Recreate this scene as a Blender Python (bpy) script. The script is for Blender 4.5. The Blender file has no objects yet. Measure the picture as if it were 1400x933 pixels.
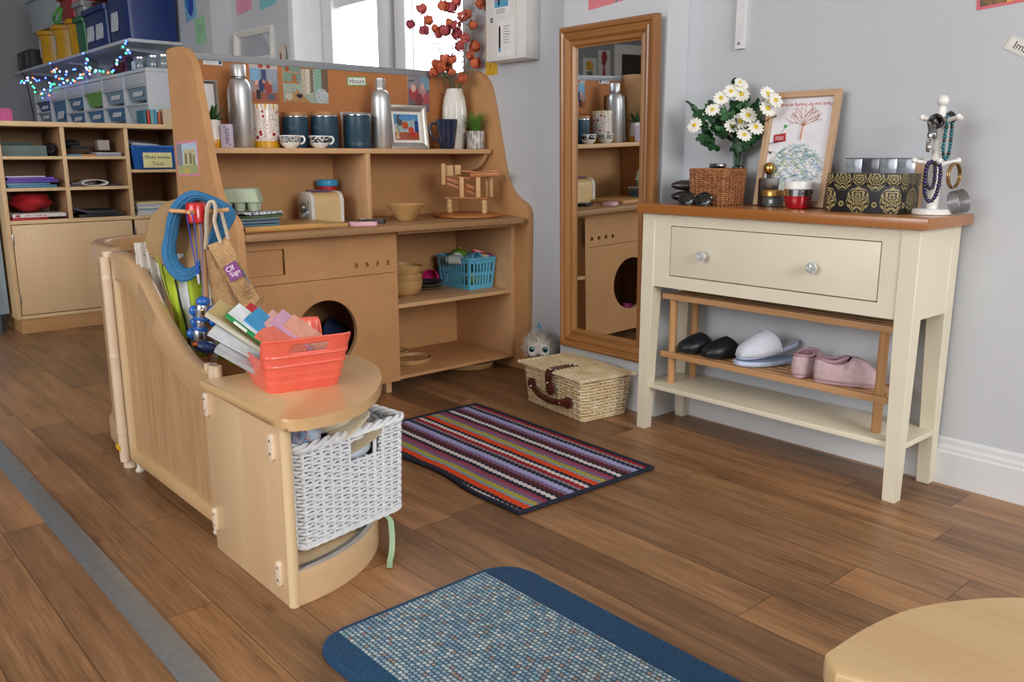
import bpy, bmesh, math, random
from math import pi, sin, cos, radians, sqrt, atan2, floor
from mathutils import Vector, Matrix, Euler, noise

random.seed(7)
SC = bpy.context.scene
COL = SC.collection
R = math.radians

# ----------------------------------------------------------------------------
# mesh building
# ----------------------------------------------------------------------------
class MB:
    """collects shapes into one bmesh; build() links it as ONE mesh object"""
    def __init__(s):
        s.bm = bmesh.new(); s.mi = 0; s.M = Matrix.Identity(4)
        s.col = s.bm.loops.layers.float_color.new('Col'); s.c = (1, 1, 1, 1)
    def v(s, p): return s.bm.verts.new(s.M @ Vector(p))
    def f(s, vs, c=None):
        try: fc = s.bm.faces.new(vs)
        except ValueError: return None
        fc.material_index = s.mi
        cc = c or s.c
        for l in fc.loops: l[s.col] = cc
        return fc
    def box(s, c, d, bev=0.0, rot=None, seg=2):
        m = Matrix.Translation(c)
        if rot: m = m @ Euler(rot).to_matrix().to_4x4()
        x, y, z = d[0]/2, d[1]/2, d[2]/2
        o = s.M; s.M = o @ m
        vs = [s.v((a*x, b*y, e*z)) for a in (-1, 1) for b in (-1, 1) for e in (-1, 1)]
        s.M = o
        fs = [s.f([vs[i] for i in q]) for q in ((0,1,3,2),(4,6,7,5),(0,4,5,1),(2,3,7,6),(0,2,6,4),(1,5,7,3))]
        if bev > 0:
            es = list({e for fc in fs for e in fc.edges})
            bmesh.ops.bevel(s.bm, geom=es, offset=bev, segments=seg, affect='EDGES', profile=0.6)
        return s
    def bx(s, x0, x1, y0, y1, z0, z1, bev=0.0):
        return s.box(((x0+x1)/2, (y0+y1)/2, (z0+z1)/2), (x1-x0, y1-y0, z1-z0), bev)
    def loft(s, rings, closed=True, cap0=True, cap1=True):
        rs = [[s.v(p) for p in r] for r in rings]
        n = len(rs[0])
        for a, b in zip(rs, rs[1:]):
            for i in range(n if closed else n-1):
                j = (i+1) % n
                s.f([a[i], a[j], b[j], b[i]])
        if closed and cap0: s.f(list(reversed(rs[0])))
        if closed and cap1: s.f(rs[-1])
        return s
    def lathe(s, prof, n=32, c=(0, 0, 0), cap0=True, cap1=True, cols=None, mis=None):
        rs = []
        for r, z in prof:
            rs.append([s.v((c[0]+max(r, 1e-5)*cos(2*pi*i/n), c[1]+max(r, 1e-5)*sin(2*pi*i/n), c[2]+z)) for i in range(n)])
        for k, (a, b) in enumerate(zip(rs, rs[1:])):
            if mis: s.mi = mis[k]
            for i in range(n):
                j = (i+1) % n
                s.f([a[i], a[j], b[j], b[i]], cols[k] if cols else None)
        if cap0 and prof[0][0] > 1e-4: s.f(list(reversed(rs[0])))
        if cap1 and prof[-1][0] > 1e-4: s.f(rs[-1])
        return s
    def prism(s, pts, a0, a1, axis='z', bev=0.0, seg=2):
        """polygon pts (2-D) extruded along axis from a0 to a1"""
        def P(p, a):
            return {'z': (p[0], p[1], a), 'y': (p[0], a, p[1]), 'x': (a, p[0], p[1])}[axis]
        lo = [s.v(P(p, a0)) for p in pts]; hi = [s.v(P(p, a1)) for p in pts]
        n = len(pts)
        f0 = s.f(list(reversed(lo))); f1 = s.f(hi)
        for i in range(n):
            j = (i+1) % n
            s.f([lo[i], lo[j], hi[j], hi[i]])
        if bev > 0:
            es = list(set(list(f0.edges)+list(f1.edges)))
            bmesh.ops.bevel(s.bm, geom=es, offset=bev, segments=seg, affect='EDGES', profile=0.6)
        return s
    def tube(s, pts, r, n=8, cap=True, close=False, flat=None):
        """tube along pts; r number or list; flat=(a,b) ellipse scale"""
        pts = [Vector(p) for p in pts]; m = len(pts)
        rr = r if isinstance(r, (list, tuple)) else [r]*m
        rings = []; up = None
        for i, p in enumerate(pts):
            if close: t = pts[(i+1) % m]-pts[i-1]
            else: t = pts[min(i+1, m-1)]-pts[max(i-1, 0)]
            if t.length < 1e-9: t = Vector((0, 0, 1))
            t.normalize()
            if up is None:
                up = Vector((0, 0, 1)) if abs(t.z) < .9 else Vector((1, 0, 0))
            up = (up - t*up.dot(t))
            if up.length < 1e-6: up = t.orthogonal()
            up.normalize()
            sd = t.cross(up)
            fa, fb = flat or (1, 1)
            rings.append([p+(up*cos(2*pi*k/n)*fb+sd*sin(2*pi*k/n)*fa)*rr[i] for k in range(n)])
        rs = [[s.v(q) for q in g] for g in rings]
        prs = list(zip(rs, rs[1:]))+([(rs[-1], rs[0])] if close else [])
        for a, b in prs:
            for i in range(n):
                j = (i+1) % n
                s.f([a[i], b[i], b[j], a[j]])
        if cap and not close:
            s.f(rs[0]); s.f(list(reversed(rs[-1])))
        return s
    def ball(s, c, r, n=16, m=10, sc=(1, 1, 1), rot=None):
        o = s.M
        s.M = o @ Matrix.Translation(c) @ (Euler(rot).to_matrix().to_4x4() if rot else Matrix.Identity(4)) @ Matrix.Diagonal((sc[0], sc[1], sc[2], 1))
        s.lathe([(r*sin(pi*k/m), -r*cos(pi*k/m)) for k in range(m+1)], n, cap0=False, cap1=False)
        s.M = o
        return s
    def grid(s, nu, nv, fn, cfn=None, closeu=False):
        """surface fn(u,v)->point, u,v in 0..1"""
        nuu = nu if closeu else nu+1
        V = [[s.v(fn(i/nu, j/nv)) for j in range(nv+1)] for i in range(nuu)]
        for i in range(nu):
            for j in range(nv):
                a = (i+1) % nuu
                s.f([V[i][j], V[a][j], V[a][j+1], V[i][j+1]], cfn((i+.5)/nu, (j+.5)/nv) if cfn else None)
        return s
    def text(s, body, M, size, ext=0.0004, align='CENTER'):
        cu = bpy.data.curves.new('t', 'FONT'); cu.body = body; cu.size = size; cu.extrude = ext
        cu.align_x = align; cu.align_y = 'CENTER'; cu.resolution_u = 2
        ob = bpy.data.objects.new('t', cu)
        me = bpy.data.meshes.new_from_object(ob)
        o = s.M; s.M = o @ M
        vs = [s.v(v.co) for v in me.vertices]
        for p in me.polygons: s.f([vs[i] for i in p.vertices])
        s.M = o
        bpy.data.objects.remove(ob); bpy.data.curves.remove(cu); bpy.data.meshes.remove(me)
        return s
    def build(s, name, mats, parent=None, loc=None, rz=0.0, smooth=40, label=None, sub=0, solid=0):
        bm = s.bm
        bmesh.ops.remove_doubles(bm, verts=bm.verts, dist=1e-6)
        bmesh.ops.recalc_face_normals(bm, faces=bm.faces)
        if smooth:
            for fc in bm.faces: fc.smooth = True
            a = R(smooth)
            for e in bm.edges:
                if len(e.link_faces) == 2 and e.calc_face_angle(0) > a: e.smooth = False
        me = bpy.data.meshes.new(name); bm.to_mesh(me); bm.free()
        if not isinstance(mats, (list, tuple)): mats = [mats]
        for m in mats: me.materials.append(m)
        o = bpy.data.objects.new(name, me); COL.objects.link(o)
        if parent: o.parent = parent
        if loc is not None: o.location = loc
        if rz: o.rotation_euler = (0, 0, rz)
        if label: o['label'] = label
        if solid:
            md = o.modifiers.new('solid', 'SOLIDIFY'); md.thickness = solid; md.offset = 0
        if sub:
            md = o.modifiers.new('sub', 'SUBSURF'); md.levels = sub; md.render_levels = sub
        return o

def thing(name, label, cat, loc=(0, 0, 0), rz=0.0, group=None):
    o = bpy.data.objects.new(name, None); COL.objects.link(o)
    o.empty_display_size = .05
    o.location = loc; o.rotation_euler = (0, 0, rz)
    o['label'] = label; o['category'] = cat
    if group: o['group'] = group
    return o
def tag(o, label, cat, group=None):
    o['label'] = label; o['category'] = cat
    if group: o['group'] = group
    return o
def struct(o): o['kind'] = 'structure'; return o
def dup(root, loc, rz=None, label=None):
    """copy of a thing with copies of its parts and sub-parts"""
    r = root.copy(); COL.objects.link(r); r.location = loc
    if rz is not None: r.rotation_euler = (0, 0, rz)
    if label: r['label'] = label
    for ch in list(root.children):
        c = ch.copy(); COL.objects.link(c); c.parent = r
        for g in list(ch.children):
            d = g.copy(); COL.objects.link(d); d.parent = c
    return r

def arc(cx, cy, r, a0, a1, n):
    return [(cx+r*cos(R(a0+(a1-a0)*i/n)), cy+r*sin(R(a0+(a1-a0)*i/n))) for i in range(n+1)]
def rrect(x0, x1, y0, y1, r, n=5):
    return (arc(x1-r, y0+r, r, -90, 0, n)+arc(x1-r, y1-r, r, 0, 90, n)
            + arc(x0+r, y1-r, r, 90, 180, n)+arc(x0+r, y0+r, r, 180, 270, n))
def spline(pts, n=8, close=False):
    """Catmull-Rom through pts (any dimension)"""
    P = [Vector(p) for p in pts]; m = len(P); out = []
    for i in range(m if close else m-1):
        if close: a, b, c, d = P[i-1], P[i], P[(i+1) % m], P[(i+2) % m]
        else: a, b, c, d = P[max(i-1, 0)], P[i], P[i+1], P[min(i+2, m-1)]
        for k in range(n):
            t = k/n
            out.append(.5*((2*b)+(c-a)*t+(2*a-5*b+4*c-d)*t*t+(3*b-a-3*c+d)*t**3))
    if not close: out.append(P[-1])
    return out

# ----------------------------------------------------------------------------
# materials
# ----------------------------------------------------------------------------
def srgb(h):
    if isinstance(h, str):
        h = h.lstrip('#'); h = [int(h[i:i+2], 16)/255 for i in (0, 2, 4)]
    return tuple(c/12.92 if c <= .04045 else ((c+.055)/1.055)**2.4 for c in h)+(1,)
class NT:
    def __init__(s, name):
        s.m = bpy.data.materials.new(name); s.m.use_nodes = True
        s.t = s.m.node_tree; s.b = s.t.nodes['Principled BSDF']
    def n(s, typ, **kw):
        nd = s.t.nodes.new(typ)
        for k, v in kw.items():
            if k.startswith('i_'): nd.inputs[k[2:].replace('_', ' ')].default_value = v
            elif isinstance(k, str) and hasattr(nd, k): setattr(nd, k, v)
        return nd
    def l(s, a, b): s.t.links.new(a, b)
    def math(s, op, a, b=None, c=None):
        nd = s.n('ShaderNodeMath', operation=op)
        for i, x in enumerate((a, b, c)):
            if x is None: continue
            if isinstance(x, (int, float)): nd.inputs[i].default_value = x
            else: s.l(x, nd.inputs[i])
        return nd.outputs[0]
    def mix(s, fac, a, b, blend='MIX'):
        nd = s.n('ShaderNodeMix', data_type='RGBA', blend_type=blend)
        for i, x in ((0, fac), (6, a), (7, b)):
            if isinstance(x, (int, float)): nd.inputs[i].default_value = x
            elif isinstance(x, tuple): nd.inputs[i].default_value = x
            else: s.l(x, nd.inputs[i])
        return nd.outputs[2]
    def ramp(s, fac, stops, interp='LINEAR'):
        nd = s.n('ShaderNodeValToRGB'); cr = nd.color_ramp; cr.interpolation = interp
        while len(cr.elements) < len(stops): cr.elements.new(.5)
        for e, (p, c) in zip(cr.elements, stops): e.position = p; e.color = c
        s.l(fac, nd.inputs[0]); return nd.outputs[0]
    def coord(s, scale=(1, 1, 1), which='Object', rot=(0, 0, 0)):
        tc = s.n('ShaderNodeTexCoord'); mp = s.n('ShaderNodeMapping')
        mp.inputs['Scale'].default_value = scale; mp.inputs['Rotation'].default_value = rot
        s.l(tc.outputs[which], mp.inputs[0]); return mp.outputs[0]
    def noise(s, vec, scale=5, detail=3, rough=.5):
        nd = s.n('ShaderNodeTexNoise'); nd.inputs['Scale'].default_value = scale
        nd.inputs['Detail'].default_value = detail; nd.inputs['Roughness'].default_value = rough
        s.l(vec, nd.inputs['Vector']); return nd.outputs[0]
    def bump(s, h, strength=.2, dist=.002):
        nd = s.n('ShaderNodeBump'); nd.inputs['Strength'].default_value = strength
        nd.inputs['Distance'].default_value = dist
        s.l(h, nd.inputs['Height']); s.l(nd.outputs[0], s.b.inputs['Normal'])
    def base(s, c):
        if isinstance(c, tuple): s.b.inputs['Base Color'].default_value = c
        else: s.l(c, s.b.inputs['Base Color'])
    def set(s, **kw):
        for k, v in kw.items(): s.b.inputs[k.replace('_', ' ')].default_value = v
        return s

def sh(c, k): return tuple(min(1, x*k) for x in c[:3])+(1,)
def plain(name, h, rough=.5, metal=0.0, var=.06, scale=25, bump=0.0, coat=0.0, bscale=None, sheen=0.0):
    t = NT(name); c = srgb(h)
    vec = t.coord()
    nz = t.noise(vec, scale, 3)
    t.base(t.ramp(nz, [(.3, sh(c, 1-var)), (.7, sh(c, 1+var))]))
    t.set(Roughness=rough, Metallic=metal)
    if coat: t.set(Coat_Weight=coat, Coat_Roughness=.1)
    if sheen: t.set(Sheen_Weight=sheen)
    if bump: t.bump(t.noise(vec, bscale or scale*6, 4), bump, .001)
    return t.m
def wood(name, light, dark, axis='x', scale=1.0, rough=.45, coat=0.0, fine=.25, contrast=1.0):
    """straight-grained timber; grain runs along axis"""
    t = NT(name); a, b = srgb(light), srgb(dark)
    st = {'x': (1.2, 14, 14), 'y': (14, 1.2, 14), 'z': (14, 14, 1.2)}[axis]
    vec = t.coord(tuple(q*scale for q in st))
    n1 = t.noise(vec, 1.0, 4, .55)
    st2 = {'x': (5, 160, 160), 'y': (160, 5, 160), 'z': (160, 160, 5)}[axis]
    n2 = t.noise(t.coord(tuple(q*scale for q in st2)), 1.0, 3, .6)
    f = t.math('ADD', t.math('MULTIPLY', n1, 1-fine), t.math('MULTIPLY', n2, fine))
    w = .22/contrast
    t.base(t.ramp(f, [(.5-w, b), (.5+w, a)]))
    t.set(Roughness=rough)
    if coat: t.set(Coat_Weight=coat, Coat_Roughness=.15)
    t.bump(n2, .08, .0006)
    return t.m
def attr(name, rough=.5, metal=0.0, coat=0.0):
    """printed sheet: colours come from the print's own colour attribute"""
    t = NT(name); nd = t.n('ShaderNodeVertexColor', layer_name='Col')
    nz = t.noise(t.coord(), 60, 2)
    t.base(t.mix(.05, nd.outputs[0], nz, 'OVERLAY'))
    t.set(Roughness=rough, Metallic=metal)
    if coat: t.set(Coat_Weight=coat)
    return t.m
def glass(name, h='#ffffff', rough=.02, ior=1.45):
    t = NT(name); t.base(srgb(h)); t.set(Roughness=rough, IOR=ior, Transmission_Weight=1.0); return t.m
def emit(name, h, st):
    t = NT(name); t.base(srgb(h)); t.b.inputs['Emission Color'].default_value = srgb(h)
    t.set(Emission_Strength=st); return t.m

MAT = {}
def mat(key, fn, *a, **k):
    if key not in MAT: MAT[key] = fn(key, *a, **k)
    return MAT[key]
def col(h, rough=.5, **k):
    key = 'c_%s_%s_%s' % (h.lstrip('#'), rough, '_'.join('%s%s' % q for q in sorted(k.items())))
    return mat(key, plain, h, rough, **k)

HUTCH = mat('fibreboard', plain, '#c59463', .55, var=.07, scale=9, bump=.05, bscale=300)
HUTCH_EDGE = mat('fibreboard_edge', plain, '#cfa478', .5, var=.05, scale=20)
CORK = mat('display_board', plain, '#b97a48', .75, var=.06, scale=120, bump=.1, bscale=500)
WORKTOP = mat('worn_worktop', wood, '#b48a5f', '#8f6a46', 'y', 1.0, .5)
BEECH = mat('beech', wood, '#dcbe99', '#c8a47b', 'z', .8, .35, coat=.15)
BEECH_X = mat('beech_x', wood, '#d8b588', '#c69f6d', 'x', .8, .3, coat=.3)
BEECH_EDGE = mat('beech_edge', wood, '#e6cfa9', '#d5b587', 'z', .8, .35)
PANELWOOD = mat('panel_oak', wood, '#c6a27a', '#a27c55', 'z', 1.6, .5, fine=.6, contrast=1.3)
MAPLE = mat('maple', wood, '#e0c097', '#d0ab7d', 'z', .6, .45)
MAPLE_SHADE = mat('maple_shaded', wood, '#b08a66', '#94704f', 'z', .6, .5)  # darker maple: shade inside the pigeonholes is put into the colour
MAPLE_EDGE = mat('maple_edge', wood, '#e2c59a', '#cfae80', 'x', .6, .45)
PINE = mat('antique_pine', wood, '#ad7b46', '#86572d', 'z', 1.0, .35, coat=.3, contrast=1.2)
PINE_X = mat('antique_pine_x', wood, '#ad7b46', '#86572d', 'x', 1.0, .35, coat=.3, contrast=1.2)
ORANGEWOOD = mat('orange_pine', wood, '#b27339', '#9c6029', 'x', .8, .28, coat=.5)
CREAM = mat('cream_paint', plain, '#e3dcc6', .38, var=.03, scale=6, bump=.04, bscale=60)
RACK = mat('rack_pine', wood, '#cfa476', '#af7f50', 'x', 1.2, .5)
RACK_Z = mat('rack_pine_z', wood, '#d0a474', '#b07f4e', 'z', 1.2, .5)
WHITE = col('#ece9e2', .35, var=.02)
DARK = col('#15161a', .4)
STEEL = mat('steel', plain, '#b9bcbd', .3, metal=.9, var=.03)
CHROME = mat('chrome', plain, '#d6d8da', .12, metal=1.0, var=.02)
GOLD = mat('gold', plain, '#cda75a', .22, metal=1.0, var=.04)
PRINT = mat('print', attr, .45)
PRINT_GLOSS = mat('print_gloss', attr, .25, coat=.3)

def wallpaint(name, h, speck=0.0):
    t = NT(name); c = srgb(h); v = t.coord()
    n = t.noise(v, 1.6, 4, .6)
    base = t.ramp(n, [(.35, sh(c, .965)), (.65, sh(c, 1.03))])
    vo = t.n('ShaderNodeTexVoronoi'); vo.inputs['Scale'].default_value = 5.5
    t.l(v, vo.inputs['Vector'])
    spot = t.ramp(vo.outputs['Distance'], [(.012, (1, 1, 1, 1)), (.03, (0, 0, 0, 1))])
    n2 = t.noise(v, 3.1, 1)
    msk = t.math('MULTIPLY', spot, t.ramp(n2, [(.44, (0, 0, 0, 1)), (.55, (.5, .5, .5, 1))]))
    base = t.mix(msk, base, sh(c, .62))
    t.base(base); t.set(Roughness=.7)
    t.bump(t.noise(v, 180, 3), .08, .001)
    return t.m
WALLP = wallpaint('wall_paint', '#c3c7cc')
WALLB = wallpaint('pier_paint', '#cdd1d6')
SKIRT = col('#d9dbdd', .35, var=.03, scale=4)
# ----------------------------------------------------------------------------
# setting
# ----------------------------------------------------------------------------
YW = 2.145          # right wall
def floor_mat():
    t = NT('plank_floor')
    tc = t.n('ShaderNodeTexCoord'); sp = t.n('ShaderNodeSeparateXYZ'); t.l(tc.outputs['Object'], sp.inputs[0])
    W, L = .1127, .92
    ry = t.math('DIVIDE', t.math('SUBTRACT', sp.outputs[1], .0845), W)
    row = t.math('FLOOR', ry); fy = t.math('FRACT', ry)
    wn = t.n('ShaderNodeTexWhiteNoise', noise_dimensions='1D'); t.l(row, wn.inputs['W'])
    rx = t.math('ADD', t.math('DIVIDE', sp.outputs[0], L), t.math('MULTIPLY', wn.outputs[0], 7.0))
    cx = t.math('FLOOR', rx); fx = t.math('FRACT', rx)
    cb = t.n('ShaderNodeCombineXYZ'); t.l(row, cb.inputs[0]); t.l(cx, cb.inputs[1])
    w2 = t.n('ShaderNodeTexWhiteNoise', noise_dimensions='2D'); t.l(cb.outputs[0], w2.inputs['Vector'])
    # grain, shifted per plank
    sh3 = t.n('ShaderNodeCombineXYZ'); t.l(t.math('MULTIPLY', w2.outputs[0], 37.0), sh3.inputs[2])
    va = t.n('ShaderNodeVectorMath', operation='ADD'); t.l(tc.outputs['Object'], va.inputs[0]); t.l(sh3.outputs[0], va.inputs[1])
    mp = t.n('ShaderNodeMapping'); mp.inputs['Scale'].default_value = (2.2, 26, 1); t.l(va.outputs[0], mp.inputs[0])
    g1 = t.noise(mp.outputs[0], 1.0, 5, .62)
    mp2 = t.n('ShaderNodeMapping'); mp2.inputs['Scale'].default_value = (9, 240, 1); t.l(va.outputs[0], mp2.inputs[0])
    g2 = t.noise(mp2.outputs[0], 1.0, 3, .6)
    mp3 = t.n('ShaderNodeMapping'); mp3.inputs['Scale'].default_value = (1.5, 6, 1); t.l(va.outputs[0], mp3.inputs[0])
    g3 = t.noise(mp3.outputs[0], 1.4, 3, .5)
    f = t.math('ADD', t.math('ADD', t.math('MULTIPLY', g1, .46), t.math('MULTIPLY', g2, .32)), t.math('MULTIPLY', g3, .22))
    c = t.ramp(f, [(.33, srgb('#573a26')), (.46, srgb('#84603f')), (.55, srgb('#99714d')), (.68, srgb('#b58d66'))])
    tint = t.ramp(w2.outputs[0], [(0, (.70, .68, .67, 1)), (.5, (.97, .97, .97, 1)), (1, (1.24, 1.20, 1.13, 1))])
    c = t.mix(1.0, c, tint, 'MULTIPLY')
    # seams
    ey = t.math('MINIMUM', fy, t.math('SUBTRACT', 1.0, fy))
    ex = t.math('MULTIPLY', t.math('MINIMUM', fx, t.math('SUBTRACT', 1.0, fx)), L/W)
    e = t.math('MINIMUM', ey, ex)
    seam = t.ramp(e, [(.004, (.45, .42, .40, 1)), (.016, (1, 1, 1, 1))])
    c = t.mix(1.0, c, seam, 'MULTIPLY')
    # knots
    vo = t.n('ShaderNodeTexVoronoi'); vo.inputs['Scale'].default_value = 1.0
    mp4 = t.n('ShaderNodeMapping'); mp4.inputs['Scale'].default_value = (3, 9, 1); t.l(va.outputs[0], mp4.inputs[0]); t.l(mp4.outputs[0], vo.inputs['Vector'])
    kn = t.ramp(vo.outputs['Distance'], [(.03, (.5, .42, .38, 1)), (.10, (1, 1, 1, 1))])
    c = t.mix(.8, c, kn, 'MULTIPLY')
    t.base(c)
    rr = t.n('ShaderNodeMapRange'); rr.inputs[3].default_value = .30; rr.inputs[4].default_value = .48; t.l(g2, rr.inputs[0])
    t.l(rr.outputs[0], t.b.inputs['Roughness'])
    t.bump(g2, .05, .0006)
    return t.m
fl = MB(); fl.bx(-8.3, 3.5, -7, 2.8, -.05, 0)
struct(fl.build('floor', floor_mat()))
st = MB(); st.bx(-7.5, 1.5, .395, .445, -.001, .004, .0015)
struct(st.build('trim_1', mat('strip_metal', plain, '#a0a6aa', .36, metal=.75, var=.08, scale=60)))

# right wall with a window opening  x -4.11..-2.71, z .95..2.15
wr = MB()
wr.bx(-2.71, 3.5, YW, 2.345, 0, 2.5)
wr.bx(-4.77, -4.11, YW, 2.345, 0, 2.5)
wr.bx(-4.11, -2.71, YW, 2.345, 0, .95)
wr.bx(-4.11, -2.71, YW, 2.345, 2.15, 2.5)
wr.bx(-8.0, -4.77, 2.03, 2.345, 0, 2.5)
struct(wr.build('wall_right', WALLP, smooth=0))
pr = MB(); pr.bx(-2.061, -1.640, 2.047, YW-.0005, 0, 2.5)
struct(pr.build('wall_pier', WALLB, smooth=0))
wl = MB(); wl.bx(-8.2, -8.0, -7, 2.345, 0, 2.5)
struct(wl.build('wall_left', wallpaint('wall_left_shaded', '#96999d'), smooth=0))  # wall colour darkened: the shade at this far end is painted in
wb = MB(); wb.bx(-8.2, -3.2, -7.1, -7.0, 0, 2.5)
struct(wb.build('wall_front', WALLP, smooth=0))
we = MB(); we.bx(3.5, 3.6, -7, 2.345, 0, 2.5)
struct(we.build('wall_back', WALLP, smooth=0))
ce = MB(); ce.bx(-8.2, 3.5, -7, 2.345, 2.5, 2.6)
struct(ce.build('ceiling', col('#e8e8e6', .8, var=.02)))
def skirting(name, x0, x1, y, ends=None):
    pr = [(0, 0), (-.016, 0), (-.016, .082), (-.0125, .087), (-.0125, .094), (-.007, .101), (-.007, .112), (-.003, .118), (0, .118)]
    b = MB(); b.prism([(y+p[0], p[1]) for p in pr], x0, x1, 'x')
    if ends:
        xx, ya, yb = ends
        b.prism([(xx-p[0], p[1]) for p in pr], ya, yb, 'y')
    return struct(b.build(name, SKIRT, smooth=30))
skirting('baseboard_right', -1.63, 3.5, YW)
skirting('baseboard_pier', -2.061, -1.640, 2.047, (-1.640, 2.031, YW))

# window: white frames, panes, dark gap between the sashes
UPVC = col('#e9ebee', .3, var=.01)
wf = MB()
yf0, yf1 = 2.265, 2.325
wf.bx(-4.11, -2.71, yf0, yf1, .95, 1.01, .004); wf.bx(-4.11, -2.71, yf0, yf1, 2.09, 2.15, .004)
wf.bx(-2.76, -2.71, yf0, yf1, .95, 2.15, .004)
for a, b_ in ((-4.11, -3.99), (-3.96, -3.87), (-3.47, -3.385), (-3.33, -3.25)):
    wf.bx(a, b_, yf0-.015, yf1, .95, 2.15, .006)
wf.bx(-3.99, -3.96, yf0+.01, yf1, .95, 2.15); wf.bx(-3.87, -3.47, yf0, yf1, 1.50, 1.56, .004)
wf.bx(-4.11, -4.07, 2.15, yf0, .95, 2.15, .004)
wn = struct(wf.build('window_1', UPVC))
g = MB(); g.bx(-3.385, -3.33, yf0+.03, yf0+.05, .95, 2.15)
g.build('frame_gap', col('#1b2433', .4), wn, label='dark gap between the window frames')
SKYGLOW = emit('overcast_sky', '#f4f8ff', 5.0)
for a, b_ in ((-3.87, -3.47), (-3.25, -2.76)):
    g = MB(); g.bx(a, b_, yf0+.028, yf0+.034, 1.01, 2.09)
    g.build('pane', glass('pane_glass'), wn)
sb = MB(); sb.bx(-4.11, -2.71, 2.13, 2.27, .935, .955, .004)
struct(sb.build('trim_2', UPVC))

# ----------------------------------------------------------------------------
# play kitchen hutch
# ----------------------------------------------------------------------------
HX0, HX1 = -2.73, -2.31      # back, panel front
def make_hutch():
    t = thing('play_kitchen', 'wide brown fibreboard play kitchen with display board, shelf and round hole', 'play kitchen', (0, 0, 0))
    prof = [(-2.73, 0), (-2.312, 0)] + [tuple(p) for p in spline([(-2.312, .02), (-2.309, .30), (-2.306, .555), (-2.311, .604), (-2.331, .628), (-2.366, .645), (-2.40, .668), (-2.43, .71), (-2.452, .77), (-2.472, .85), (-2.492, .93), (-2.512, 1.0), (-2.532, 1.055), (-2.562, 1.09), (-2.608, 1.112), (-2.68, 1.116), (-2.73, 1.112)], 5)]
    for y0, y1 in ((1.012, 1.034), (2.122, 2.1435)):
        b = MB(); b.prism(prof, y0, y1, 'y', bev=.006)
        b.build('side_panel', [HUTCH], t)
    b = MB(); b.bx(-2.735, -2.722, 1.034, 2.122, .05, 1.105)
    b.build('back_panel', HUTCH, t)
    b = MB(); b.bx(-2.722, -2.712, 1.034, 2.122, .832, 1.094)
    b.build('display_board', CORK, t, label='orange-brown display board above the upper shelf')
    b = MB(); b.bx(-2.738, -2.709, 1.034, 2.122, 1.090, 1.112, .002)
    b.build('edge_tape', col('#8f9499', .4, var=.05), t, label='grey tape along the top edge')
    b = MB(); b.bx(-2.722, -2.502, 1.034, 2.110, .807, .824, .003)
    b.build('upper_shelf', [HUTCH_EDGE], t)
    b = MB(); b.prism([(-2.722, .807), (-2.52, .807), (-2.53, .79), (-2.545, .77), (-2.572, .752), (-2.61, .742), (-2.722, .74)], 2.094, 2.110, 'y', bev=.002)
    b.build('shelf_bracket', HUTCH_EDGE, t)
    b = MB(); b.bx(-2.722, -2.50, 1.562, 1.579, .582, .807, .002)
    b.build('divider', HUTCH_EDGE, t)
    b = MB(); b.bx(-2.722, -2.298, 1.034, 2.096, .560, .582, .008)
    b.bx(-2.722, -2.37, 2.09, 2.122, .560, .582, .004)
    b.build('worktop', WORKTOP, t)
    # open shelves on the right
    for nm, z0, z1 in (('bottom_shelf', .046, .058), ('middle_shelf', .294, .308)):
        b = MB(); b.bx(-2.722, -2.385, 1.594, 2.104, z0, z1, .002); b.build(nm, HUTCH_EDGE if nm[0] == 'm' else HUTCH, t)
    b = MB(); b.bx(-2.722, -2.382, 2.104, 2.122, .046, .56, .002); b.build('upright', HUTCH_EDGE, t)
    b = MB(); b.bx(-2.39, -2.374, 1.594, 2.122, .545, .56, .001); b.build('front_rail', HUTCH_EDGE, t)
    b = MB(); b.bx(-2.722, -2.385, 1.582, 1.594, .046, .56, .001); b.build('upright', HUTCH, t)
    # cupboard box behind the washing machine front
    b = MB(); b.bx(-2.722, -2.40, 1.034, 1.582, .046, .058); b.build('cupboard_floor', HUTCH, t)
    # washing machine front with round hole
    fx0, fx1 = -2.401, -2.383
    hy, hz, hr = 1.322, .243, .110
    b = MB()
    y0, y1, z0, z1 = 1.034, 1.595, .044, .419
    ring = [(hy+hr*cos(2*pi*i/64), hz+hr*sin(2*pi*i/64)) for i in range(64)]
    def outer(i):
        a = 2*pi*i/64; c, s_ = cos(a), sin(a)
        k = min(((y1-hy) if c > 0 else (hy-y0))/max(abs(c), 1e-6), ((z1-hz) if s_ > 0 else (hz-z0))/max(abs(s_), 1e-6))
        return (hy+k*c, hz+k*s_)
    outs = [outer(i) for i in range(64)]
    # snap nearest to corners
    for cy, cz in ((y0, z0), (y1, z0), (y1, z1), (y0, z1)):
        i = min(range(64), key=lambda q: (outs[q][0]-cy)**2+(outs[q][1]-cz)**2); outs[i] = (cy, cz)
    F = {}
    for x in (fx0, fx1):
        F[x] = ([b.v((x, p[0], p[1])) for p in ring], [b.v((x, p[0], p[1])) for p in outs])
    for i in range(64):
        j = (i+1) % 64
        b.f([F[fx1][0][i], F[fx1][1][i], F[fx1][1][j], F[fx1][0][j]])
        b.f([F[fx0][0][j], F[fx0][1][j], F[fx0][1][i], F[fx0][0][i]])
        b.mi = 1; b.f([F[fx0][0][i], F[fx1][0][i], F[fx1][0][j], F[fx0][0][j]]); b.mi = 0
        b.f([F[fx0][1][j], F[fx1][1][j], F[fx1][1][i], F[fx0][1][i]])
    b.build('machine_front', [HUTCH, HUTCH_EDGE], t, smooth=30)
    b = MB()
    # control panel with a shallow square recess on the left and four drilled dial holes
    b.bx(-2.404, -2.397, 1.034, 1.595, .423, .558)
    f2 = -2.383
    ry0, ry1, rz0, rz1 = 1.062, 1.190, .447, .526
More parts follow.
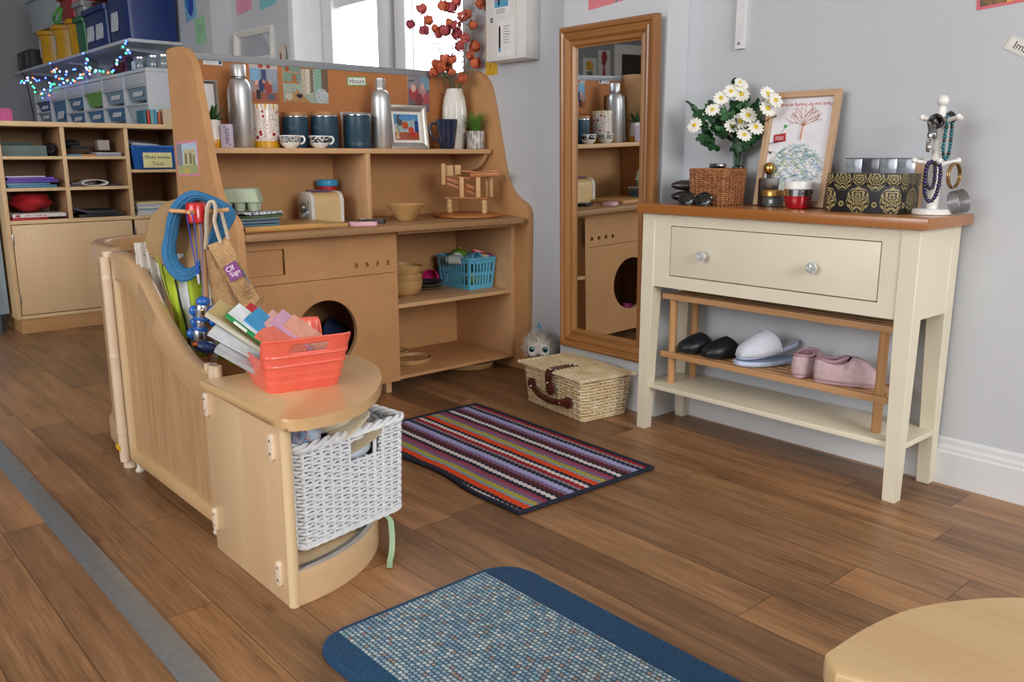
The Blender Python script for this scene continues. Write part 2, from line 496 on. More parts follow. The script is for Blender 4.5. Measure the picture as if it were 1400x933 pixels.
    b.bx(-2.399, f2, 1.034, ry0, .421, .558); b.bx(-2.399, f2, ry1, 1.42, .421, .558)
    b.bx(-2.399, f2, ry0, ry1, .421, rz0); b.bx(-2.399, f2, ry0, ry1, rz1, .558)
    ks = [1.437, 1.477, 1.517, 1.557]; kz = .4535; kr = .0085
    b.bx(-2.399, f2, 1.42, 1.595, .421, kz-.02); b.bx(-2.399, f2, 1.42, 1.595, kz+.02, .558)
    xs = [1.42]+[k+.02 for k in ks[:-1]]+[1.577]
    b.bx(-2.399, f2, 1.577, 1.595, kz-.02, kz+.02)
    for k, a, c_ in zip(ks, xs, xs[1:]):
        rg = [(k+kr*cos(2*pi*i/24), kz+kr*sin(2*pi*i/24)) for i in range(24)]
        og = []
        for i in range(24):
            A = 2*pi*i/24; c0, s0 = cos(A), sin(A)
            q = min(((c_-k) if c0 > 0 else (k-a))/max(abs(c0), 1e-6), .02/max(abs(s0), 1e-6))
            og.append((k+q*c0, kz+q*s0))
        va = [b.v((f2, *p)) for p in rg]; vo = [b.v((f2, *p)) for p in og]; vb = [b.v((-2.3965, *p)) for p in rg]
        for i in range(24):
            j = (i+1) % 24
            b.f([va[i], vo[i], vo[j], va[j]]); b.f([vb[i], va[i], va[j], vb[j]])
    b.build('control_panel', HUTCH, t, smooth=20)
    for y in (1.06, 1.555, 2.09):
        for x in (-2.70, -2.425):
            if y > 2 and x > -2.5: continue
            b = MB(); b.bx(x-.02, x+.014, y, y+.022, 0, .046, .001); b.build('foot', HUTCH_EDGE, t)
    return t
make_hutch()

# ----------------------------------------------------------------------------
# mirror
# ----------------------------------------------------------------------------
def make_mirror():
    x0, x1, z0, z1 = -2.040, -1.640, .164, 1.196
    yb = 2.0465
    t = thing('standing_mirror', 'tall pine framed mirror hung on the pale wall pier', 'mirror', (x0, yb-.0010, z0), R(-1.0))
    t.rotation_euler = (R(1.1), 0, R(-1.0))
    W, H = x1-x0, z1-z0
    # moulding profile: distance in from outer edge, depth towards the room
    pf = [(0, 0), (0, .020), (.008, .027), (.016, .027), (.020, .021), (.026, .021), (.030, .026), (.038, .024), (.046, .016), (.052, .018), (.058, .018), (.062, .010), (.066, .0085), (.066, .002)]
    def corner(d):
        return [(d, d), (W-d, d), (W-d, H-d), (d, H-d)]
    names = ('frame_rail', 'frame_stile', 'frame_rail', 'frame_stile')
    for k in range(4):
        b = MB(); q = (k+1) % 4
        A = [(corner(d)[k][0], -h, corner(d)[k][1]) for d, h in pf]
        B = [(corner(d)[q][0], -h, corner(d)[q][1]) for d, h in pf]
        b.loft([A, B])
        b.build(names[k], PINE if k % 2 else PINE_X, t, smooth=25)
    m = NT('mirror_glass'); m.base(srgb('#dfe4e6')); m.set(Metallic=1.0, Roughness=.01)
    b = MB(); b.bx(.063, W-.063, -.006, -.003, .063, H-.063); b.build('mirror_pane', m.m, t)
make_mirror()

# ----------------------------------------------------------------------------
# cream console table
# ----------------------------------------------------------------------------
def make_console():
    t = thing('console_table', 'cream painted console table with orange wooden top and one drawer', 'console table', (-1.597, 1.914, 0))
    L, D, H = .786, .216, .641
    b = MB(); b.bx(-.008, L+.020, -.020, .229, .641, .667, .004); b.build('tabletop', ORANGEWOOD, t, label='orange-brown wooden top')
    # tapered legs: square at the top, tapering on the inner faces
    tp, bt = .043, .031
    for sx in (0, 1):
        for sy in (0, 1):
            def ring(z, w):
                xa = 0 if sx == 0 else L-w; ya = 0 if sy == 0 else D-w
                return [(xa, ya, z), (xa+w, ya, z), (xa+w, ya+w, z), (xa, ya+w, z)]
            b = MB(); b.loft([ring(0, bt), ring(.44, tp), ring(.641, tp)])
            bmesh.ops.bevel(b.bm, geom=list(b.bm.edges), offset=.0012, segments=1, affect='EDGES')
            b.build('leg', CREAM, t)
    b = MB()
    b.bx(tp, .098, .003, .022, .434, .641); b.bx(.700, L-tp, .003, .022, .434, .641)
    b.bx(.098, .700, .003, .022, .434, .468); b.bx(.098, .700, .003, .022, .609, .641)
    b.build('front_apron', CREAM, t, smooth=0)
    for nm, x0, x1 in (('side_apron', .006, .022), ('side_apron', L-.018, L-.002)):
        b = MB(); b.bx(x0, x1, tp, D-tp, .434, .641); b.build(nm, CREAM, t)
    b = MB(); b.bx(tp, L-tp, D-.02, D-.004, .434, .641); b.build('back_apron', CREAM, t)
    b = MB(); b.bx(.100, .6975, .004, .020, .4705, .607, .002); dr = b.build('drawer', CREAM, t)
    b = MB(); b.bx(.100, .700, .021, .023, .466, .611); b.build('gap_shade', DARK, t, label='dark sheet standing for the shade around the drawer front')  # dark sheet painted in as the shade of the gap
    cr = glass('cut_glass', '#f4fbff', .05, 1.5); cr.node_tree.nodes['Principled BSDF'].inputs['Transmission Weight'].default_value = .55; cr.node_tree.nodes['Principled BSDF'].inputs['Metallic'].default_value = .25
    for kx in (.219, .541):
        b = MB(); 
        pr = [(.004, 0), (.006, .006), (.006, .010), (.013, .015), (.0155, .020), (.0135, .026), (.008, .029), (0, .030)]
        o = b.M; b.M = Matrix.Translation((kx, .004, .535)) @ Matrix.Rotation(R(90), 4, 'X')
        b.lathe(pr, 8, cap0=True); b.M = o
        kn = b.build('knob', cr, dr, smooth=0, label='clear cut glass knob')
    b = MB(); b.bx(.012, L-.012+.01, .010, D-.006, .127, .141, .002); b.build('lower_shelf', CREAM, t)
make_console()

# ----------------------------------------------------------------------------
# pine shoe rack on the console's lower shelf
# ----------------------------------------------------------------------------
def make_rack():
    x0, x1, y0, y1 = -1.549, -.876, 1.967, 2.092
    t = thing('shoe_rack', 'small slatted pine shoe rack on the lower shelf of the cream table', 'shoe rack', (x0, y0, .1415))
    L, D = x1-x0, y1-y0
    for x in (.024, L-.024):
        for y in (.008, D-.012):
            b = MB(); b.tube([(x, y+.004, 0), (x, y+.004, .262)], .0115, 14); b.build('post', RACK_Z, t)
    for z in (.082, .255):
        for y in (0, .028, .056, .084, .112):
            if y == 0: b = MB(); b.bx(-.004, L+.004, -.008, .004, z-.004, z+.013, .002)
            else: b = MB(); b.bx(0, L, y, y+.020, z+.001, z+.010, .002)
            b.build('slat', RACK, t)
make_rack()

# ----------------------------------------------------------------------------
# low divider panel, curved panel, corner shelf
# ----------------------------------------------------------------------------
def make_divider():
    t = thing('divider_panel', 'low beech divider panel with a swooping top edge and oak infill', 'room divider', (-2.29, .665, 0))
    # outer frame: swoop profile in x (0..0.60) / z
    top = spline([(.052, .566), (.075, .572), (.12, .570), (.17, .563), (.22, .545), (.27, .515), (.32, .478), (.37, .445), (.42, .415), (.47, .392), (.52, .377), (.57, .371), (.62, .370)], 6)
    def inner(p, d=.062):
        return p
    tops = [(p[0], p[1]) for p in top]
    ins = []
    for i, p in enumerate(tops):
        a = Vector(tops[max(i-1, 0)]); c = Vector(tops[min(i+1, len(tops)-1)]); n = (c-a).normalized(); n = Vector((n.y, -n.x))
        q = Vector(p)+n*.066
        ins.append((max(q.x, .085), q.y))
    b = MB()
    b.loft([[(p[0], -.010, p[1]), (p[0], -.016, p[1]-.006), (q[0], -.016, q[1]), (q[0], .016, q[1]), (p[0], .016, p[1]-.006), (p[0], .010, p[1])] for p, q in zip(tops, ins)])
    b.build('top_rail', mat('rail_beech', wood, '#c7a67f', '#b28e66', 'x', .8, .35, coat=.3), t, smooth=50)
    b = MB(); b.bx(.050, .076, -.014, .014, .03, .560, .004); b.build('stile', BEECH, t)
    b = MB(); b.bx(.585, .622, -.014, .014, .03, .372, .004); b.build('stile', BEECH, t)
    b = MB(); b.bx(.075, .085, -.016, .016, .06, .50, .002); b.build('edge_strip', BEECH_EDGE, t, label='pale strip beside the corner post')
    b = MB(); b.bx(.055, .61, -.016, .016, .030, .066, .005); b.build('bottom_rail', BEECH_X, t)
    b = MB(); pts = [(.07, .06)] + [(.61, .06)] + [(q[0], q[1]+.004) for q in reversed(ins)] 
    b.prism(pts, -.006, .006, 'y'); b.build('infill', PANELWOOD, t)
    for x in (.085, .58):
        b = MB(); b.lathe([(.012, 0), (.014, .004), (.009, .012), (.009, .032)], 12, (x, 0, 0)); b.build('foot', col('#d8cbb8', .4), t)
    # fluted connector post at the far end
    PST = mat('post_plastic', plain, '#d9c3a8', .35, var=.04)
    b = MB()
    for (dx, dy) in ((-.008, -.016), (.010, -.020), (-.020, 0), (-.004, .012)):
        b.tube([(.026+dx, dy, .02), (.026+dx, dy, .555)], .0135, 12)
    b.tube([(.026, -.004, .0), (.026, -.004, .568)], .020, 16)
    b.build('connector_post', PST, t)
    for z in (.10, .30, .50):
        b = MB()
        for (dx, dy) in ((-.008, -.016), (.010, -.020)):
            b.ball((.026+dx, dy, z), .0145, 12, 8, (1, 1, 1.5))
        b.build('post_clip', PST, t)
    b = MB(); b.box((.028, -.026, .058), (.030, .020, .013), .002); b.build('yellow_clip', col('#e2a92a', .4), t, label='small yellow clip near the foot of the post')
    # the joint to the corner shelf
    b = MB()
    for k in range(4): b.tube([(.600+.0105*k, -.004+.006*(k % 2), .30), (.600+.0105*k, -.004+.006*(k % 2), .383)], .0085, 10)
    b.build('connector_post', PST, t)
make_divider()

def make_curve_panel():
    t = thing('curved_panel', 'curved beech barrier panel bending back behind the corner post', 'room divider', (-2.303, .682, 0))
    # quarter-curve in plan: from the post bulging to -x and bending to +y
    path = spline([(0, 0), (-.09, .002), (-.19, .014), (-.265, .05), (-.31, .11), (-.34, .19), (-.36, .27), (-.38, .32)], 6)
    def off(i, d):
        a = path[max(i-1, 0)]; c = path[min(i+1, len(path)-1)]; n = Vector((c.x-a.x, c.y-a.y)).normalized()
        return Vector((path[i].x+n.y*d, path[i].y-n.x*d))
    def strip(z0, z1, th, name, m, bev=.006):
        b = MB(); rings = []
        for i in range(len(path)):
            a, c = off(i, -th), off(i, th)
            rings.append([(a.x, a.y, z0), (c.x, c.y, z0), (c.x, c.y, z1-bev), (c.x+(a.x-c.x)*.2, c.y+(a.y-c.y)*.2, z1), (a.x+(c.x-a.x)*.2, a.y+(c.y-a.y)*.2, z1), (a.x, a.y, z1-bev)])
        b.loft(rings); b.build(name, m, t, smooth=50)
    strip(.530, .572, .017, 'top_rail', mat('rail_beech', wood))
    strip(.02, .075, .016, 'bottom_rail', mat('rail_beech', wood))
    strip(.07, .535, .005, 'infill', PANELWOOD, .001)
make_curve_panel()

def make_corner_shelf():
    x0, y0, Rr = -1.640, .630, .335
    t = thing('corner_shelf', 'low quarter-round beech corner shelf with rounded top at end of divider', 'shelf', (x0, y0, 0))
    # side panel facing the camera (along x)
    b = MB(); b.bx(0, .318, 0, .018, 0, .342, .004); b.build('side_panel', BEECH, t)
    b = MB(); b.tube([(.321, .010, .001), (.321, .010, .342)], .0105, 14); b.build('edge_post', BEECH_EDGE, t)
    b = MB(); b.bx(0, .018, .018, .33, 0, .342, .002); b.build('back_panel', BEECH, t)
    pl = [(-.004, -.006), (.29, -.006)] + [tuple(p) for p in spline([(.325, -.006), (.348, -.001), (.364, .016), (.371, .046), (.368, .092), (.346, .152), (.296, .214), (.216, .278), (.13, .321), (.06, .337), (-.004, .340)], 5)]
    b = MB(); b.prism(pl, .3425, .3635, 'z', bev=.008, seg=3); b.build('top_board', BEECH_X, t)
    def quarter(r, x_in=.018, y_in=.018):
        return [(x_in, y_in)] + [(x_in+(r-x_in)*cos(R(a)), y_in+(r-y_in)*sin(R(a))) for a in range(0, 91, 5)]
    b = MB(); b.prism(quarter(.322), .055, .064, 'z'); b.build('bottom_board', mat('shelf_scuffed', wood, '#d6bd97', '#bb9d77', 'x', .8, .4), t)
    b = MB()
    for k in range(18):
        a0, a1 = R(k*5), R(k*5+5)
        q = lambda a, r: (.018+(r-.018)*cos(a), .018+(r-.018)*sin(a))
        p = [q(a0, .326), q(a1, .326), q(a1, .312), q(a0, .312)]
        b.prism(p, 0, .0665, 'z')
    b.build('curved_plinth', mat('plinth_beech', wood, '#e4c59c', '#d8b488', 'y', .5, .4), t, smooth=60)
    b = MB(); q = lambda a, r: (.018+(r-.018)*cos(a), .018+(r-.018)*sin(a))
    for k in range(18):
        a0, a1 = R(k*5), R(k*5+5); b.prism([q(a0, .3255), q(a1, .3255), q(a1, .306), q(a0, .306)], .0662, .0682, 'z')
    b.build('scuffed_edge', mat('scuffed_grey', plain, '#b7b0a6', .5, var=.12, scale=40), t, label='scuffed grey front edge of the bottom board')
    for x, z in ((.010, .315), (.293, .300), (.010, .07), (.292, .058)):
        b = MB(); b.prism(rrect(x-.008, x+.008, z-.024, z+.024, .006), -.006, .001, 'y', bev=.0015)
        c = b.build('joint_plate', col('#ecd9c0', .4), t)
        s_ = MB()
        for dz in (-.012, .012):
            s_.M = Matrix.Translation((x, -.006, z+dz)) @ Matrix.Rotation(R(90), 4, 'X'); s_.lathe([(.0028, 0), (.0028, .001), (0, .0012)], 10)
        s_.build('screw', STEEL, c)
make_corner_shelf()

# ----------------------------------------------------------------------------
# rugs
# ----------------------------------------------------------------------------
def stripe_mat():
    t = NT('striped_rug')
    tc = t.n('ShaderNodeTexCoord'); sp = t.n('ShaderNodeSeparateXYZ'); t.l(tc.outputs['Object'], sp.inputs[0])
    zig = t.math('MULTIPLY', t.math('PINGPONG', sp.outputs[0], .0085), .62)
    v = t.math('DIVIDE', t.math('ADD', t.math('ADD', sp.outputs[1], zig), 0), .452)
    nv, wh, rd, lv, pu, ye, og, pk, bn, cy, gy = '#121831', '#d9d2d4', '#9c0f1c', '#a3a6d6', '#7c5f86', '#aba43c', '#db470e', '#9a3a56', '#571a20', '#6c9db0', '#8a8290'
    half = [(wh, .8), (nv, .9), (og, 1.5), (cy, .6), (ye, 1.2), (pu, 1.1), (pk, 1), (nv, 1), (wh, 1), (nv, .6), (bn, 1.2), (pu, .9), (lv, 1.4), (nv, 1), (gy, .7), (rd, 1.15)]
    seq = half+half
    seq = [q for q in seq if q[1] > 0]
    tot = sum(w for _, w in seq); stops = []; a = 0
    for c, w in seq:
        stops.append((a/tot, srgb(c))); a += w
    # two ramps of at most 30 stops
    r1 = t.ramp(v, stops[:30], 'CONSTANT')
    if len(stops) > 30:
        r2 = t.ramp(v, stops[30:], 'CONSTANT')
        c = t.mix(t.math('GREATER_THAN', v, stops[30][0]), r1, r2)
    else: c = r1
    nz = t.noise(t.coord(), 500, 2)
    c = t.mix(.22, c, nz, 'OVERLAY')
    t.base(c); t.set(Roughness=.95); t.bump(nz, .5, .002)
    return t.m
def make_striped():
    # corner at camera-near left; x 0..0.75, y 0..0.46
    t = thing('striped_rug', 'small striped rug of red, orange, navy and lilac zigzags before the play kitchen', 'rug', (-2.100, 1.236, 0), R(-1.7))
    L, W = .755, .452
    def wob(x): return .012*math.exp(-((x-.42)/.10)**2)-.006*math.exp(-((x-.60)/.07)**2)
    b = MB()
    b.grid(90, 40, lambda u, v: (u*L, wob(u*L)*(1-v)**2+v*(W-wob(u*L)*(1-v)**2), .006+.0006*sin(u*40)*sin(v*23)+.004*math.exp(-((u-.56)/.08)**2)*(1-v)**3))
    b.build('pile', stripe_mat(), t)
    b = MB(); e = []
    for i in range(60): e.append((L*i/60, wob(L*i/60), .006))
    for i in range(30): e.append((L, W*i/30, .006))
    for i in range(60): e.append((L*(1-i/60), W, .006))
    for i in range(30): e.append((0, W*(1-i/30), .006))
    b.tube(e, .0060, 8, close=True, flat=(1.1, .8)); b.build('binding', col('#191f33', .9, var=.2, scale=300), t, label='navy bound edge')
make_striped()

def blue_mat():
    t = NT('blue_mat_centre')
    tc = t.n('ShaderNodeTexCoord'); sp = t.n('ShaderNodeSeparateXYZ'); t.l(tc.outputs['Object'], sp.inputs[0])
    wob = t.noise(tc.outputs['Object'], 60, 2)
    P = .0088
    ry = t.math('DIVIDE', t.math('ADD', sp.outputs[1], t.math('MULTIPLY', wob, .002)), P); row = t.math('FLOOR', ry)
    rx = t.math('ADD', t.math('DIVIDE', sp.outputs[0], P), t.math('MULTIPLY', t.math('FLOORED_MODULO', row, 2.0), .5)); cx = t.math('FLOOR', rx)
    cb = t.n('ShaderNodeCombineXYZ'); t.l(row, cb.inputs[0]); t.l(cx, cb.inputs[1])
    wn = t.n('ShaderNodeTexWhiteNoise', noise_dimensions='2D'); t.l(cb.outputs[0], wn.inputs['Vector'])
    fx, fy = t.math('SUBTRACT', t.math('FRACT', rx), .5), t.math('SUBTRACT', t.math('FRACT', ry), .5)
    d2 = t.math('SQRT', t.math('ADD', t.math('MULTIPLY', fx, fx), t.math('MULTIPLY', t.math('MULTIPLY', fy, fy), 1.4)))
    c = t.ramp(wn.outputs[0], [(0, srgb('#7d98a8')), (.2, srgb('#93a9b3')), (.4, srgb('#a9b7bb')), (.6, srgb('#bcc4c2')), (.78, srgb('#8fb0bd')), (.88, srgb('#a58f86')), (.95, srgb('#cfd0c8'))], 'CONSTANT')
    loop = t.ramp(d2, [(.30, (1, 1, 1, 1)), (.54, (.13, .26, .38, 1))])  # shade between the loops, multiplied into the colour
    c = t.mix(1.0, c, loop, 'MULTIPLY')
    t.base(c); t.set(Roughness=.95); t.bump(d2, .6, -.003)
    return t.m
def make_blue():
    # far-left corner region; x 0..0.9, y 0..0.42
    t = thing('blue_door_mat', 'blue rounded door mat with speckled grey centre on the floor in front', 'door mat', (-1.186, .594, 0))
    L, W = .80, .446
    bl = NT('blue_pile'); n = bl.noise(bl.coord(), 420, 3); bl.base(bl.ramp(n, [(.3, srgb('#0f2f4c')), (.5, srgb('#1c4568')), (.7, srgb('#2d628c'))])); bl.set(Roughness=.95); bl.bump(n, .7, .003)
    b = MB(); b.prism(rrect(0, L, 0, W, .065, 8), 0, .009, 'z', bev=.004); b.build('border', bl.m, t)
    b = MB(); b.prism([(.010, .054), (L-.1, .054), (L-.1, .374), (.010, .374)], .0085, .0105, 'z'); b.build('centre', blue_mat(), t, label='speckled grey and blue looped centre')
make_blue()
# ----------------------------------------------------------------------------
# printed pictures: little mosaics of colour, painted per face
# ----------------------------------------------------------------------------
def picture(shapes, bg, noise_amt=.06, seed=1):
    """shapes: list of (kind, u0, v0, u1, v1, colour); later ones on top"""
    S = [(k, a, b_, c, d, srgb(h)) for k, a, b_, c, d, h in shapes]; B = srgb(bg)
    def fn(u, v):
        c = B
        for k, a, b_, c2, d, h in S:
            if k == 'r': hit = a <= u <= c2 and b_ <= v <= d
            elif k == 'e': hit = ((u-(a+c2)/2)/((c2-a)/2))**2+((v-(b_+d)/2)/((d-b_)/2))**2 <= 1
            elif k == 'l':   # line a,b -> c2,d with fixed width
                dx, dy = c2-a, d-b_; t = max(0, min(1, ((u-a)*dx+(v-b_)*dy)/(dx*dx+dy*dy+1e-9)))
                hit = (u-a-t*dx)**2+(v-b_-t*dy)**2 < .012**2
            elif k == 't': hit = b_ <= v <= d and abs(u-(a+c2)/2) <= (c2-a)/2*(d-v)/(d-b_)
            else: hit = False
            if hit: c = h
        q = 1+noise_amt*2*noise.noise((u*37+seed, v*37, seed))
        return (c[0]*q, c[1]*q, c[2]*q, 1)
    return fn
def sheet(b, w, h, fn, nx=48, ny=48, th=.0008, axis='y', border=None, bw=.0):
    """a flat print standing in the x-z plane (front towards -y), lower left corner at the origin"""
    def cf(u, v):
        if border and (u*w < bw or u*w > w-bw or v*h < bw or v*h > h-bw): return srgb(border)
        return fn(u, v)
    b.grid(nx, ny, lambda u, v: (u*w, 0, v*h), cf)
    b.c = srgb(border or '#f4f2ee')
    for q in (((0, th, 0), (0, th, h), (w, th, h), (w, th, 0)), ((0, 0, 0), (0, th, 0), (w, th, 0), (w, 0, 0)), ((0, 0, h), (w, 0, h), (w, th, h), (0, th, h)), ((0, 0, 0), (0, 0, h), (0, th, h), (0, th, 0)), ((w, 0, 0), (w, th, 0), (w, th, h), (w, 0, h))):
        b.f([b.v(p) for p in q])
    return b
def sheet_obj(name, label, cat, loc, rz, w, h, fn, group=None, tilt=0.0, lean=0.0, gloss=False, border=None, bw=0.0, n=48):
    b = MB(); sheet(b, w, h, fn, n, max(8, int(n*h/w)), border=border, bw=bw)
    o = b.build(name, PRINT_GLOSS if gloss else PRINT, None, loc, 0, smooth=0)
    o.rotation_euler = (Matrix.Rotation(rz, 3, 'Z') @ Matrix.Rotation(-lean, 3, 'X') @ Matrix.Rotation(tilt, 3, 'Y')).to_euler()
    return tag(o, label, cat, group)
def TH(b, name, label, cat, m, loc, rz=0.0, group=None, **k):
    return tag(b.build(name, m, None, loc, rz, **k), label, cat, group)
HALF = R(90)     # a print or object whose front (-y) is turned to face +x

# ----------------------------------------------------------------------------
# on the play kitchen's upper shelf
# ----------------------------------------------------------------------------
ZS = .8242
def picture_frame(name, label, loc, rz, w, h, fw, dep, mats, fn, matw=.0, lean=0.0, shelf=True, glossy=True, matcol='#f3f3f1', prof=None, cat='picture frame'):
    t = thing(name, label, cat, loc, rz)
    t.rotation_euler = (Matrix.Rotation(rz, 3, 'Z') @ Matrix.Rotation(-lean, 3, 'X')).to_euler()
    pf = prof or [(0, 0), (0, dep), (fw*.25, dep), (fw*.8, dep*.72), (fw, dep*.5), (fw, .001)]
    def cor(d): return [(d, d), (w-d, d), (w-d, h-d), (d, h-d)]
    for k in range(4):
        q = (k+1) % 4; b = MB()
        b.loft([[(cor(d)[k][0], -e, cor(d)[k][1]) for d, e in pf], [(cor(d)[q][0], -e, cor(d)[q][1]) for d, e in pf]])
        b.build('frame_rail', mats, t, smooth=25)
    if matw:
        b = MB(); b.bx(fw*.9, w-fw*.9, -.004, -.002, fw*.9, h-fw*.9); b.build('mount', col(matcol, .6), t)
    b = MB(); b.M = Matrix.Translation((fw*.9+matw, -.0052 if matw else -.004, fw*.9+matw))
    sheet(b, w-1.8*fw-2*matw, h-1.8*fw-2*matw, fn, 56, 56)
    b.build('print', PRINT_GLOSS if glossy else PRINT, t, smooth=0)
    b = MB(); b.bx(.003, w-.003, -.0015, .001, .003, h-.003); b.build('backing', col('#6b5440', .7), t)
    return t
SILVER = mat('silver_frame', plain, '#a9a9a6', .35, metal=.7, var=.05)

people = picture([('r', 0, .55, 1, 1, '#eef0f2'), ('r', 0, .0, 1, .56, '#8a6f63'), ('r', .1, .4, .55, .56, '#7fb0c4'), ('e', .55, .2, .95, .5, '#a56d5c'), ('e', .2, .08, .6, .36, '#5a4a46'), ('e', .35, .3, .55, .46, '#d9a58b'), ('e', .7, .0, 1, .22, '#c98d86')], '#9aa5ab', .15, 3)
picture_frame('photo_frame', 'silver-topped photo frame leaning behind the potted succulent and tall capped bottle', (-2.690, 1.044, ZS), HALF, .104, .205, .010, .012, SILVER, people, lean=R(2.5))

def succulent():
    t = thing('potted_succulent', 'green succulent in a white and yellow pot at the left end of upper shelf', 'potted plant', (-2.585, 1.083, ZS))
    b = MB(); y, w = srgb('#d99a1e'), srgb('#e8e6e1')
    b.lathe([(.024, 0), (.0285, .008), (.0285, .016), (.0275, .024), (.0275, .0242), (.024, .05), (.0195, .082), (.0175, .082), (.0170, .074)], 32, cols=[y, y, y, w, w, w, w, w], cap1=True)
    b.build('pot', mat('pot_print', attr, .35), t)
    b = MB(); b.lathe([(.0168, .0745), (0, .077)], 16, cap1=False); b.build('soil', col('#3a2c22', .9), t)
    for k in range(9):
        a = k*2.4+.3; el = R(72-k*6); L = .070 if k < 5 else .058
        b = MB(); dx = Vector((cos(a)*cos(el), sin(a)*cos(el), sin(el))); up = Vector((-sin(a), cos(a), 0))
        pts = []; ws = []
        rings = []
        for i in range(9):
            q = i/8; p = Vector((0, 0, .076))+dx*(L*q)+Vector((0, 0, -.012*q*q))
            wd = .0115*sin(pi*min(1, .12+.88*q))**.7*(1-.25*q)+.0006
            nn = dx.cross(up).normalized()
            rings.append([p+up*wd, p+nn*wd*.35, p-up*wd, p-nn*wd*.35])
        b.loft(rings); b.build('leaf', mat('succulent_leaf', plain, '#2f5a2a', .35, var=.2, scale=40), t, sub=1)
succulent()

t = thing('mints_tin', 'small lilac MINTS box standing before the tall capped bottle', 'box', (-2.548, 1.108, ZS), R(52))
b = MB(); b.bx(-.017, .017, -.011, .011, 0, .069, .002); b.build('carton', col('#cfc6de', .4, var=.03), t)
b = MB(); b.text('MINTS', Matrix.Translation((.004, -.0113, .034)) @ Matrix.Rotation(R(90), 4, 'X') @ Matrix.Rotation(R(90), 4, 'Z'), .0155)
for (x, z) in ((-.004, .060), (.011, .008)): b.ball((x, -.011, z), .0022, 8, 6, (1, .2, 1))
b.build('lettering', col('#2a2746', .5), t, smooth=0)

ALU = mat('aluminium', plain, '#c8cacc', .40, metal=.9, var=.02)
def bottle(label, loc, r, capped):
    t = thing('metal_bottle', label, 'bottle', loc)
    h = .208 if capped else .197
    b = MB(); pr = [(r*.93, 0), (r, .004), (r, h*.74)] + [(r*.46+r*.54*cos(R(a))**.8, h*.74+(h*1.0-h*.74)*sin(R(a))) for a in range(10, 81, 10)] + [(r*.46, h*1.005), (r*.46, h*1.03)]
    b.lathe(pr, 40); b.build('body', ALU, t)
    if capped:
        b = MB(); b.lathe([(r*.60, h*1.03), (r*.60, h*1.032), (r*.61, h*1.19), (r*.57, h*1.2), (0, h*1.2)], 32, cap1=False); b.build('cap', mat('brushed_cap', plain, '#c9cbcd', .4, metal=.85, var=.03), t, label='silver screw cap')
        b = MB(); b.lathe([(r*.585, h*1.022), (r*.585, h*1.03), (r*.5, h*1.03)], 32); b.build('neck_ring', col('#2b2d30', .4), t)
    else:
        b = MB(); pr = [(r*.50, h*1.02), (r*.50, h*1.04)]
        for k in range(4): pr += [(r*.46, h*(1.045+.033*k)), (r*.50, h*(1.055+.033*k)), (r*.50, h*(1.062+.033*k)), (r*.46, h*(1.072+.033*k))]
        pr += [(r*.46, h*1.2), (r*.38, h*1.2), (r*.38, h*1.1)]
        b.lathe(pr, 32); b.build('threaded_neck', ALU, t)
    return t
bottle('tall capped aluminium bottle between the mints and the cherry patterned canister', (-2.612, 1.186, ZS), .0372, True)
bottle('tall uncapped aluminium bottle beside the ornate photo frame', (-2.60, 1.692, ZS), .0352, False)

def patterned_canister():
    t = thing('patterned_canister', 'white canister with red cherry swirl pattern and yellow base', 'canister', (-2.61, 1.265, ZS))
    m = NT('cherry_pattern'); v = m.coord((1, 1, 1)); 
    vo = m.n('ShaderNodeTexVoronoi'); vo.inputs['Scale'].default_value = 42; m.l(v, vo.inputs['Vector'])
    c = m.ramp(vo.outputs['Distance'], [(0, srgb('#9c1f28')), (.22, srgb('#a82a30')), (.30, srgb('#e9e0d6')), (.46, srgb('#ece6de')), (.52, srgb('#b87d74')), (.57, srgb('#e6ddd4'))], 'LINEAR')
    m.base(c); m.set(Roughness=.25, Coat_Weight=.4)
    b = MB(); b.lathe([(.041, .0215), (.0415, .022), (.0415, .119)], 40); b.build('body', m.m, t)
    b = MB(); b.lathe([(.039, 0), (.0412, .002), (.0412, .022)], 40); b.build('base_band', col('#d9a21f', .3, coat=.3), t, label='yellow base band')
    b = MB(); cs = []
    n = 40
    for k in range(n):
        c0 = srgb(['#e8dfc9', '#d8ac3c', '#efeae0', '#c9c2b2'][k % 4])
        for (r0, z0, r1, z1) in ((.0425, .119, .0425, .131), (.0425, .131, .040, .1345)):
            a0, a1 = 2*pi*k/n, 2*pi*(k+1)/n
            b.f([b.v((r0*cos(a0), r0*sin(a0), z0)), b.v((r0*cos(a1), r0*sin(a1), z0)), b.v((r1*cos(a1), r1*sin(a1), z1)), b.v((r1*cos(a0), r1*sin(a0), z1))], c0)
    b.c = srgb('#e8e1d2'); b.lathe([(.040, .1345), (0, .1355)], 40, cap1=False)
    b.build('lid', mat('lid_print', attr, .3), t)
patterned_canister()

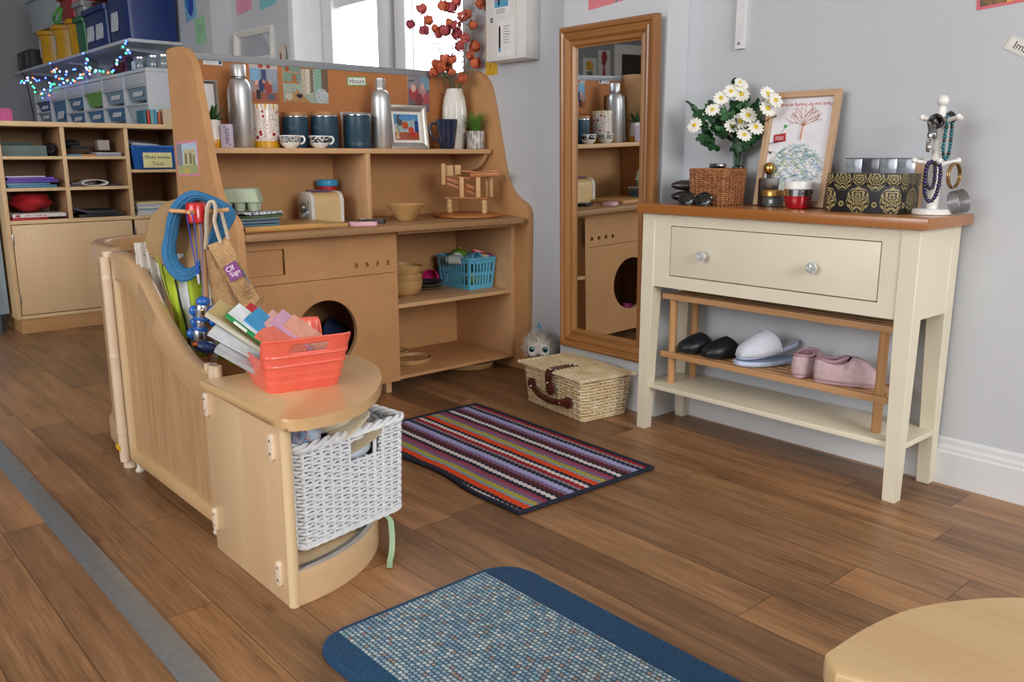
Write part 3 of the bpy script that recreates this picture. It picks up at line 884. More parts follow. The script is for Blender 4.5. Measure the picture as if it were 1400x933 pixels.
NAVY = mat('teal_navy_enamel', plain, '#27475a', .38, var=.04, scale=12)
def blue_canister(loc, r, h, label, word, lid):
    t = thing('blue_canister', label, 'canister', loc)
    b = MB(); pr = [(r*.97, 0), (r, .003), (r, h*.18)]
    for k in range(3): pr += [(r*.985, h*(.19+.045*k)), (r, h*(.205+.045*k))]
    pr += [(r, h*.93), (r*.985, h*.93)]
    b.lathe(pr, 44, cap1=lid); b.build('body', NAVY, t)
    b = MB(); b.lathe([(r*1.005, h*.925), (r*1.02, h*.93), (r*1.02, h*.955), (r*1.0, h*.965), (r*.95, h*.965)] + ([] if lid else [(r*.95, h*.5)]), 44, cap0=False); b.build('rim', CHROME, t, label='silver rim')
    if lid:
        b = MB(); b.lathe([(r*.96, h*.965), (r*1.01, h*.97), (r*1.01, h*1.05), (r*.96, h*1.075), (0, h*1.075)], 44, cap1=False); b.build('lid', mat('lid_wood', wood, '#b98a58', '#9a6c40', 'x', 1.5), t, label='wooden lid')
    if word:
        b = MB(); w = .58*r; M0 = Matrix.Rotation(R(48.5), 4, 'Z')
        b.text(word, M0 @ Matrix.Translation((0, -r-.0003, h*.62)) @ Matrix.Rotation(R(90), 4, 'X'), h*.2)
        b.build('lettering', mat('embossed', plain, '#2e5063', .3), t, smooth=0)
    return t
blue_canister((-2.632, 1.378, ZS), .0425, .107, 'navy enamel canister with wooden lid nearest the cherry canister', 'tea', True)
blue_canister((-2.622, 1.480, ZS), .0455, .111, 'navy enamel canister with wooden lid, second of the pair with lids', 'sugar', True)
blue_canister((-2.61, 1.598, ZS), .0455, .119, 'navy canister without lid beside the uncapped bottle', None, False)
picture_frame('photo_frame', 'white edged acrylic photo frame standing behind the lidless navy canister', (-2.683, 1.580, ZS), HALF, .118, .124, .005, .014, col('#dfe2e4', .2), picture([('r', 0, 0, .5, .9, '#5a1e22'), ('e', .0, .2, .4, .6, '#7a2a2a')], '#44515a', .2, 5))

def cup(loc, label, seed):
    t = thing('white_cup', label, 'cup', loc, R(48.5))
    m = NT('cup_band_%d' % seed); tc = m.n('ShaderNodeTexCoord'); sp = m.n('ShaderNodeSeparateXYZ'); m.l(tc.outputs['Object'], sp.inputs[0])
    ang = m.math('ARCTAN2', sp.outputs[1], sp.outputs[0])
    u = m.math('MULTIPLY', ang, 9.0 if seed == 1 else 6.0); v = m.math('MULTIPLY', sp.outputs[2], 330.0)
    cb = m.n('ShaderNodeCombineXYZ'); m.l(u, cb.inputs[0]); m.l(v, cb.inputs[1])
    vo = m.n('ShaderNodeTexVoronoi'); vo.feature = 'DISTANCE_TO_EDGE' if seed == 1 else 'F1'; vo.inputs['Scale'].default_value = .75 if seed == 1 else .55; m.l(cb.outputs[0], vo.inputs['Vector'])
    k = m.ramp(vo.outputs['Distance'], [(.10, srgb('#1d2126')), (.16, srgb('#eef0ee'))] if seed == 1 else [(.25, srgb('#23282d')), (.3, srgb('#eef0ee')), (.45, srgb('#eef0ee')), (.5, srgb('#2a2f33'))])
    inb = m.math('MULTIPLY', m.math('GREATER_THAN', sp.outputs[2], .017), m.math('LESS_THAN', sp.outputs[2], .036))
    m.base(m.mix(inb, srgb('#eceeea'), k)); m.set(Roughness=.2, Coat_Weight=.5)
    b = MB(); b.lathe([(.017, 0), (.019, .002), (.027, .009), (.0315, .018), (.033, .030), (.0335, .0392), (.032, .0392), (.030, .025), (.024, .010), (0, .007)], 40, cap1=False); b.build('bowl', m.m, t)
    b = MB(); b.tube(spline([(.031, 0, .034), (.040, 0, .036), (.046, 0, .028), (.043, 0, .018), (.033, 0, .013)], 5), .0032, 8); b.build('handle', col('#eceeea', .2, coat=.5), t)
cup((-2.543, 1.312, ZS), 'white cup with small black scalework band before the first lidded navy canister', 1)
cup((-2.543, 1.415, ZS), 'white cup with broad black and white band before the second lidded navy canister', 2)

fruit = picture([('r', 0, .62, 1, 1, '#4f8fc0'), ('r', .15, .35, .85, .9, '#9fb9bd'), ('e', .1, .55, .35, .98, '#3f4a52'), ('e', .2, .75, .85, 1.0, '#5a97cf'), ('e', .3, .42, .58, .72, '#c4562f'), ('e', .56, .28, .8, .52, '#cf4a35'), ('r', 0, 0, 1, .3, '#a5502c'), ('t', .03, .05, .22, .62, '#d9b57f'), ('l', .2, .05, .12, .6, '#2f4a7a'), ('l', .5, .12, .62, .28, '#3a2a22'), ('e', .62, .1, .86, .34, '#b9332a'), ('r', .84, .3, 1, .75, '#28468a')], '#b4c2bc', .2, 7)
picture_frame('photo_frame', 'ornate silver photo frame with fruit picture leaning beside the uncapped bottle', (-2.628, 1.735, ZS), R(84), .160, .153, .021, .018, mat('ornate_silver', plain, '#b7b1a8', .3, metal=.6, var=.1, scale=40), fruit, matw=.012, lean=R(8))

def navy_mug():
    t = thing('navy_mug', 'glossy dark navy mug in front of the white vase', 'mug', (-2.556, 1.944, ZS), R(48.5))
    m = mat('navy_glaze', plain, '#15243f', .12, var=.1, scale=30, coat=.6)
    b = MB(); b.lathe([(.025, 0), (.027, .002), (.031, .03), (.0365, .07), (.0395, .104), (.0385, .105), (.037, .104), (.033, .05), (.026, .008), (0, .006)], 40, cap1=False); b.build('body', m, t)
    b = MB(); b.tube(spline([(-.035, 0, .088), (-.052, 0, .092), (-.062, 0, .078), (-.060, 0, .055), (-.046, 0, .036), (-.030, 0, .030)], 6), .0048, 10); b.build('handle', m, t)
navy_mug()
def vase():
    t = thing('white_vase', 'tall white ribbed vase holding dried orange flowers', 'vase', (-2.648, 2.052, ZS))
    b = MB(); n = 72
    pr = [(.033, 0), (.036, .004), (.040, .03), (.0438, .08), (.0455, .115), (.044, .150), (.039, .185), (.032, .212), (.0295, .222), (.027, .222), (.028, .20), (.03, .15)]
    rs = []
    for r, z in pr:
        q = .0011 if .01 < z < .21 and r > .031 else 0
        rs.append([((r+q*(1 if i % 2 else -1))*cos(2*pi*i/n), (r+q*(1 if i % 2 else -1))*sin(2*pi*i/n), z) for i in range(n)])
    rs = [[Vector(p) for p in g] for g in rs]
    b.loft([[tuple(p) for p in g] for g in rs], cap1=True); b.build('body', col('#e6e3dc', .3, coat=.4, var=.02), t)
vase()
def lantern_bunch():
    o = Vector((-2.648, 2.052, ZS+.21))
    t = thing('dried_flower_bunch', 'bunch of dried orange-red papery flowers standing in the white vase', 'flowers', o)
    rgt = Vector((.6625, .749, 0)); k = .00281
    px = [(582, 25), (568, 44), (589, 37), (585, 51), (603, 54), (613, 51), (610, 20), (620, 22), (627, 15), (650, 7), (658, 17), (635, 35), (648, 43), (627, 47), (619, 42), (638, 61), (650, 69), (631, 71), (644, 80), (651, 89), (611, 85), (620, 86), (614, 95), (599, 91), (596, 101), (620, 101), (605, 94), (634, 110), (641, 30), (628, 56), (600, 48), (606, 96)]
    rr = random.Random(3)
    reds = [mat('petal_%d' % i, plain, h, .6, var=.18, scale=90) for i, h in enumerate(('#b85048', '#ad4a4c', '#c86440', '#c05f58', '#a84650'))]
    ends = []
    fwd = Vector((-.749, .6625, 0))
    for i, (x, y) in enumerate(px):
        p = rgt*((x-622)*k)+Vector((0, 0, (122-y)*k*1.02+.012))+fwd*rr.uniform(-.065, -.01)
        ends.append(p)
        b = MB(); r = rr.uniform(.0160, .0215); n = 6
        M0 = Matrix.Translation(p) @ Euler((rr.uniform(-.9, .9), rr.uniform(-.9, .9), rr.uniform(0, 6))).to_matrix().to_4x4()
        b.M = M0
        for q in range(n):
            a = q*2*pi/n+(.3 if q % 2 else 0); rad = r*(.8 if q % 2 else 1)
            def pet(u, v, a=a, rad=rad):
                th = -1.45+2.35*v; w = (u-.5)*1.5*cos(th*.75)
                rr_ = rad*(.98+.14*sin(5*u+3*v))
                return (rr_*cos(th)*cos(a+w), rr_*cos(th)*sin(a+w), rr_*sin(th)*1.05)
            b.grid(4, 6, pet)
        b.build('flower', reds[4 if y < 60 and x < 632 and i % 2 else (2 if x > 640 or y > 80 else i % 4)], t, smooth=80)
    STM = mat('dry_stem', plain, '#6f7058', .8, var=.2)
    roots = [Vector((rr.uniform(-.016, .016), rr.uniform(-.016, .016), -.12)) for _ in range(8)]
    gr = [[0, 1, 2, 3, 30], [4, 5, 13, 14], [6, 7, 8], [9, 10, 11, 12, 28], [15, 16, 29], [17, 18, 19], [20, 21, 22, 25], [23, 24, 26, 31, 27]]
    for rt_, g in zip(roots, gr):
        b = MB()
        for j, i in enumerate(g):
            e = ends[i]; mid = rt_.lerp(e, .45)+Vector((rr.uniform(-.01, .01), rr.uniform(-.01, .01), .03))
            nk = Vector((rt_.x*1.2, rt_.y*1.2, .012))
            b.tube(spline([rt_, nk, mid, e], 6), [.0016]*6+[.0013]*6+[.0009]*7, 5)
            if j % 2 == 0:
                for s_ in (-1, 1):
                    c = mid.lerp(e, .5); d = rgt*s_*.016+Vector((0, 0, .012))
                    b.tube([c, c+d*.6, c+d], [.0008, .0022, .0003], 4)
        b.build('stem', STM, t)
lantern_bunch()
def grass_pot():
    t = thing('grass_pot', 'spiky green grass in a pale speckled round pot at right end of upper shelf', 'potted plant', (-2.556, 2.078, ZS))
    m = NT('bark_glaze'); n = m.noise(m.coord((150, 150, 25)), 1, 3); m.base(m.ramp(n, [(.42, srgb('#8d8883')), (.52, srgb('#cfcbc6')), (.7, srgb('#e0dcd7'))])); m.set(Roughness=.6)
    b = MB(); b.lathe([(.031, 0), (.0335, .002), (.0345, .064), (.033, .066), (.031, .064), (.030, .056), (0, .056)], 36, cap1=False); b.build('pot', m.m, t)
    rr = random.Random(5); b = MB()
    for i in range(210):
        a = rr.uniform(0, 2*pi); r0 = rr.uniform(0, .018); sp_ = rr.uniform(.010, .055); h = rr.uniform(.040, .098)
        p0 = Vector((r0*cos(a), r0*sin(a), .054)); p2 = p0+Vector((sp_*cos(a), min(.036, sp_*sin(a)), h-.25*sp_)); p1 = p0.lerp(p2, .5)+Vector((-.12*sp_*cos(a), -.12*sp_*sin(a), .012))
        sd = Vector((-sin(a), cos(a), 0))*.0011
        b.loft([[p0-sd, p0+sd, p0+Vector((0, 0, .0006))], [p1-sd, p1+sd, p1+Vector((0, 0, .0006))], [p2-sd*.15, p2+sd*.15, p2+Vector((0, 0, .0002))]])
    o = b.build('grass', mat('grass_blade', plain, '#5f8a33', .6, var=.35, scale=120), t)
    o['kind'] = 'stuff'
grass_pot()

# pinned to the display board
XB = -2.7112
nursery = picture([('r', 0, .0, 1, .25, '#a8604a'), ('r', 0, .88, 1, 1, '#c8b9b4'), ('r', .05, .55, .35, .9, '#7fb0d4'), ('r', .42, .45, .58, .85, '#3a4a7a'), ('r', .62, .5, .95, .9, '#9aa5b4'), ('e', .1, .2, .38, .55, '#b98a86'), ('e', .3, .25, .5, .6, '#2d3a66'), ('e', .5, .2, .78, .55, '#a8453a'), ('e', .18, .45, .3, .58, '#e0b79a'), ('e', .44, .48, .54, .6, '#c89878'), ('e', .66, .46, .76, .58, '#d9aa88'), ('r', .2, .05, .35, .3, '#23242a'), ('r', .6, .05, .85, .2, '#54607a'), ('e', .3, .9, .5, 1, '#b43a34'), ('e', .6, .9, .75, 1, '#a02f30')], '#8f97a6', .3, 11)
sheet_obj('pinned_photo', 'small portrait photo of children pinned above the cherry canister', 'photo', (XB, 1.268, .975), HALF, .098, .116, nursery, 'photos pinned to the display board', gloss=True)
room = picture([('r', 0, .55, .4, 1, '#7f9a8a'), ('r', 0, .78, .38, .83, '#c98f58'), ('r', 0, .5, .36, .55, '#b77c48'), ('e', .05, .82, .15, .98, '#a0522d'), ('e', .2, .55, .3, .75, '#b5643a'), ('r', .38, .9, .75, .97, '#a9794a'), ('r', .42, .2, .48, .92, '#c9b7a0'), ('r', .5, .25, .58, .9, '#d8cbb7'), ('r', .6, .3, .66, .92, '#7a6a5a'), ('r', .7, .3, .86, .95, '#86b09c'), ('r', .86, .3, 1, .95, '#6b5a48'), ('e', .7, .0, 1, .4, '#b9bfc4'), ('t', .0, .0, .6, .35, '#b98d5e'), ('e', .28, .12, .42, .25, '#2c2722'), ('e', .05, .05, .2, .25, '#d0c3b0')], '#a3b3a6', .3, 12)
sheet_obj('pinned_photo', 'landscape photo of a play room with shelves pinned at middle of the display board', 'photo', (XB, 1.384, .976), HALF, .168, .120, room, 'photos pinned to the display board', gloss=True)
kids = picture([('r', 0, .6, .6, 1, '#8e8a93'), ('r', .6, .6, 1, 1, '#7fa6b8'), ('e', .05, .3, .5, .68, '#a8444c'), ('e', .5, .35, .85, .7, '#b98a92'), ('e', .35, .15, .7, .5, '#8a3a44'), ('e', .7, .2, 1, .5, '#b5525a'), ('e', .15, .52, .38, .72, '#e0b8a4'), ('e', .58, .58, .76, .76, '#d8ab98'), ('r', .1, .0, .5, .2, '#4a4450'), ('l', .05, .8, .3, .84, '#2a2a30')], '#7d6670', .3, 13)
sheet_obj('pinned_photo', 'portrait photo pinned above the ornate frame near the vase', 'photo', (XB, 1.884, .962), HALF, .098, .134, kids, 'photos pinned to the display board', gloss=True)
def word_label(name, label, loc, rz, w, h, text, size, rim, bg, ink, tilt=0.0, cat='label'):
    t = thing(name, label, cat, loc, rz)
    t.rotation_euler = (Matrix.Rotation(rz, 3, 'Z') @ Matrix.Rotation(tilt, 3, 'Y')).to_euler()
    b = MB(); b.bx(0, w, 0, .0006, 0, h); b.build('card', col(rim, .6), t)
    b = MB(); m_ = .07*w if rim != bg else 0
    b.bx(m_*.6, w-m_*.6, -.0003, .0001, m_*.6, h-m_*.6); b.build('paper', col(bg, .6), t)
    b = MB(); lines = text if isinstance(text, list) else [text]
    for i, s_ in enumerate(lines):
        b.text(s_, Matrix.Translation((w/2, -.0004, h*(.5+.5*(len(lines)-1)/len(lines)-i/len(lines)))) @ Matrix.Rotation(R(90), 4, 'X'), size, .0002)
    b.build('lettering', col(ink, .6), t, smooth=0)
    return t
word_label('word_card', 'green-rimmed House word card pinned to the display board', (XB, 1.630, 1.040), HALF, .076, .030, 'House', .024, '#6fb35a', '#eef2ec', '#23262b', tilt=R(-3))
word_label('word_card', 'tiny white printed label stuck at top left of the display board', (XB, 1.118, 1.078), HALF, .062, .0195, '', .01, '#e6e8ea', '#e6e8ea', '#2b3f6b')
b = MB(); b.text('...........', Matrix.Translation((XB+.0012, 1.140, 1.088)) @ Matrix.Rotation(HALF, 4, 'Z') @ Matrix.Rotation(HALF, 4, 'X'), .011, .0001)
b.bx(XB+.0007, XB+.0012, 1.168, 1.177, 1.0815, 1.0935)
TH(b, 'label_print', 'blue printed square and dots on the tiny white label', 'label', col('#2b4a86', .6), None, smooth=0)
castle = picture([('r', 0, .6, 1, 1, '#b9cfe0'), ('r', .05, .3, .3, .95, '#8d8f96'), ('r', .35, .25, .9, .75, '#c9c39a'), ('r', .4, .35, .5, .65, '#8d8358'), ('r', .6, .35, .7, .65, '#7d7650'), ('r', 0, 0, 1, .3, '#a9b07a'), ('e', .3, .0, .6, .25, '#c8b45f'), ('r', .75, .3, .85, .6, '#94906c')], '#cdd6d8', .2, 21)
sheet_obj('pinned_card', 'pink bordered picture card stuck to the outer left side panel', 'card', (-2.708, 1.0108, .738), 0, .172, .104, castle, None, border='#d9909f', bw=.008, tilt=R(-1.5))

# ----------------------------------------------------------------------------
# on the worktop
# ----------------------------------------------------------------------------
ZW = .5823
b = MB(); b.bx(-2.60, -2.36, 1.05, 1.400, 0, .012, .003)
TH(b, 'chopping_board', 'pale wooden chopping board under the folded cloths', 'chopping board', mat('board_wood', wood, '#cfa46c', '#b88750', 'y', 1), (0, 0, ZW))
b = MB(); b.tube([(-2.337, 1.048, .0095), (-2.337, 1.30, .0095)], .0092, 16)
TH(b, 'wooden_rolling_pin', 'plain wooden rolling pin lying along the front of the worktop', 'rolling pin', mat('pin_wood', wood, '#cc9c5c', '#b98445', 'y', 1), (0, 0, ZW))
b = MB()
def cloth_stack():
    cols = ['#3f7f87', '#5f7d92', '#6f8aa0', '#4d5f77', '#8aa58e', '#5a6b50']
    for k, h in enumerate(cols):
        z0 = .0125+k*.0052; ww = .062-.001*k
        b = MB(); rr = random.Random(k)
        def fn(u, v, k=k, ww=ww):
            return None
        outline = rrect(-.062+rr.uniform(-.006, .006), .062+rr.uniform(-.006, .006), -.068+rr.uniform(-.005, .005), .068+rr.uniform(-.005, .005), .014)
        b.prism(outline, 0, .0048, 'z', bev=.0018)
        for v in b.bm.verts: v.co.z += .0016*sin(v.co.x*60+k)+.0012*sin(v.co.y*50+k*2)
        TH(b, 'folded_cloth', ['teal folded cloth at the bottom of the cloth pile', 'slate blue folded cloth second from the bottom of the pile', 'grey-blue folded cloth third from the bottom of the pile', 'dark blue-grey folded cloth fourth from the bottom of the pile', 'sage green folded cloth fifth from the bottom of the pile', 'olive folded cloth just beneath the patterned cloth'][k], 'cloth', mat('cloth_%d' % k, plain, h, .9, var=.12, scale=200, bump=.2), (-2.462, 1.130, ZW+z0), R(4*k-8), 'folded cloths under the egg carton')
    m = NT('cloth_print'); n = m.noise(m.coord(), 130, 4, .7); m.base(m.ramp(n, [(.42, srgb('#2f4157')), (.5, srgb('#cfdbe2')), (.6, srgb('#dfe7ea'))])); m.set(Roughness=.9)
    b = MB(); b.prism(rrect(-.064, .064, -.072, .072, .016), 0, .007, 'z', bev=.0025)
    for v in b.bm.verts: v.co.z += .003*sin(v.co.x*40)+.002*sin(v.co.y*55)
    TH(b, 'folded_cloth', 'pale blue patterned cloth on top of the pile under the egg carton', 'cloth', m.m, (-2.462, 1.132, ZW+.0465), R(12), 'folded cloths under the egg carton')
cloth_stack()
def egg_carton():
    t = thing('egg_carton', 'pale green cardboard egg carton on top of the folded cloths', 'egg carton', (-2.49, 1.113, ZW+.0555), R(55))
    m = mat('carton_pulp', plain, '#b3c0a6', .85, var=.08, scale=60, bump=.3, bscale=300)
    b = MB(); 
    def rr_(w, d, r, z): return [(p[0], p[1], z) for p in rrect(-w, w, -d, d, r, 4)]
    b.loft([rr_(.060, .045, .010, .030), rr_(.058, .043, .010, .034), rr_(.052, .037, .012, .064), rr_(.046, .031, .012, .068)]); b.build('lid', m, t)
    b = MB()
    for ix in (-1, 0, 1):
        for iy in (-1, 1):
            b.lathe([(.011, 0), (.013, .001), (.0185, .027), (.0195, .030)], 16, (ix*.0385, iy*.0225, 0))
    b.loft([rr_(.062, .047, .008, .0275), rr_(.062, .047, .008, .0305)])
    b.build('tray', m, t)
egg_carton()
def toaster():
    t = thing('toy_toaster', 'cream and wood toy toaster standing on the worktop', 'toaster', (-2.59, 1.437, ZW), HALF)
    # local x -> +y, local -y -> +x (front)
    W, D, H = .108, .088, .100
    prof = [(-D/2, 0), (-D/2, H-.03)] + [(-D/2+.03-.03*cos(R(a)), H-.03+.03*sin(R(a))) for a in range(0, 91, 15)] + [(D/2-.03+.03*sin(R(a)), H-.03+.03*cos(R(a))) for a in range(0, 91, 15)] + [(D/2, 0)]
    b = MB(); b.prism(prof, -W/2+.006, W/2-.006, 'x'); b.build('body', mat('toaster_wood', wood, '#dcc08e', '#cdab75', 'x', 1, .4), t, smooth=50)
    for s_ in (-1, 1):
        b = MB(); b.prism([(p[0]*1.03, p[1]*1.02+.0005) for p in prof], s_*W/2-.007, s_*W/2+.007, 'x', bev=.003); b.build('side_cheek', col('#d9d6ce', .4), t, smooth=50, label='cream side cheek')
    for y in (-.014, .014):
        b = MB(); b.bx(-W/2+.018, W/2-.018, y-.005, y+.005, H-.003, H+.0012); b.build('slot', col('#5b3a52', .6), t, label='dark slot in the top')
    b = MB(); b.M = Matrix.Translation((-W/2-.007, .004, .050)) @ Matrix.Rotation(R(-90), 4, 'Y'); b.lathe([(.0165, 0), (.0165, .012), (.014, .015), (0, .015)], 20, cap1=False); b.build('dial', mat('dial_grey', plain, '#77756f', .3, metal=.5), t, label='grey dial')
    b = MB(); b.bx(-W/2-.009, -W/2-.006, -.030, -.024, .03, .075, .001); b.build('lever_slot', col('#9a988f', .5), t)
    b = MB(); b.tube([(-W/2-.012, -.025, .034), (-W/2-.018, -.004, .024)], .006, 12); b.ball((-W/2-.012, -.027, .036), .0055, 10, 8); b.build('lever', col('#a9bccb', .35), t, label='pale blue lever')
    b = MB(); b.text('*', Matrix.Translation((.01, -D/2-.0002, .016)) @ Matrix.Rotation(HALF, 4, 'X'), .03); b.build('mark', col('#c7bfa9', .5), t, smooth=0)
toaster()
b = MB(); b.prism(rrect(-.035, .035, -.020, .020, .004), 0, .004, 'z', bev=.001)
TH(b, 'purple_card', 'purple patterned card lying on top of the toy toaster', 'card', mat('purple_print', plain, '#6a4560', .5, var=.4, scale=150), (-2.598, 1.428, ZW+.1025), R(80))
t = thing('red_tub', 'red tub with bright blue lid behind the toy toaster', 'tub', (-2.678, 1.512, ZW))
b = MB(); b.lathe([(.030, 0), (.032, .003), (.0335, .118)], 36); b.build('body', mat('red_print', plain, '#b02430', .35, var=.15, scale=50), t)
b = MB(); b.lathe([(.036, .116), (.037, .118), (.037, .132), (.034, .137), (0, .137)], 36, cap0=True, cap1=False); b.build('lid', col('#2f9fd0', .35), t, label='bright blue lid')

def phone(label, loc, rz, h, body, face):
    t = thing('toy_phone', label, 'toy phone', loc, rz, 'toy phones on the worktop')
    b = MB(); b.prism(rrect(-.045, .045, -.024, .024, .009), 0, h, 'z', bev=.003); b.build('case', col(body, .35), t)
    b = MB(); b.prism(rrect(-.014, .039, -.018, .018, .002), h, h+.0006, 'z'); b.build('screen', col(face, .2, coat=.4), t)
    b = MB()
    for i in range(3):
        for j in range(3): b.box((-.037+.007*i, -.009+.009*j, h+.0006), (.004, .006, .0012), .0004)
    b.build('keypad', col('#d8d8da', .4), t)
phone('pink toy phone lying flat on the worktop', (-2.372, 1.462, ZW), R(62), .011, '#d9a3b4', '#e9cfd8')
phone('black toy phone lying behind the pink one', (-2.440, 1.538, ZW), R(60), .013, '#1d1e22', '#2f3338')
BOWLW = mat('bowl_wood', wood, '#caa26c', '#a9804c', 'z', .9, .5)
def bowl(label, loc, r, h, group, foot=.45):
    t = thing('wooden_bowl', label, 'bowl', loc, 0, group)
    b = MB(); pr = [(r*foot*.9, 0), (r*foot, .001), (r*foot, h*.07), (r*foot*1.06, h*.09)] + [(r*(foot+(1-foot)*sin(R(a))**.9), h*.09+h*.91*(1-cos(R(a)))) for a in range(12, 91, 13)] + [(r, h), (r*.955, h)] + [(r*.94*(foot*.7+(1-foot*.7)*sin(R(a))), h*.16+h*.82*(1-cos(R(a)))) for a in range(78, -1, -13)] + [(0, h*.15)]
    b.lathe(pr, 40, cap1=False); b.build('body', BOWLW, t)
    return t
t = thing('wooden_bowl', 'flared wooden bowl standing alone on the worktop', 'bowl', (-2.452, 1.683, ZW), 0, 'wooden bowls')
b = MB(); b.lathe([(.026, 0), (.028, .001), (.032, .008), (.052, .034), (.068, .0555), (.0655, .0565), (.048, .036), (.028, .011), (0, .008)], 44, cap1=False); b.build('body', BOWLW, t)

def marble_run():
    t = thing('wooden_marble_run', 'wooden marble run toy on a round board at right of the worktop', 'toy', (-2.462, 1.962, ZW), R(48.5))
    A, B_ = mat('run_light', wood, '#d0a877', '#b88d5c', 'z', 1.5, .45), mat('run_orange', wood, '#b9743a', '#98582a', 'x', 1.5, .4)
    b = MB(); b.lathe([(.112, 0), (.122, .003), (.122, .009), (.114, .013), (0, .013)], 56, cap1=False); b.build('round_base', B_, t)
    for x, y, h in ((-.066, .01, .052), (.062, -.02, .050)):
        b = MB(); pr = []
        for k in range(3): pr += [(.0092, k*h/3+.0008), (.0105, k*h/3+.002), (.0105, (k+1)*h/3-.002), (.0092, (k+1)*h/3-.0008)]
        b.lathe([(r, z+.013) for r, z in pr], 20, (x, y, 0)); b.build('post', A, t)
    b = MB(); b.box((-.002, -.005, .0675), (.165, .030, .006), .002, (0, 0, R(-12))); b.build('lower_deck', B_, t)
    for x, y in ((-.020, -.012), (.040, -.022), (.086, .03), (.07, .045)):
        b = MB(); b.box((x, y, .0705+.036), (.016 if x < .05 else .012, .014, .072), .002); b.build('upright', A, t)
    b = MB(); b.box((-.086, .0, .1525), (.0135, .014, .076), .002); b.box((-.066, .016, .165), (.03, .018, .038), .002)
    b.build('end_block', A, t)
    b = MB(); b.box((-.036, .030, .168), (.022, .024, .034), .002); b.build('end_block', A, t)
    for y in (-.006, .014):
        b = MB(); b.box((-.02, y+.006, .118), (.125, .005, .012), .0015, (0, R(18), R(-6))); b.build('ramp_rail', B_, t)
    for y in (-.006, .014):
        b = MB(); b.box((-.02, y+.006, .100), (.125, .005, .010), .0015, (0, R(20), R(-6))); b.build('ramp_rail', B_, t)
    b = MB(); b.box((.062, .0, .151), (.105, .034, .015), .003, (0, R(-2), R(8))); b.build('upper_trough', B_, t)
    b = MB(); b.box((.02, .02, .160), (.10, .012, .006), .0015, (0, R(4), R(-12))); b.box((.085, .016, .163), (.05, .010, .008), .0015, (0, 0, R(6))); b.build('upper_rail', B_, t)
    b = MB(); b.box((-.012, .0, .140), (.046, .026, .007), .002, (0, R(6), 0)); b.build('tray', B_, t)
marble_run()

# ----------------------------------------------------------------------------
# on the hutch's lower shelves and behind the round hole
# ----------------------------------------------------------------------------
ZM = .3083
for k, (r, h, dz, ox, lb) in enumerate(((.061, .062, 0, 0, 'wooden bowl at the bottom of the stack on the middle shelf'), (.057, .058, .0265, .004, 'wooden bowl in the middle of the stack on the middle shelf'), (.062, .056, .062, -.006, 'wooden bowl on top of the stack on the middle shelf'))):
    o = bowl(lb, (-2.508+ox*.3, 1.712+ox, ZM+dz), r, h, 'wooden bowls')
    if k == 2: o.rotation_euler = (R(-5), R(3), 0)
for k, h in enumerate(('#7d7563', '#84806f', '#2c2c3a')):
    b = MB(); z = k*.0105
    b.lathe([(.030, 0), (.034, .0005), (.050, .0075), (.0555, .0105), (.054, .0115), (.046, .007), (0, .0045)], 40, cap1=False)
    TH(b, 'stacked_plate', ['olive-grey plate at the bottom of the small plate stack', 'olive-grey plate in the middle of the small plate stack', 'dark purple plate on top of the small plate stack'][k], 'plate', col(h, .45), (-2.600, 1.878, ZM+z), 0, 'plates stacked beside the bowls')
t = thing('pink_cup', 'bright pink plastic cup lying behind the stacked plates', 'cup', (-2.672, 1.950, ZM+.0305)); t.rotation_euler = (R(78), 0, R(35))
b = MB(); b.lathe([(.022, -.032), (.024, -.031), (.029, .03), (.0275, .03), (.022, -.026), (0, -.026)], 32, cap1=False); b.build('body', col('#d42a7e', .3), t)

def laundry_basket():
    t = thing('blue_basket', 'light blue slotted plastic basket of play food on the middle shelf', 'basket', (-2.560, 2.029, ZM))
    m = mat('sky_plastic', plain, '#5fb6d8', .35, var=.03)
    L0, L1, W0, W1, H = .088, .100, .056, .065, .116   # half sizes in x (depth) and y
    def pt(side, s_, z, off=0):
        q = z/H; a = L0+(L1-L0)*q+off; c = W0+(W1-W0)*q+off
        return {'f': (a, -c+2*c*s_, z), 'b': (-a, c-2*c*s_, z), 'l': (-a+2*a*s_, -c, z), 'r': (a-2*a*s_, c, z)}[side]
    for side, ns in (('f', 7), ('b', 7), ('l', 10), ('r', 10)):
        b = MB()
        for off, th in ((0, 1),):
            bands = [(0, .018), (.052, .064), (.098, H)]
            def quad(s0, s1, z0, z1):
                P = [pt(side, s0, z0), pt(side, s1, z0), pt(side, s1, z1), pt(side, s0, z1)]
                Q = [pt(side, s0, z0, -.0025), pt(side, s1, z0, -.0025), pt(side, s1, z1, -.0025), pt(side, s0, z1, -.0025)]
                a = [b.v(p) for p in P]; c = [b.v(p) for p in Q]
                b.f(a); b.f(list(reversed(c)))
                for i in range(4):
                    j = (i+1) % 4; b.f([a[j], a[i], c[i], c[j]])
            for z0, z1 in bands: quad(0, 1, z0, z1)
            for z0, z1 in ((.018, .052), (.064, .098)):
                e = .07
                quad(0, e, z0, z1); quad(1-e, 1, z0, z1)
                for k in range(1, ns):
                    c = e+(1-2*e)*k/ns; wd = .36*(1-2*e)/ns
                    quad(c-wd*.8, c+wd*.8, z0, z1)
        b.build('slotted_side', m, t, smooth=0)
    b = MB(); b.bx(-L0, L0, -W0, W0, 0, .003); b.build('base', m, t)
    b = MB(); pts = [(p[0], p[1], H) for p in rrect(-L1-.004, L1+.004, -W1-.004, W1+.004, .016)]
    b.tube(pts, .0045, 8, close=True); b.build('rim', m, t)
laundry_basket()
def food(name, label, cat, b, m, loc, rot=(0, 0, 0)):
    o = b.build(name, m); o.location = loc; o.rotation_euler = rot
    return tag(o, label, cat, 'play food in the light blue basket')
BO = Vector((-2.560, 2.029, ZM+.006))
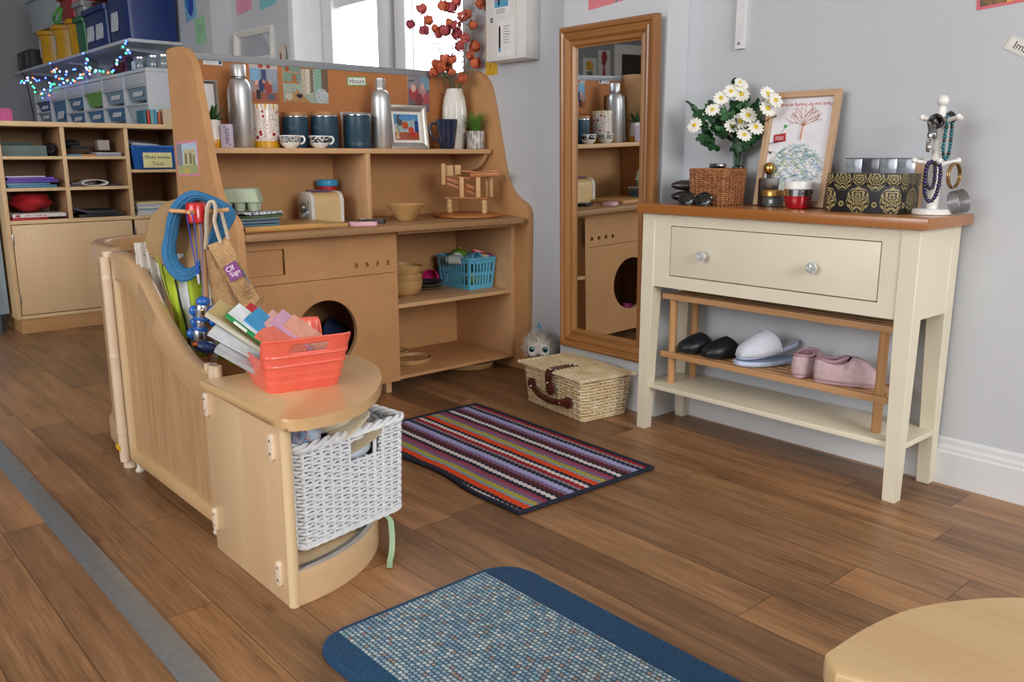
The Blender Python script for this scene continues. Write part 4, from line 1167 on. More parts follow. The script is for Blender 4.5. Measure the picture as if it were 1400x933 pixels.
t = thing('toy_melon', 'green toy melon half on top of the play food', 'play food', BO+Vector((-.02, -.02, .112)), 0, 'play food in the light blue basket')
b = MB(); b.ball((0, 0, 0), .034, 20, 12, (1.1, 1, .8)); b.build('rind', mat('melon', plain, '#5f9427', .35, var=.3, scale=60), t)
b = MB(); b.tube([(.01, 0, .026), (.012, .002, .036)], .003, 8); b.build('stalk', col('#b58a3c', .5), t)
b = MB(); b.lathe([(.020, -.03), (.024, .028), (.022, .028), (.019, -.026), (0, -.026)], 28, cap1=False); food('toy_cup', 'pale blue toy cup tipped at front of the blue basket', 'play food', b, col('#77b9d6', .3), BO+Vector((.075, -.026, .108)), (R(20), R(80), R(20)))
b = MB(); b.ball((0, 0, 0), .022, 18, 12, (1.1, .9, .8)); food('toy_egg', 'white toy egg at the left corner of the blue basket', 'play food', b, col('#dfe3da', .3), BO+Vector((.01, -.052, .113)))
b = MB(); b.box((0, 0, 0), (.05, .014, .012), .005); food('red_toy_pepper', 'red toy chilli lying across the blue basket', 'play food', b, col('#c01f26', .3), BO+Vector((.03, .035, .128)), (0, R(14), R(60)))
b = MB(); b.box((0, 0, 0), (.026, .022, .02), .004); food('cream_toy_cheese', 'cream toy cheese block near front right of the blue basket', 'play food', b, col('#d9d3bb', .4), BO+Vector((.082, .026, .112)), (0, R(10), R(20)))
b = MB(); b.ball((0, 0, 0), .018, 16, 10); food('purple_toy_grape', 'purple toy ball at right corner of the blue basket', 'play food', b, col('#8a3f80', .35), BO+Vector((.07, .055, .106)))
b = MB(); b.lathe([(.018, 0), (.018, .05), (.012, .056), (.012, .062)], 20); food('clear_toy_bottle', 'milky toy bottle lying at left of the blue basket', 'play food', b, col('#b9c6c2', .3), BO+Vector((.05, -.058, .104)), (R(90), 0, R(-60)))
b = MB(); b.ball((0, 0, 0), .026, 16, 10, (1.5, 1, .9)); food('yellow_toy_lemon', 'yellow toy lemon showing through the lower slots', 'play food', b, col('#d8cc3a', .4), BO+Vector((.045, .0, .030)))
b = MB(); b.ball((0, 0, 0), .026, 16, 10, (1.4, 1, .9)); food('green_toy_pear', 'green toy pear showing through the left slots', 'play food', b, col('#8fae4c', .4), BO+Vector((-.03, -.02, .030)))

def wooden_tray(label, loc, rx, ry, h, rz):
    t = thing('wooden_tray', label, 'tray', loc, rz, 'oval wooden trays')
    n = 44; b = MB()
    b.loft([[(rx*k*cos(2*pi*i/n), ry*k*sin(2*pi*i/n), z) for i in range(n)] for k, z in ((.9, 0), (.95, .002), (1, h*.8), (.98, h), (.90, h), (.86, h*.5), (.5, h*.45), (.02, h*.45))])
    b.build('body', BOWLW, t)
ZB = .0583
wooden_tray('shallow oval wooden tray at front of the bottom shelf', (-2.535, 1.752, ZB), .070, .082, .018, R(10))
wooden_tray('shallow wooden tray behind, half hidden on the bottom shelf', (-2.665, 1.735, ZB), .055, .085, .020, 0)
wooden_tray('round wooden tray lying on the floor under the bottom shelf', (-2.56, 2.010, .0005), .125, .105, .022, R(20))
def rag(name, label, m, loc, sx, sy, sz, seed):
    b = MB(); b.ball((0, 0, 0), 1, 28, 18)
    for v in b.bm.verts:
        q = 1+.35*noise.noise(v.co*1.6+Vector((seed, 0, 0)))+.12*noise.noise(v.co*5+Vector((seed, 3, 0)))
        v.co = Vector((v.co.x*sx*q, v.co.y*sy*q, max(.001, max(v.co.z, -.55)*sz*q+.5*sz)))
    return TH(b, name, label, 'cloth', m, loc)
rag('blue_towel', 'dark blue towel heaped inside the washing machine hole', mat('towel_navy', plain, '#23345c', .9, var=.3, scale=70, bump=.4), (-2.62, 1.480, .0585), .05, .06, .125, 2)
rag('teal_towel', 'teal towel heaped inside the washing machine hole', mat('towel_teal', plain, '#2d7f78', .9, var=.25, scale=70, bump=.4), (-2.50, 1.375, .0585), .06, .06, .085, 5)
rag('pink_towel', 'bright pink cloth inside the washing machine hole', mat('towel_pink', plain, '#cf4f9a', .9, var=.2, scale=70, bump=.4), (-2.46, 1.265, .0585), .038, .05, .05, 8)
# ----------------------------------------------------------------------------
# coat stand behind the low divider, with what hangs on it
# ----------------------------------------------------------------------------
FACE = R(48.5)
SO = Vector((-1.86, .735, 0))
KU = .00161                                   # metres per image pixel at the stand's depth; su takes image pixels
def su(a, c, v=0.0):
    """a point on the stand: a across and c down in image pixels, v metres away"""
    return Vector(((a-274)*KU, v, .700-(c-278)*.00165))
def coat_stand():
    t = thing('coat_stand', 'slim wooden coat stand with a red block top behind the low divider', 'coat stand', SO, FACE)
    b = MB(); b.lathe([(.036, 0), (.040, .003), (.040, .016), (.034, .020), (0, .020)], 40, cap1=False); b.build('base', MAPLE, t)
    b = MB(); b.tube([(0, 0, .018), (0, 0, .665)], .0066, 14); b.build('pole', mat('stand_pole', wood, '#b98d68', '#99704e', 'z', 1, .5), t)
    b = MB(); b.lathe([(.017, .656), (.0215, .659), (.0218, .696), (.019, .7005), (0, .7015)], 36, (-.007, 0, 0), cap1=False); b.build('block', col('#c4151c', .25, coat=.4), t, label='glossy red block')
    w = mat('peg_wood', wood, '#d9ab77', '#c08f5c', 'x', 1, .45)
    for nm, p, q in (('peg', (-.028, 0, .681), (-.062, .0, .683)), ('peg', (.014, 0, .681), (.060, 0, .685)), ('peg', (-.007, -.02, .681), (-.007, -.045, .682))):
        b = MB(); b.tube([p, q], .0046, 12); b.ball(q, .0052, 12, 8); b.build(nm, w, t)
coat_stand()

def straw_hat():
    t = thing('straw_hat', 'tan straw sun hat with a blue brim hanging on the coat stand', 'hat', SO, FACE)
    inner = [(262, 276), (243, 294), (236, 318), (232, 340), (236, 357), (246, 366), (258, 362), (268, 348), (276, 326), (284, 302), (278, 282)]
    outer = [(270, 264), (246, 268), (229, 288), (222, 318), (216, 342), (221, 366), (238, 383), (258, 378), (276, 356), (296, 326), (312, 290)]
    vi = [.035, .03, .026, .022, .02, .02, .022, .026, .032, .04, .042]
    vo = [.030, .022, .016, .010, .006, .004, .004, .010, .022, .04, .052]
    I = spline([su(a, c, v) for (a, c), v in zip(inner, vi)], 6, True)
    O = spline([su(a, c, v) for (a, c), v in zip(outer, vo)], 6, True)
    n = len(I)
    b = MB()
    rings = []
    for k in range(9):
        q = k/8
        rings.append([I[i].lerp(O[i], q)+Vector((0, -.006*sin(pi*q)+.0014*sin(q*9*pi), 0)) for i in range(n)])
    b.loft([[tuple(p) for p in r] for r in rings], cap0=False, cap1=False)
    m = NT('blue_brim'); w = m.noise(m.coord((90, 90, 90)), 3, 2); m.base(m.ramp(w, [(.3, srgb('#2a6592')), (.7, srgb('#3a7dab'))])); m.set(Roughness=.85); m.bump(w, .4, .001)
    b.build('brim', m.m, t, solid=.0022)
    c = sum(I, Vector())/n
    b = MB(); rings = [[tuple(p) for p in I]]
    for q, s_ in ((.2, 1.04), (.45, 1.03), (.7, .94), (.88, .74), (.97, .45), (1.0, .15)):
        d = Vector((-.112, .060, .0))*q
        rings.append([tuple(c+(p-c)*s_+d) for p in I])
    b.loft(rings, cap0=False, cap1=True)
    m = NT('straw_weave'); tc = m.coord((1, 1, 1)); wv = m.n('ShaderNodeTexWave', wave_type='BANDS', bands_direction='DIAGONAL'); wv.inputs['Scale'].default_value = 110; wv.inputs['Distortion'].default_value = .6; m.l(tc, wv.inputs['Vector'])
    m.base(m.ramp(wv.outputs['Fac'], [(.2, srgb('#8d6e4a')), (.8, srgb('#b79a70'))])); m.set(Roughness=.85); m.bump(wv.outputs['Fac'], .4, .001)
    b.build('crown', m.m, t, solid=.0022, label='tan woven straw crown')
straw_hat()

def lanyard():
    t = thing('blue_lanyard', 'bright blue cord lanyard hanging from the front peg of the coat stand', 'lanyard', SO, FACE)
    m = col('#2440b0', .5)
    b = MB()
    b.tube(spline([su(271, 358, -.034), su(268, 330, -.036), su(266, 300, -.04), su(267, 291, -.044), su(270, 289, -.045), su(273, 291, -.044), su(274, 300, -.04), su(274, 330, -.036), su(273, 358, -.034)], 6), .0013, 6)
    b.build('cord', m, t)
    b = MB(); b.box(tuple(su(272.5, 364, -.034)), (.0055, .0016, .022), .0006); b.build('strap_end', m, t)
    b = MB(); b.tube([su(272.5, 370, -.034), su(273, 383, -.033)], [.0032, .0022], 10); b.build('tip', col('#cfd3d6', .3), t, label='white tip')
lanyard()

def burlap_bag():
    t = thing('jute_bag', 'brown jute bag with purple logo hanging by cream handles from coat stand', 'bag', SO, FACE)
    m = NT('jute'); n = m.noise(m.coord((1, 1, 1)), 260, 3, .7); n2 = m.noise(m.coord(), 14, 3)
    f = m.math('ADD', m.math('MULTIPLY', n, .6), m.math('MULTIPLY', n2, .4))
    m.base(m.ramp(f, [(.38, srgb('#96754f')), (.55, srgb('#b8946a')), (.7, srgb('#caa87c'))])); m.set(Roughness=.95); m.bump(n, .5, .001)
    # back body with a soft gusset
    left = spline([su(279, 338), su(279, 365), su(281, 395), su(284, 425), su(288, 455), su(291, 472)], 5)
    right = spline([su(302, 330), su(313, 350), su(322, 375), su(330, 398), su(336, 420), su(322, 446)], 5)
    b = MB(); rings = []
    for i, (l, r) in enumerate(zip(left, right)):
        q = i/(len(left)-1); th = .010+.016*sin(pi*min(1, q*1.1))
        mid = [l.lerp(r, k/6) for k in range(7)]
        fr = [p+Vector((0, -.006-th*.5*sin(pi*k/6)+.004*sin(k*2.1+q*7), 0)) for k, p in enumerate(mid)]
        bk = [p+Vector((0, .008+th*sin(pi*k/6), 0)) for k, p in enumerate(mid)]
        rings.append([tuple(p) for p in fr]+[tuple(p) for p in reversed(bk)])
    b.loft(rings); b.build('body', m.m, t)
    # front face, hanging forward
    A, B_, C_, D_ = su(285, 333, -.018), su(314, 323, -.014), su(355, 404, -.030), su(336, 423, -.034)
    def P(u, v): 
        p = (A.lerp(B_, u)).lerp(D_.lerp(C_, u), v)
        return p+Vector((0, -.008*sin(pi*v)+.003*sin(u*6+v*5)-.006*max(0, v-.85)*6*(1-u)*0, .0025*sin(pi*u)*sin(pi*v)))
    b = MB(); b.grid(14, 28, lambda u, v: tuple(P(u, v))); b.build('front_face', m.m, t, solid=.003)
    # bottom fold curling up at the right corner
    b = MB(); b.grid(12, 5, lambda u, v: tuple(D_.lerp(C_, u)+Vector((.012*v*u, .004+.010*v, -.006*sin(pi*v)+.012*v*u-.010*v*(1-u))))); b.build('bottom_fold', m.m, t, solid=.003)
    H = mat('cream_webbing', plain, '#c9bca8', .9, var=.08, scale=200, bump=.3)
    b = MB(); b.tube(spline([su(280, 338, -.008), su(284, 315, -.012), su(286, 295, -.014), su(290, 279, -.012), su(296, 277, -.010), su(299, 287, -.014), su(297, 300, -.018), su(300, 315, -.020), su(304, 330, -.020)], 6), .0084, 10, flat=(1, .5)); b.build('handle', H, t)
    b = MB(); b.tube(spline([su(302, 289, .004), su(305, 300, .0), su(309, 312, -.006), su(313, 326, -.012)], 6), .0074, 10, flat=(1, .5)); b.build('handle', H, t)
    # printed logo: axes of the face
    ux = (P(.75, .4)-P(.25, .4)).normalized(); vy = (P(.5, .2)-P(.5, .6)).normalized(); nz = ux.cross(vy).normalized(); vy = nz.cross(ux)
    c = P(.52, .47)+nz*.0036
    M = Matrix((ux, vy, nz)).transposed().to_4x4(); M.translation = c
    b = MB(); b.M = M; b.bx(-.0155, .0155, -.0185, .0185, 0, .0006)
    b.build('logo_patch', col('#7d3f7d', .7), t, label='purple square logo patch')
    b = MB(); b.text('Clf', M @ Matrix.Translation((-.004, .008, .0009)), .0165, .0002); b.text('Sign', M @ Matrix.Translation((.001, -.005, .0009)), .0145, .0002)
    c2 = P(.55, .78)+nz*.0036; M2 = M.copy(); M2.translation = c2
    b.build('logo_lettering', col('#efe6ee', .7), t, smooth=0)
    b = MB()
    for i in range(7):
        y = .016-.0052*i; b.tube([M2 @ Vector((-.012+.003*((i*3) % 4), y, 0)), M2 @ Vector((0, y+.0015*((i % 3)-1), .0002)), M2 @ Vector((.012-.002*((i*5) % 3), y, 0))], .0006, 4)
    b.build('small_print', col('#6f4a4a', .8), t)
    c3 = P(.86, .66)+nz*.0036
    b = MB(); b.tube([P(.90, .50)+nz*.0036, P(.88, .62)+nz*.0038, P(.90, .72)+nz*.0036], .0022, 6, flat=(1, .3)); b.build('blue_print', col('#3f86a8', .8), t)
burlap_bag()

def vest(name, label, pts_top, pts_bot, v, folds, seed, stripes, drop=0):
    t = thing(name, label, 'vest', SO, FACE, 'hi-vis vests on the coat stand')
    A, B_ = su(*pts_top[0], v), su(*pts_top[1], v); C_, D_ = su(*pts_bot[0], v), su(*pts_bot[1], v)
    lime, silver, dark = srgb('#a9bf22'), srgb('#c3c9cb'), srgb('#23261c')
    def cf(u, q):
        w = u+.10*(q-.5)+.02*sin(q*6)
        for a, c, k in stripes:
            if a <= w <= c: return {'s': silver, 'd': dark}[k]
        n = .85+.3*noise.noise((u*5, q*4, seed))
        return (lime[0]*n, lime[1]*n, lime[2]*n, 1)
    b = MB()
    b.grid(60, 24, lambda u, q: tuple(A.lerp(B_, u).lerp(C_.lerp(D_, u), q)+Vector((0, .010*sin(u*folds*2*pi+q*2)*(.3+.7*q)+.004*noise.noise((u*9, q*5, seed)), 0))), cf)
    b.build('fabric', mat('hivis', attr, .7), t, solid=.0015)
    return t
vest('hivis_vest', 'yellow-green hi-vis vest with silver bands hanging behind the straw hat', ((196, 350), (284, 347)), ((222, 486), (284, 502)), .05, 3.2, 1, [(.02, .035, 'd'), (.22, .25, 'd'), (.26, .40, 's'), (.41, .425, 'd'), (.66, .74, 's'), (.745, .76, 'd'), (.80, .86, 's')])
vest('hivis_vest', 'bright lime hi-vis vest hem showing below the jute bag', ((297, 440), (345, 452)), ((290, 500), (346, 500)), .022, 2.2, 4, [(.02, .04, 'd'), (.60, .64, 'd')])
m = NT('blossom_cloth'); n = m.noise(m.coord((60, 60, 40)), 1, 4, .7); m.base(m.ramp(n, [(.36, srgb('#2c2a28')), (.41, srgb('#d5cfc6')), (.7, srgb('#e2ddd5'))])); m.set(Roughness=.9)
b = MB(); A, B_, C_, D_ = su(148, 338, .12), su(180, 336, .12), su(150, 430, .12), su(190, 430, .12)
b.grid(24, 16, lambda u, q: tuple(A.lerp(B_, u).lerp(C_.lerp(D_, u), q)+Vector((0, .006*sin(u*18), 0))))
TH(b, 'blossom_cloth', 'white cloth with black blossom print hanging left of the hi-vis vest', 'cloth', m.m, SO, FACE, solid=.0015)

def robot_toy():
    t = thing('toy_telescope', 'blue and silver plastic toy hanging beside the coat stand pole', 'toy', SO, FACE)
    blue = mat('toy_blue', plain, '#2462b4', .25, var=.05, coat=.4); navy = mat('toy_navy', plain, '#22396f', .3, var=.05, coat=.3)
    sil = mat('toy_silver', plain, '#b9bdc4', .2, metal=.8, var=.03)
    ax = lambda a, c: su(a, c, -.018)
    def drum(p, q, r, m, nm, lab=None):
        b = MB(); d = q-p
        b.tube([p, p+d*.08, p+d*.92, q], [r*.9, r, r, r*.9], 24); return b.build(nm, m, t, label=lab)
    b = MB(); b.ball(tuple(ax(273, 408)), .0155, 20, 12, (1, 1, .75)); b.build('head', blue, t)
    drum(ax(272, 412), ax(269, 430), .0135, sil, 'silver_band', 'silver band with black window')
    drum(ax(269, 429), ax(268, 433), .0165, blue, 'collar')
    drum(ax(268, 432), ax(267, 444), .0095, sil, 'silver_band')
    drum(ax(267, 443), ax(266, 447), .0165, blue, 'collar')
    drum(ax(266, 446), ax(265, 462), .0145, sil, 'silver_band')
    for a, c, r in ((258, 421, .0115), (258, 437, .010), (253, 453, .013), (284, 436, .011), (288, 455, .012), (283, 420, .009)):
        b = MB(); b.ball(tuple(ax(a, c)+Vector((0, .004, 0))), r, 16, 10, (.85, .9, 1.05)); b.build('side_knob', blue, t)
    b = MB(); b.ball(tuple(ax(271, 470)), .026, 28, 14, (1.05, .8, .58), (0, R(18), 0)); b.build('foot', navy, t)
    b = MB(); b.box(tuple(ax(274, 422)+Vector((.001, -.0135, 0))), (.009, .003, .014), .001, (0, R(8), 0)); b.build('window_rim', GOLD, t)
    b = MB(); b.box(tuple(ax(274, 422)+Vector((.001, -.0148, 0))), (.006, .003, .011), .0008, (0, R(8), 0)); b.build('window', DARK, t)
    b = MB(); b.box(tuple(ax(269, 454)+Vector((.001, -.0135, 0))), (.008, .003, .014), .001, (0, R(8), 0)); b.build('window', DARK, t)
    b = MB(); b.ball(tuple(ax(261, 465)+Vector((0, -.016, 0))), .0055, 12, 8, (1.3, .8, .8)); b.build('button', col('#e06a1c', .4), t, label='orange button')
    b = MB(); b.tube(spline([ax(273, 400), su(275, 360, -.012), su(276, 320, -.012), su(277, 292, -.012)], 5), .0009, 5); b.build('cord', blue, t)
robot_toy()

# ----------------------------------------------------------------------------
# coral basket of books on the corner shelf
# ----------------------------------------------------------------------------
BC = Vector((-1.502, .757, .3640)); BRZ = R(-9)
def coral_basket():
    t = thing('coral_basket', 'coral plastic basket with hand holes holding books on the corner shelf', 'basket', BC, BRZ)
    m = NT('coral_plastic'); n = m.noise(m.coord(), 30, 2); m.base(m.ramp(n, [(.3, srgb('#ec6552')), (.7, srgb('#f2705c'))])); m.set(Roughness=.28, Coat_Weight=.25, Subsurface_Weight=.08); m.b.inputs['Subsurface Radius'].default_value = (.02, .006, .004)
    NU, NV = 144, 34
    def prof(q):   # half sizes at height fraction q
        return .062+.031*q**.9, .070+.015*q**.9
    def per(s_, hx, hy, r):
        L = [2*(hy-r), pi*r/2, 2*(hx-r), pi*r/2]*1
        L = [2*(hy-r), pi*r/2, 2*(hx-r), pi*r/2, 2*(hy-r), pi*r/2, 2*(hx-r), pi*r/2]; T = sum(L); d = s_*T
        # start at front (+x) going +y
        segs = [((hx, -hy+r), (0, 1)), ((hx-r, hy-r), 0), ((hx-r, hy), (-1, 0)), ((-hx+r, hy-r), 90), ((-hx, hy-r), (0, -1)), ((-hx+r, -hy+r), 180), ((-hx+r, -hy), (1, 0)), ((hx-r, -hy+r), 270)]
        for l, (p, dr) in zip(L, segs):
            if d <= l+1e-9:
                if isinstance(dr, tuple): return p[0]+dr[0]*d, p[1]+dr[1]*d
                a = R(dr)+d/r; return p[0]+r*cos(a), p[1]+r*sin(a)
            d -= l
        return hx, -hy+r
    def top(u):
        x, y = per(u, .093, .086, .022)
        q = max(0, min(1, (abs(x)-.064)/.022)); q = q*q*(3-2*q)
        return .066+.042*q
    def fn(u, v):
        h = top(u); z = h*v; q = min(1.15, z/.108*1.12)
        hx, hy = prof(q)
        rid = 0
        for zz in (.018, .036, .054, .073): rid += .0022*math.exp(-((z-zz)/.0016)**2)
        x, y = per(u, hx+rid, hy+rid, .020)
        if v > .955: x *= 1+.02*(v-.955)/.045; y *= 1+.02*(v-.955)/.045
        return (x, y, z)
    b = MB(); V = [[b.v(fn(i/NU, j/NV)) for j in range(NV+1)] for i in range(NU)]
    for i in range(NU):
        for j in range(NV):
            u, v = (i+.5)/NU, (j+.5)/NV; x, y, z = fn(u, v)
            if abs(x) > .075 and -.036 < y-.002 < .036 and .080 < z < .096: continue
            a = (i+1) % NU
            b.f([V[i][j], V[a][j], V[a][j+1], V[i][j+1]])
    b.f([V[i][0] for i in range(NU)])
    b.build('body', m.m, t, smooth=60, solid=.0026)
coral_basket()
def book(label, name, a, c, v, ang, L, th, D, cov, pages, tilt=0, spine=None, face=None):
    D *= .5
    """book leaning in the coral basket; a,c: its upper corner in image pixels"""
    k = .00146  # metres per image pixel at the basket; a and c are image pixels
    p = Vector(((a-403)*k, v, (522-c+v*180)*k*1.02))
    Rm = Matrix.Rotation(FACE, 4, 'Z')
    w = Matrix.Translation(BC) @ Rm @ Matrix.Translation(p) @ Matrix.Rotation(R(ang), 4, 'Y') @ Matrix.Rotation(R(tilt), 4, 'X')
    t = thing(name, label, 'book', (0, 0, 0), 0, 'books leaning in the coral basket')
    t.matrix_world = w; t.location = w.translation; t.rotation_euler = w.to_euler()
    b = MB(); b.bx(.001, L-.002, .002, D-.002, -th+.0012, -.0012); b.build('pages', col(pages, .8), t)
    b = MB(); b.bx(0, L, 0, D, -.0014, 0, .0004); b.bx(0, L, 0, D, -th, -th+.0014, .0004); b.bx(0, L, 0, .0016, -th, 0, .0004)
    b.build('cover', mat('cov_'+cov, plain, cov, .35, var=.10, scale=45), t)
    if face:
        b = MB(); b.bx(.001, L-.001, .004, D-.001, 0, .0003); b.build('cover_sheet', mat('face_'+face, plain, face, .35, var=.18, scale=35), t)
    if spine:
        b = MB(); b.bx(.02, .05, -.0006, .0001, -th+.001, -.001); b.build('spine_label', col(spine, .5), t)
book('white hardback with bright green spine sticking up in the coral basket', 'picture_book', 324, 421, -.03, 39, .135, .0085, .10, '#2f9a58', '#e3e6e3', 20, '#e8f0ea', '#dfe4e6')
book('bright blue book leaning right of the green-spined book', 'picture_book', 346, 430, -.02, 44, .125, .0075, .10, '#3f93c4', '#e6e6e4', 24)
book('coral paperback with a white spine label next to the blue book', 'picture_book', 361, 447, -.035, 33, .095, .0075, .10, '#e2765f', '#efe2dd', 22, '#f2f2f2')
book('pale pink thin paperback standing behind the coral one', 'picture_book', 361, 440, .0, 40, .12, .0055, .10, '#d9a4a0', '#ece4e0', 24)
book('lilac and pink thin book rightmost in the coral basket', 'picture_book', 372, 445, .012, 38, .12, .0055, .10, '#c99ab8', '#efe8ea', 28)
book('peach thin book beside the hand hole at the right of the books', 'picture_book', 388, 451, .02, 38, .10, .005, .09, '#dfa08a', '#efe6e0', 24)
book('tan and cream book leaning over the left rim of the coral basket', 'picture_book', 294, 424, -.015, 35, .125, .010, .11, '#cfc9b4', '#e9e2cd', 22, None, '#b7a26c')
book('red book half hidden between the tan and green-spined books', 'picture_book', 326, 440, .03, 36, .10, .010, .10, '#b8242b', '#e6dcd8', 24)
book('mauve and teal paperback between the tan book and green-spined book', 'picture_book', 332, 450, -.005, 40, .085, .007, .10, '#8f7f98', '#dfd9dd', 24)
book('white magazine at the left of the coral basket', 'magazine', 298, 446, -.03, 30, .125, .0065, .10, '#cfd4da', '#eceeee', 24)
book('silver-grey thick book lowest at the left of the coral basket', 'picture_book', 309, 462, -.04, 31, .105, .013, .09, '#b4b8bc', '#eceae6', 24)

# ----------------------------------------------------------------------------
# woven baskets
# ----------------------------------------------------------------------------
def wicker(b, W, D, z0, z1, stake, row, r, amp, flare=0.0, hole=None, stake_r=None, double=False, corner=.012, wob=.0006, seed=1, flat=(1, 1)):
    """woven walls: weavers passing before and behind upright stakes around a W x D rectangle"""
    rr = random.Random(seed)
    def rect(z):
        f_ = flare*(z-z0)/(z1-z0)
        return rrect(-f_, W+f_, -f_, D+f_, corner, 4)
    def along(z, n):
        P = rect(z); P = P+[P[0]]; S = [0]
        for a, c in zip(P, P[1:]): S.append(S[-1]+math.hypot(c[0]-a[0], c[1]-a[1]))
        out = []; j = 0
        for i in range(n):
            s_ = S[-1]*i/n
            while S[j+1] < s_: j += 1
            q = (s_-S[j])/max(1e-9, S[j+1]-S[j]); x = P[j][0]+(P[j+1][0]-P[j][0])*q; y = P[j][1]+(P[j+1][1]-P[j][1])*q
            tx, ty = P[j+1][0]-P[j][0], P[j+1][1]-P[j][1]; l = math.hypot(tx, ty) or 1
            out.append((x, y, ty/l, -tx/l))
        return out
    per = 2*(W+D)-8*corner+2*pi*corner
    n = int(per/stake); n += n % 2 == 0
    rows = int((z1-z0)/row)
    for k in range(rows):
        z = z0+row*(k+.5); A = along(z, n*2); pts = []; run = []
        for i, (x, y, nx, ny) in enumerate(A):
            s_ = i//2
            o = 0 if i % 2 else amp*(1 if (s_+k) % 2 else -1)
            if i % 2: o = 0
            p = (x+nx*o, y+ny*o, z+rr.uniform(-wob, wob)+(.0009 if i % 2 else 0))
            if hole and hole[0] < x < hole[1] and y < .012 and hole[2] < z < hole[3]: pts.append(None)
            else: pts.append(p)
        if None in pts:
            i0 = pts.index(None)
            pts = pts[i0:]+pts[:i0]; run = []
            for p in pts+[None]:
                if p is None:
                    if len(run) > 2: b.tube(run, r, 6, flat=flat)
                    run = []
                else: run.append(p)
        else: b.tube(pts, r, 6, close=True, flat=flat)
    lo, hi = along(z0, n*2), along(z1, n*2)
    sr = stake_r or r*.9
    for i in range(0, n*2, 2):
        a, c = lo[i], hi[i]
        if hole and hole[0]+.004 < c[0] < hole[1]-.004 and c[1] < .012: 
            q = (hole[2]-z0)/(z1-z0)
            b.tube([(a[0], a[1], z0-.003), (a[0]+(c[0]-a[0])*q, a[1]+(c[1]-a[1])*q, hole[2]+.004)], sr, 6); continue
        b.tube([(a[0], a[1], z0-.003), (c[0], c[1], z1)], sr, 6)
    return along
def braid(b, path, r, tw, strands=3, n=5):
    L = len(path)
    for s_ in range(strands):
        pts = []
        for i in range(L*3):
            q = i/3; i0 = int(q) % L; i1 = (i0+1) % L; f = q-int(q)
            p = Vector(path[i0]).lerp(Vector(path[i1]), f); t_ = (Vector(path[i1])-Vector(path[i0])).normalized(); nn = Vector((t_.y, -t_.x, 0))
            a = 2*pi*s_/strands+q*tw
            pts.append(p+nn*r*cos(a)+Vector((0, 0, r*.8*sin(a))))
        b.tube(pts, r*.85, n, close=True)
WWICK = mat('white_wicker', plain, '#eaeef3', .5, var=.04, scale=80)
def white_basket():
    t = thing('white_wicker_basket', 'white painted wicker basket of hats standing in the corner shelf', 'basket', (-1.378, .691, .0705), R(100))
    W, D, H = .262, .172, .197
    b = MB(); al = wicker(b, W, D, .004, H, .0215, .0074, .0036, .0034, .004, (.126, .190, .142, .182), .0042, seed=2, flat=(1, .9))
    b.build('woven_walls', WWICK, t, smooth=60)
    b = MB(); braid(b, [(p[0], p[1], H+.004) for p in al(H, 60)], .0062, 1.15); b.build('rim_braid', WWICK, t, smooth=60)
    b = MB(); braid(b, [(p[0], p[1], .003) for p in al(.004, 60)], .0035, 1.3); b.build('foot_braid', WWICK, t, smooth=60)
    b = MB()
    for i in range(22): b.tube([(.004, D*(i+.5)/22, .004+.001*(i % 2)), (W-.004, D*(i+.5)/22, .004+.001*(i % 2))], .0042, 6)
    b.build('base', WWICK, t, smooth=60)
white_basket()
WB = Matrix.Translation((-1.378, .691, .0705)) @ Matrix.Rotation(R(100), 4, 'Z')
def in_basket(b, name, label, cat, m, loc, rot=(0, 0, 0), **k):
    o = b.build(name, m, None, **k); M = WB @ Matrix.Translation(loc) @ Euler(rot).to_matrix().to_4x4()
    o.location = M.translation; o.rotation_euler = M.to_euler()
    return tag(o, label, cat, 'clothes in the white wicker basket')
def blob(sx, sy, sz, seed, amp=.3, fr=1.6):
    b = MB(); b.ball((0, 0, 0), 1, 32, 20)
    for v in b.bm.verts:
        q = 1+amp*noise.noise(v.co*fr+Vector((seed, 0, 0)))+amp*.4*noise.noise(v.co*fr*3+Vector((seed, 3, 0)))
        v.co = Vector((v.co.x*sx*q, v.co.y*sy*q, v.co.z*sz*q))
    return b
m = NT('striped_cotton'); v = m.coord(); wv = m.n('ShaderNodeTexWave', wave_type='BANDS', bands_direction='DIAGONAL'); wv.inputs['Scale'].default_value = 16; wv.inputs['Distortion'].default_value = 9; wv.inputs['Detail'].default_value = 1; wv.inputs['Detail Scale'].default_value = .6; m.l(v, wv.inputs['Vector'])
m.base(m.ramp(wv.outputs['Fac'], [(0, srgb('#c9d5ec')), (.62, srgb('#a9c0e2')), (.74, srgb('#d8b05a')), (.80, srgb('#e4e7f2')), (.88, srgb('#b4517a')), (.94, srgb('#9db6e0'))], 'CONSTANT')); m.set(Roughness=.85)
in_basket(blob(.036, .034, .044, 3, .4, 1.8), 'summer_dress', 'pale blue striped cotton bundle at the left end of the white basket', 'clothing', m.m, (.052, .050, .196))
in_basket(blob(.105, .058, .080, 9, .2), 'navy_jumper', 'dark navy garment filling the white basket beneath the hats', 'clothing', mat('navy_wool', plain, '#1d2533', .95, var=.3, scale=80, bump=.3), (.140, .085, .148))
in_basket(blob(.040, .012, .026, 4, .15), 'white_shirt', 'white cloth showing through the hand hole of the white basket', 'clothing', mat('white_cotton', plain, '#d5dbe6', .9, var=.05), (.155, .020, .160))
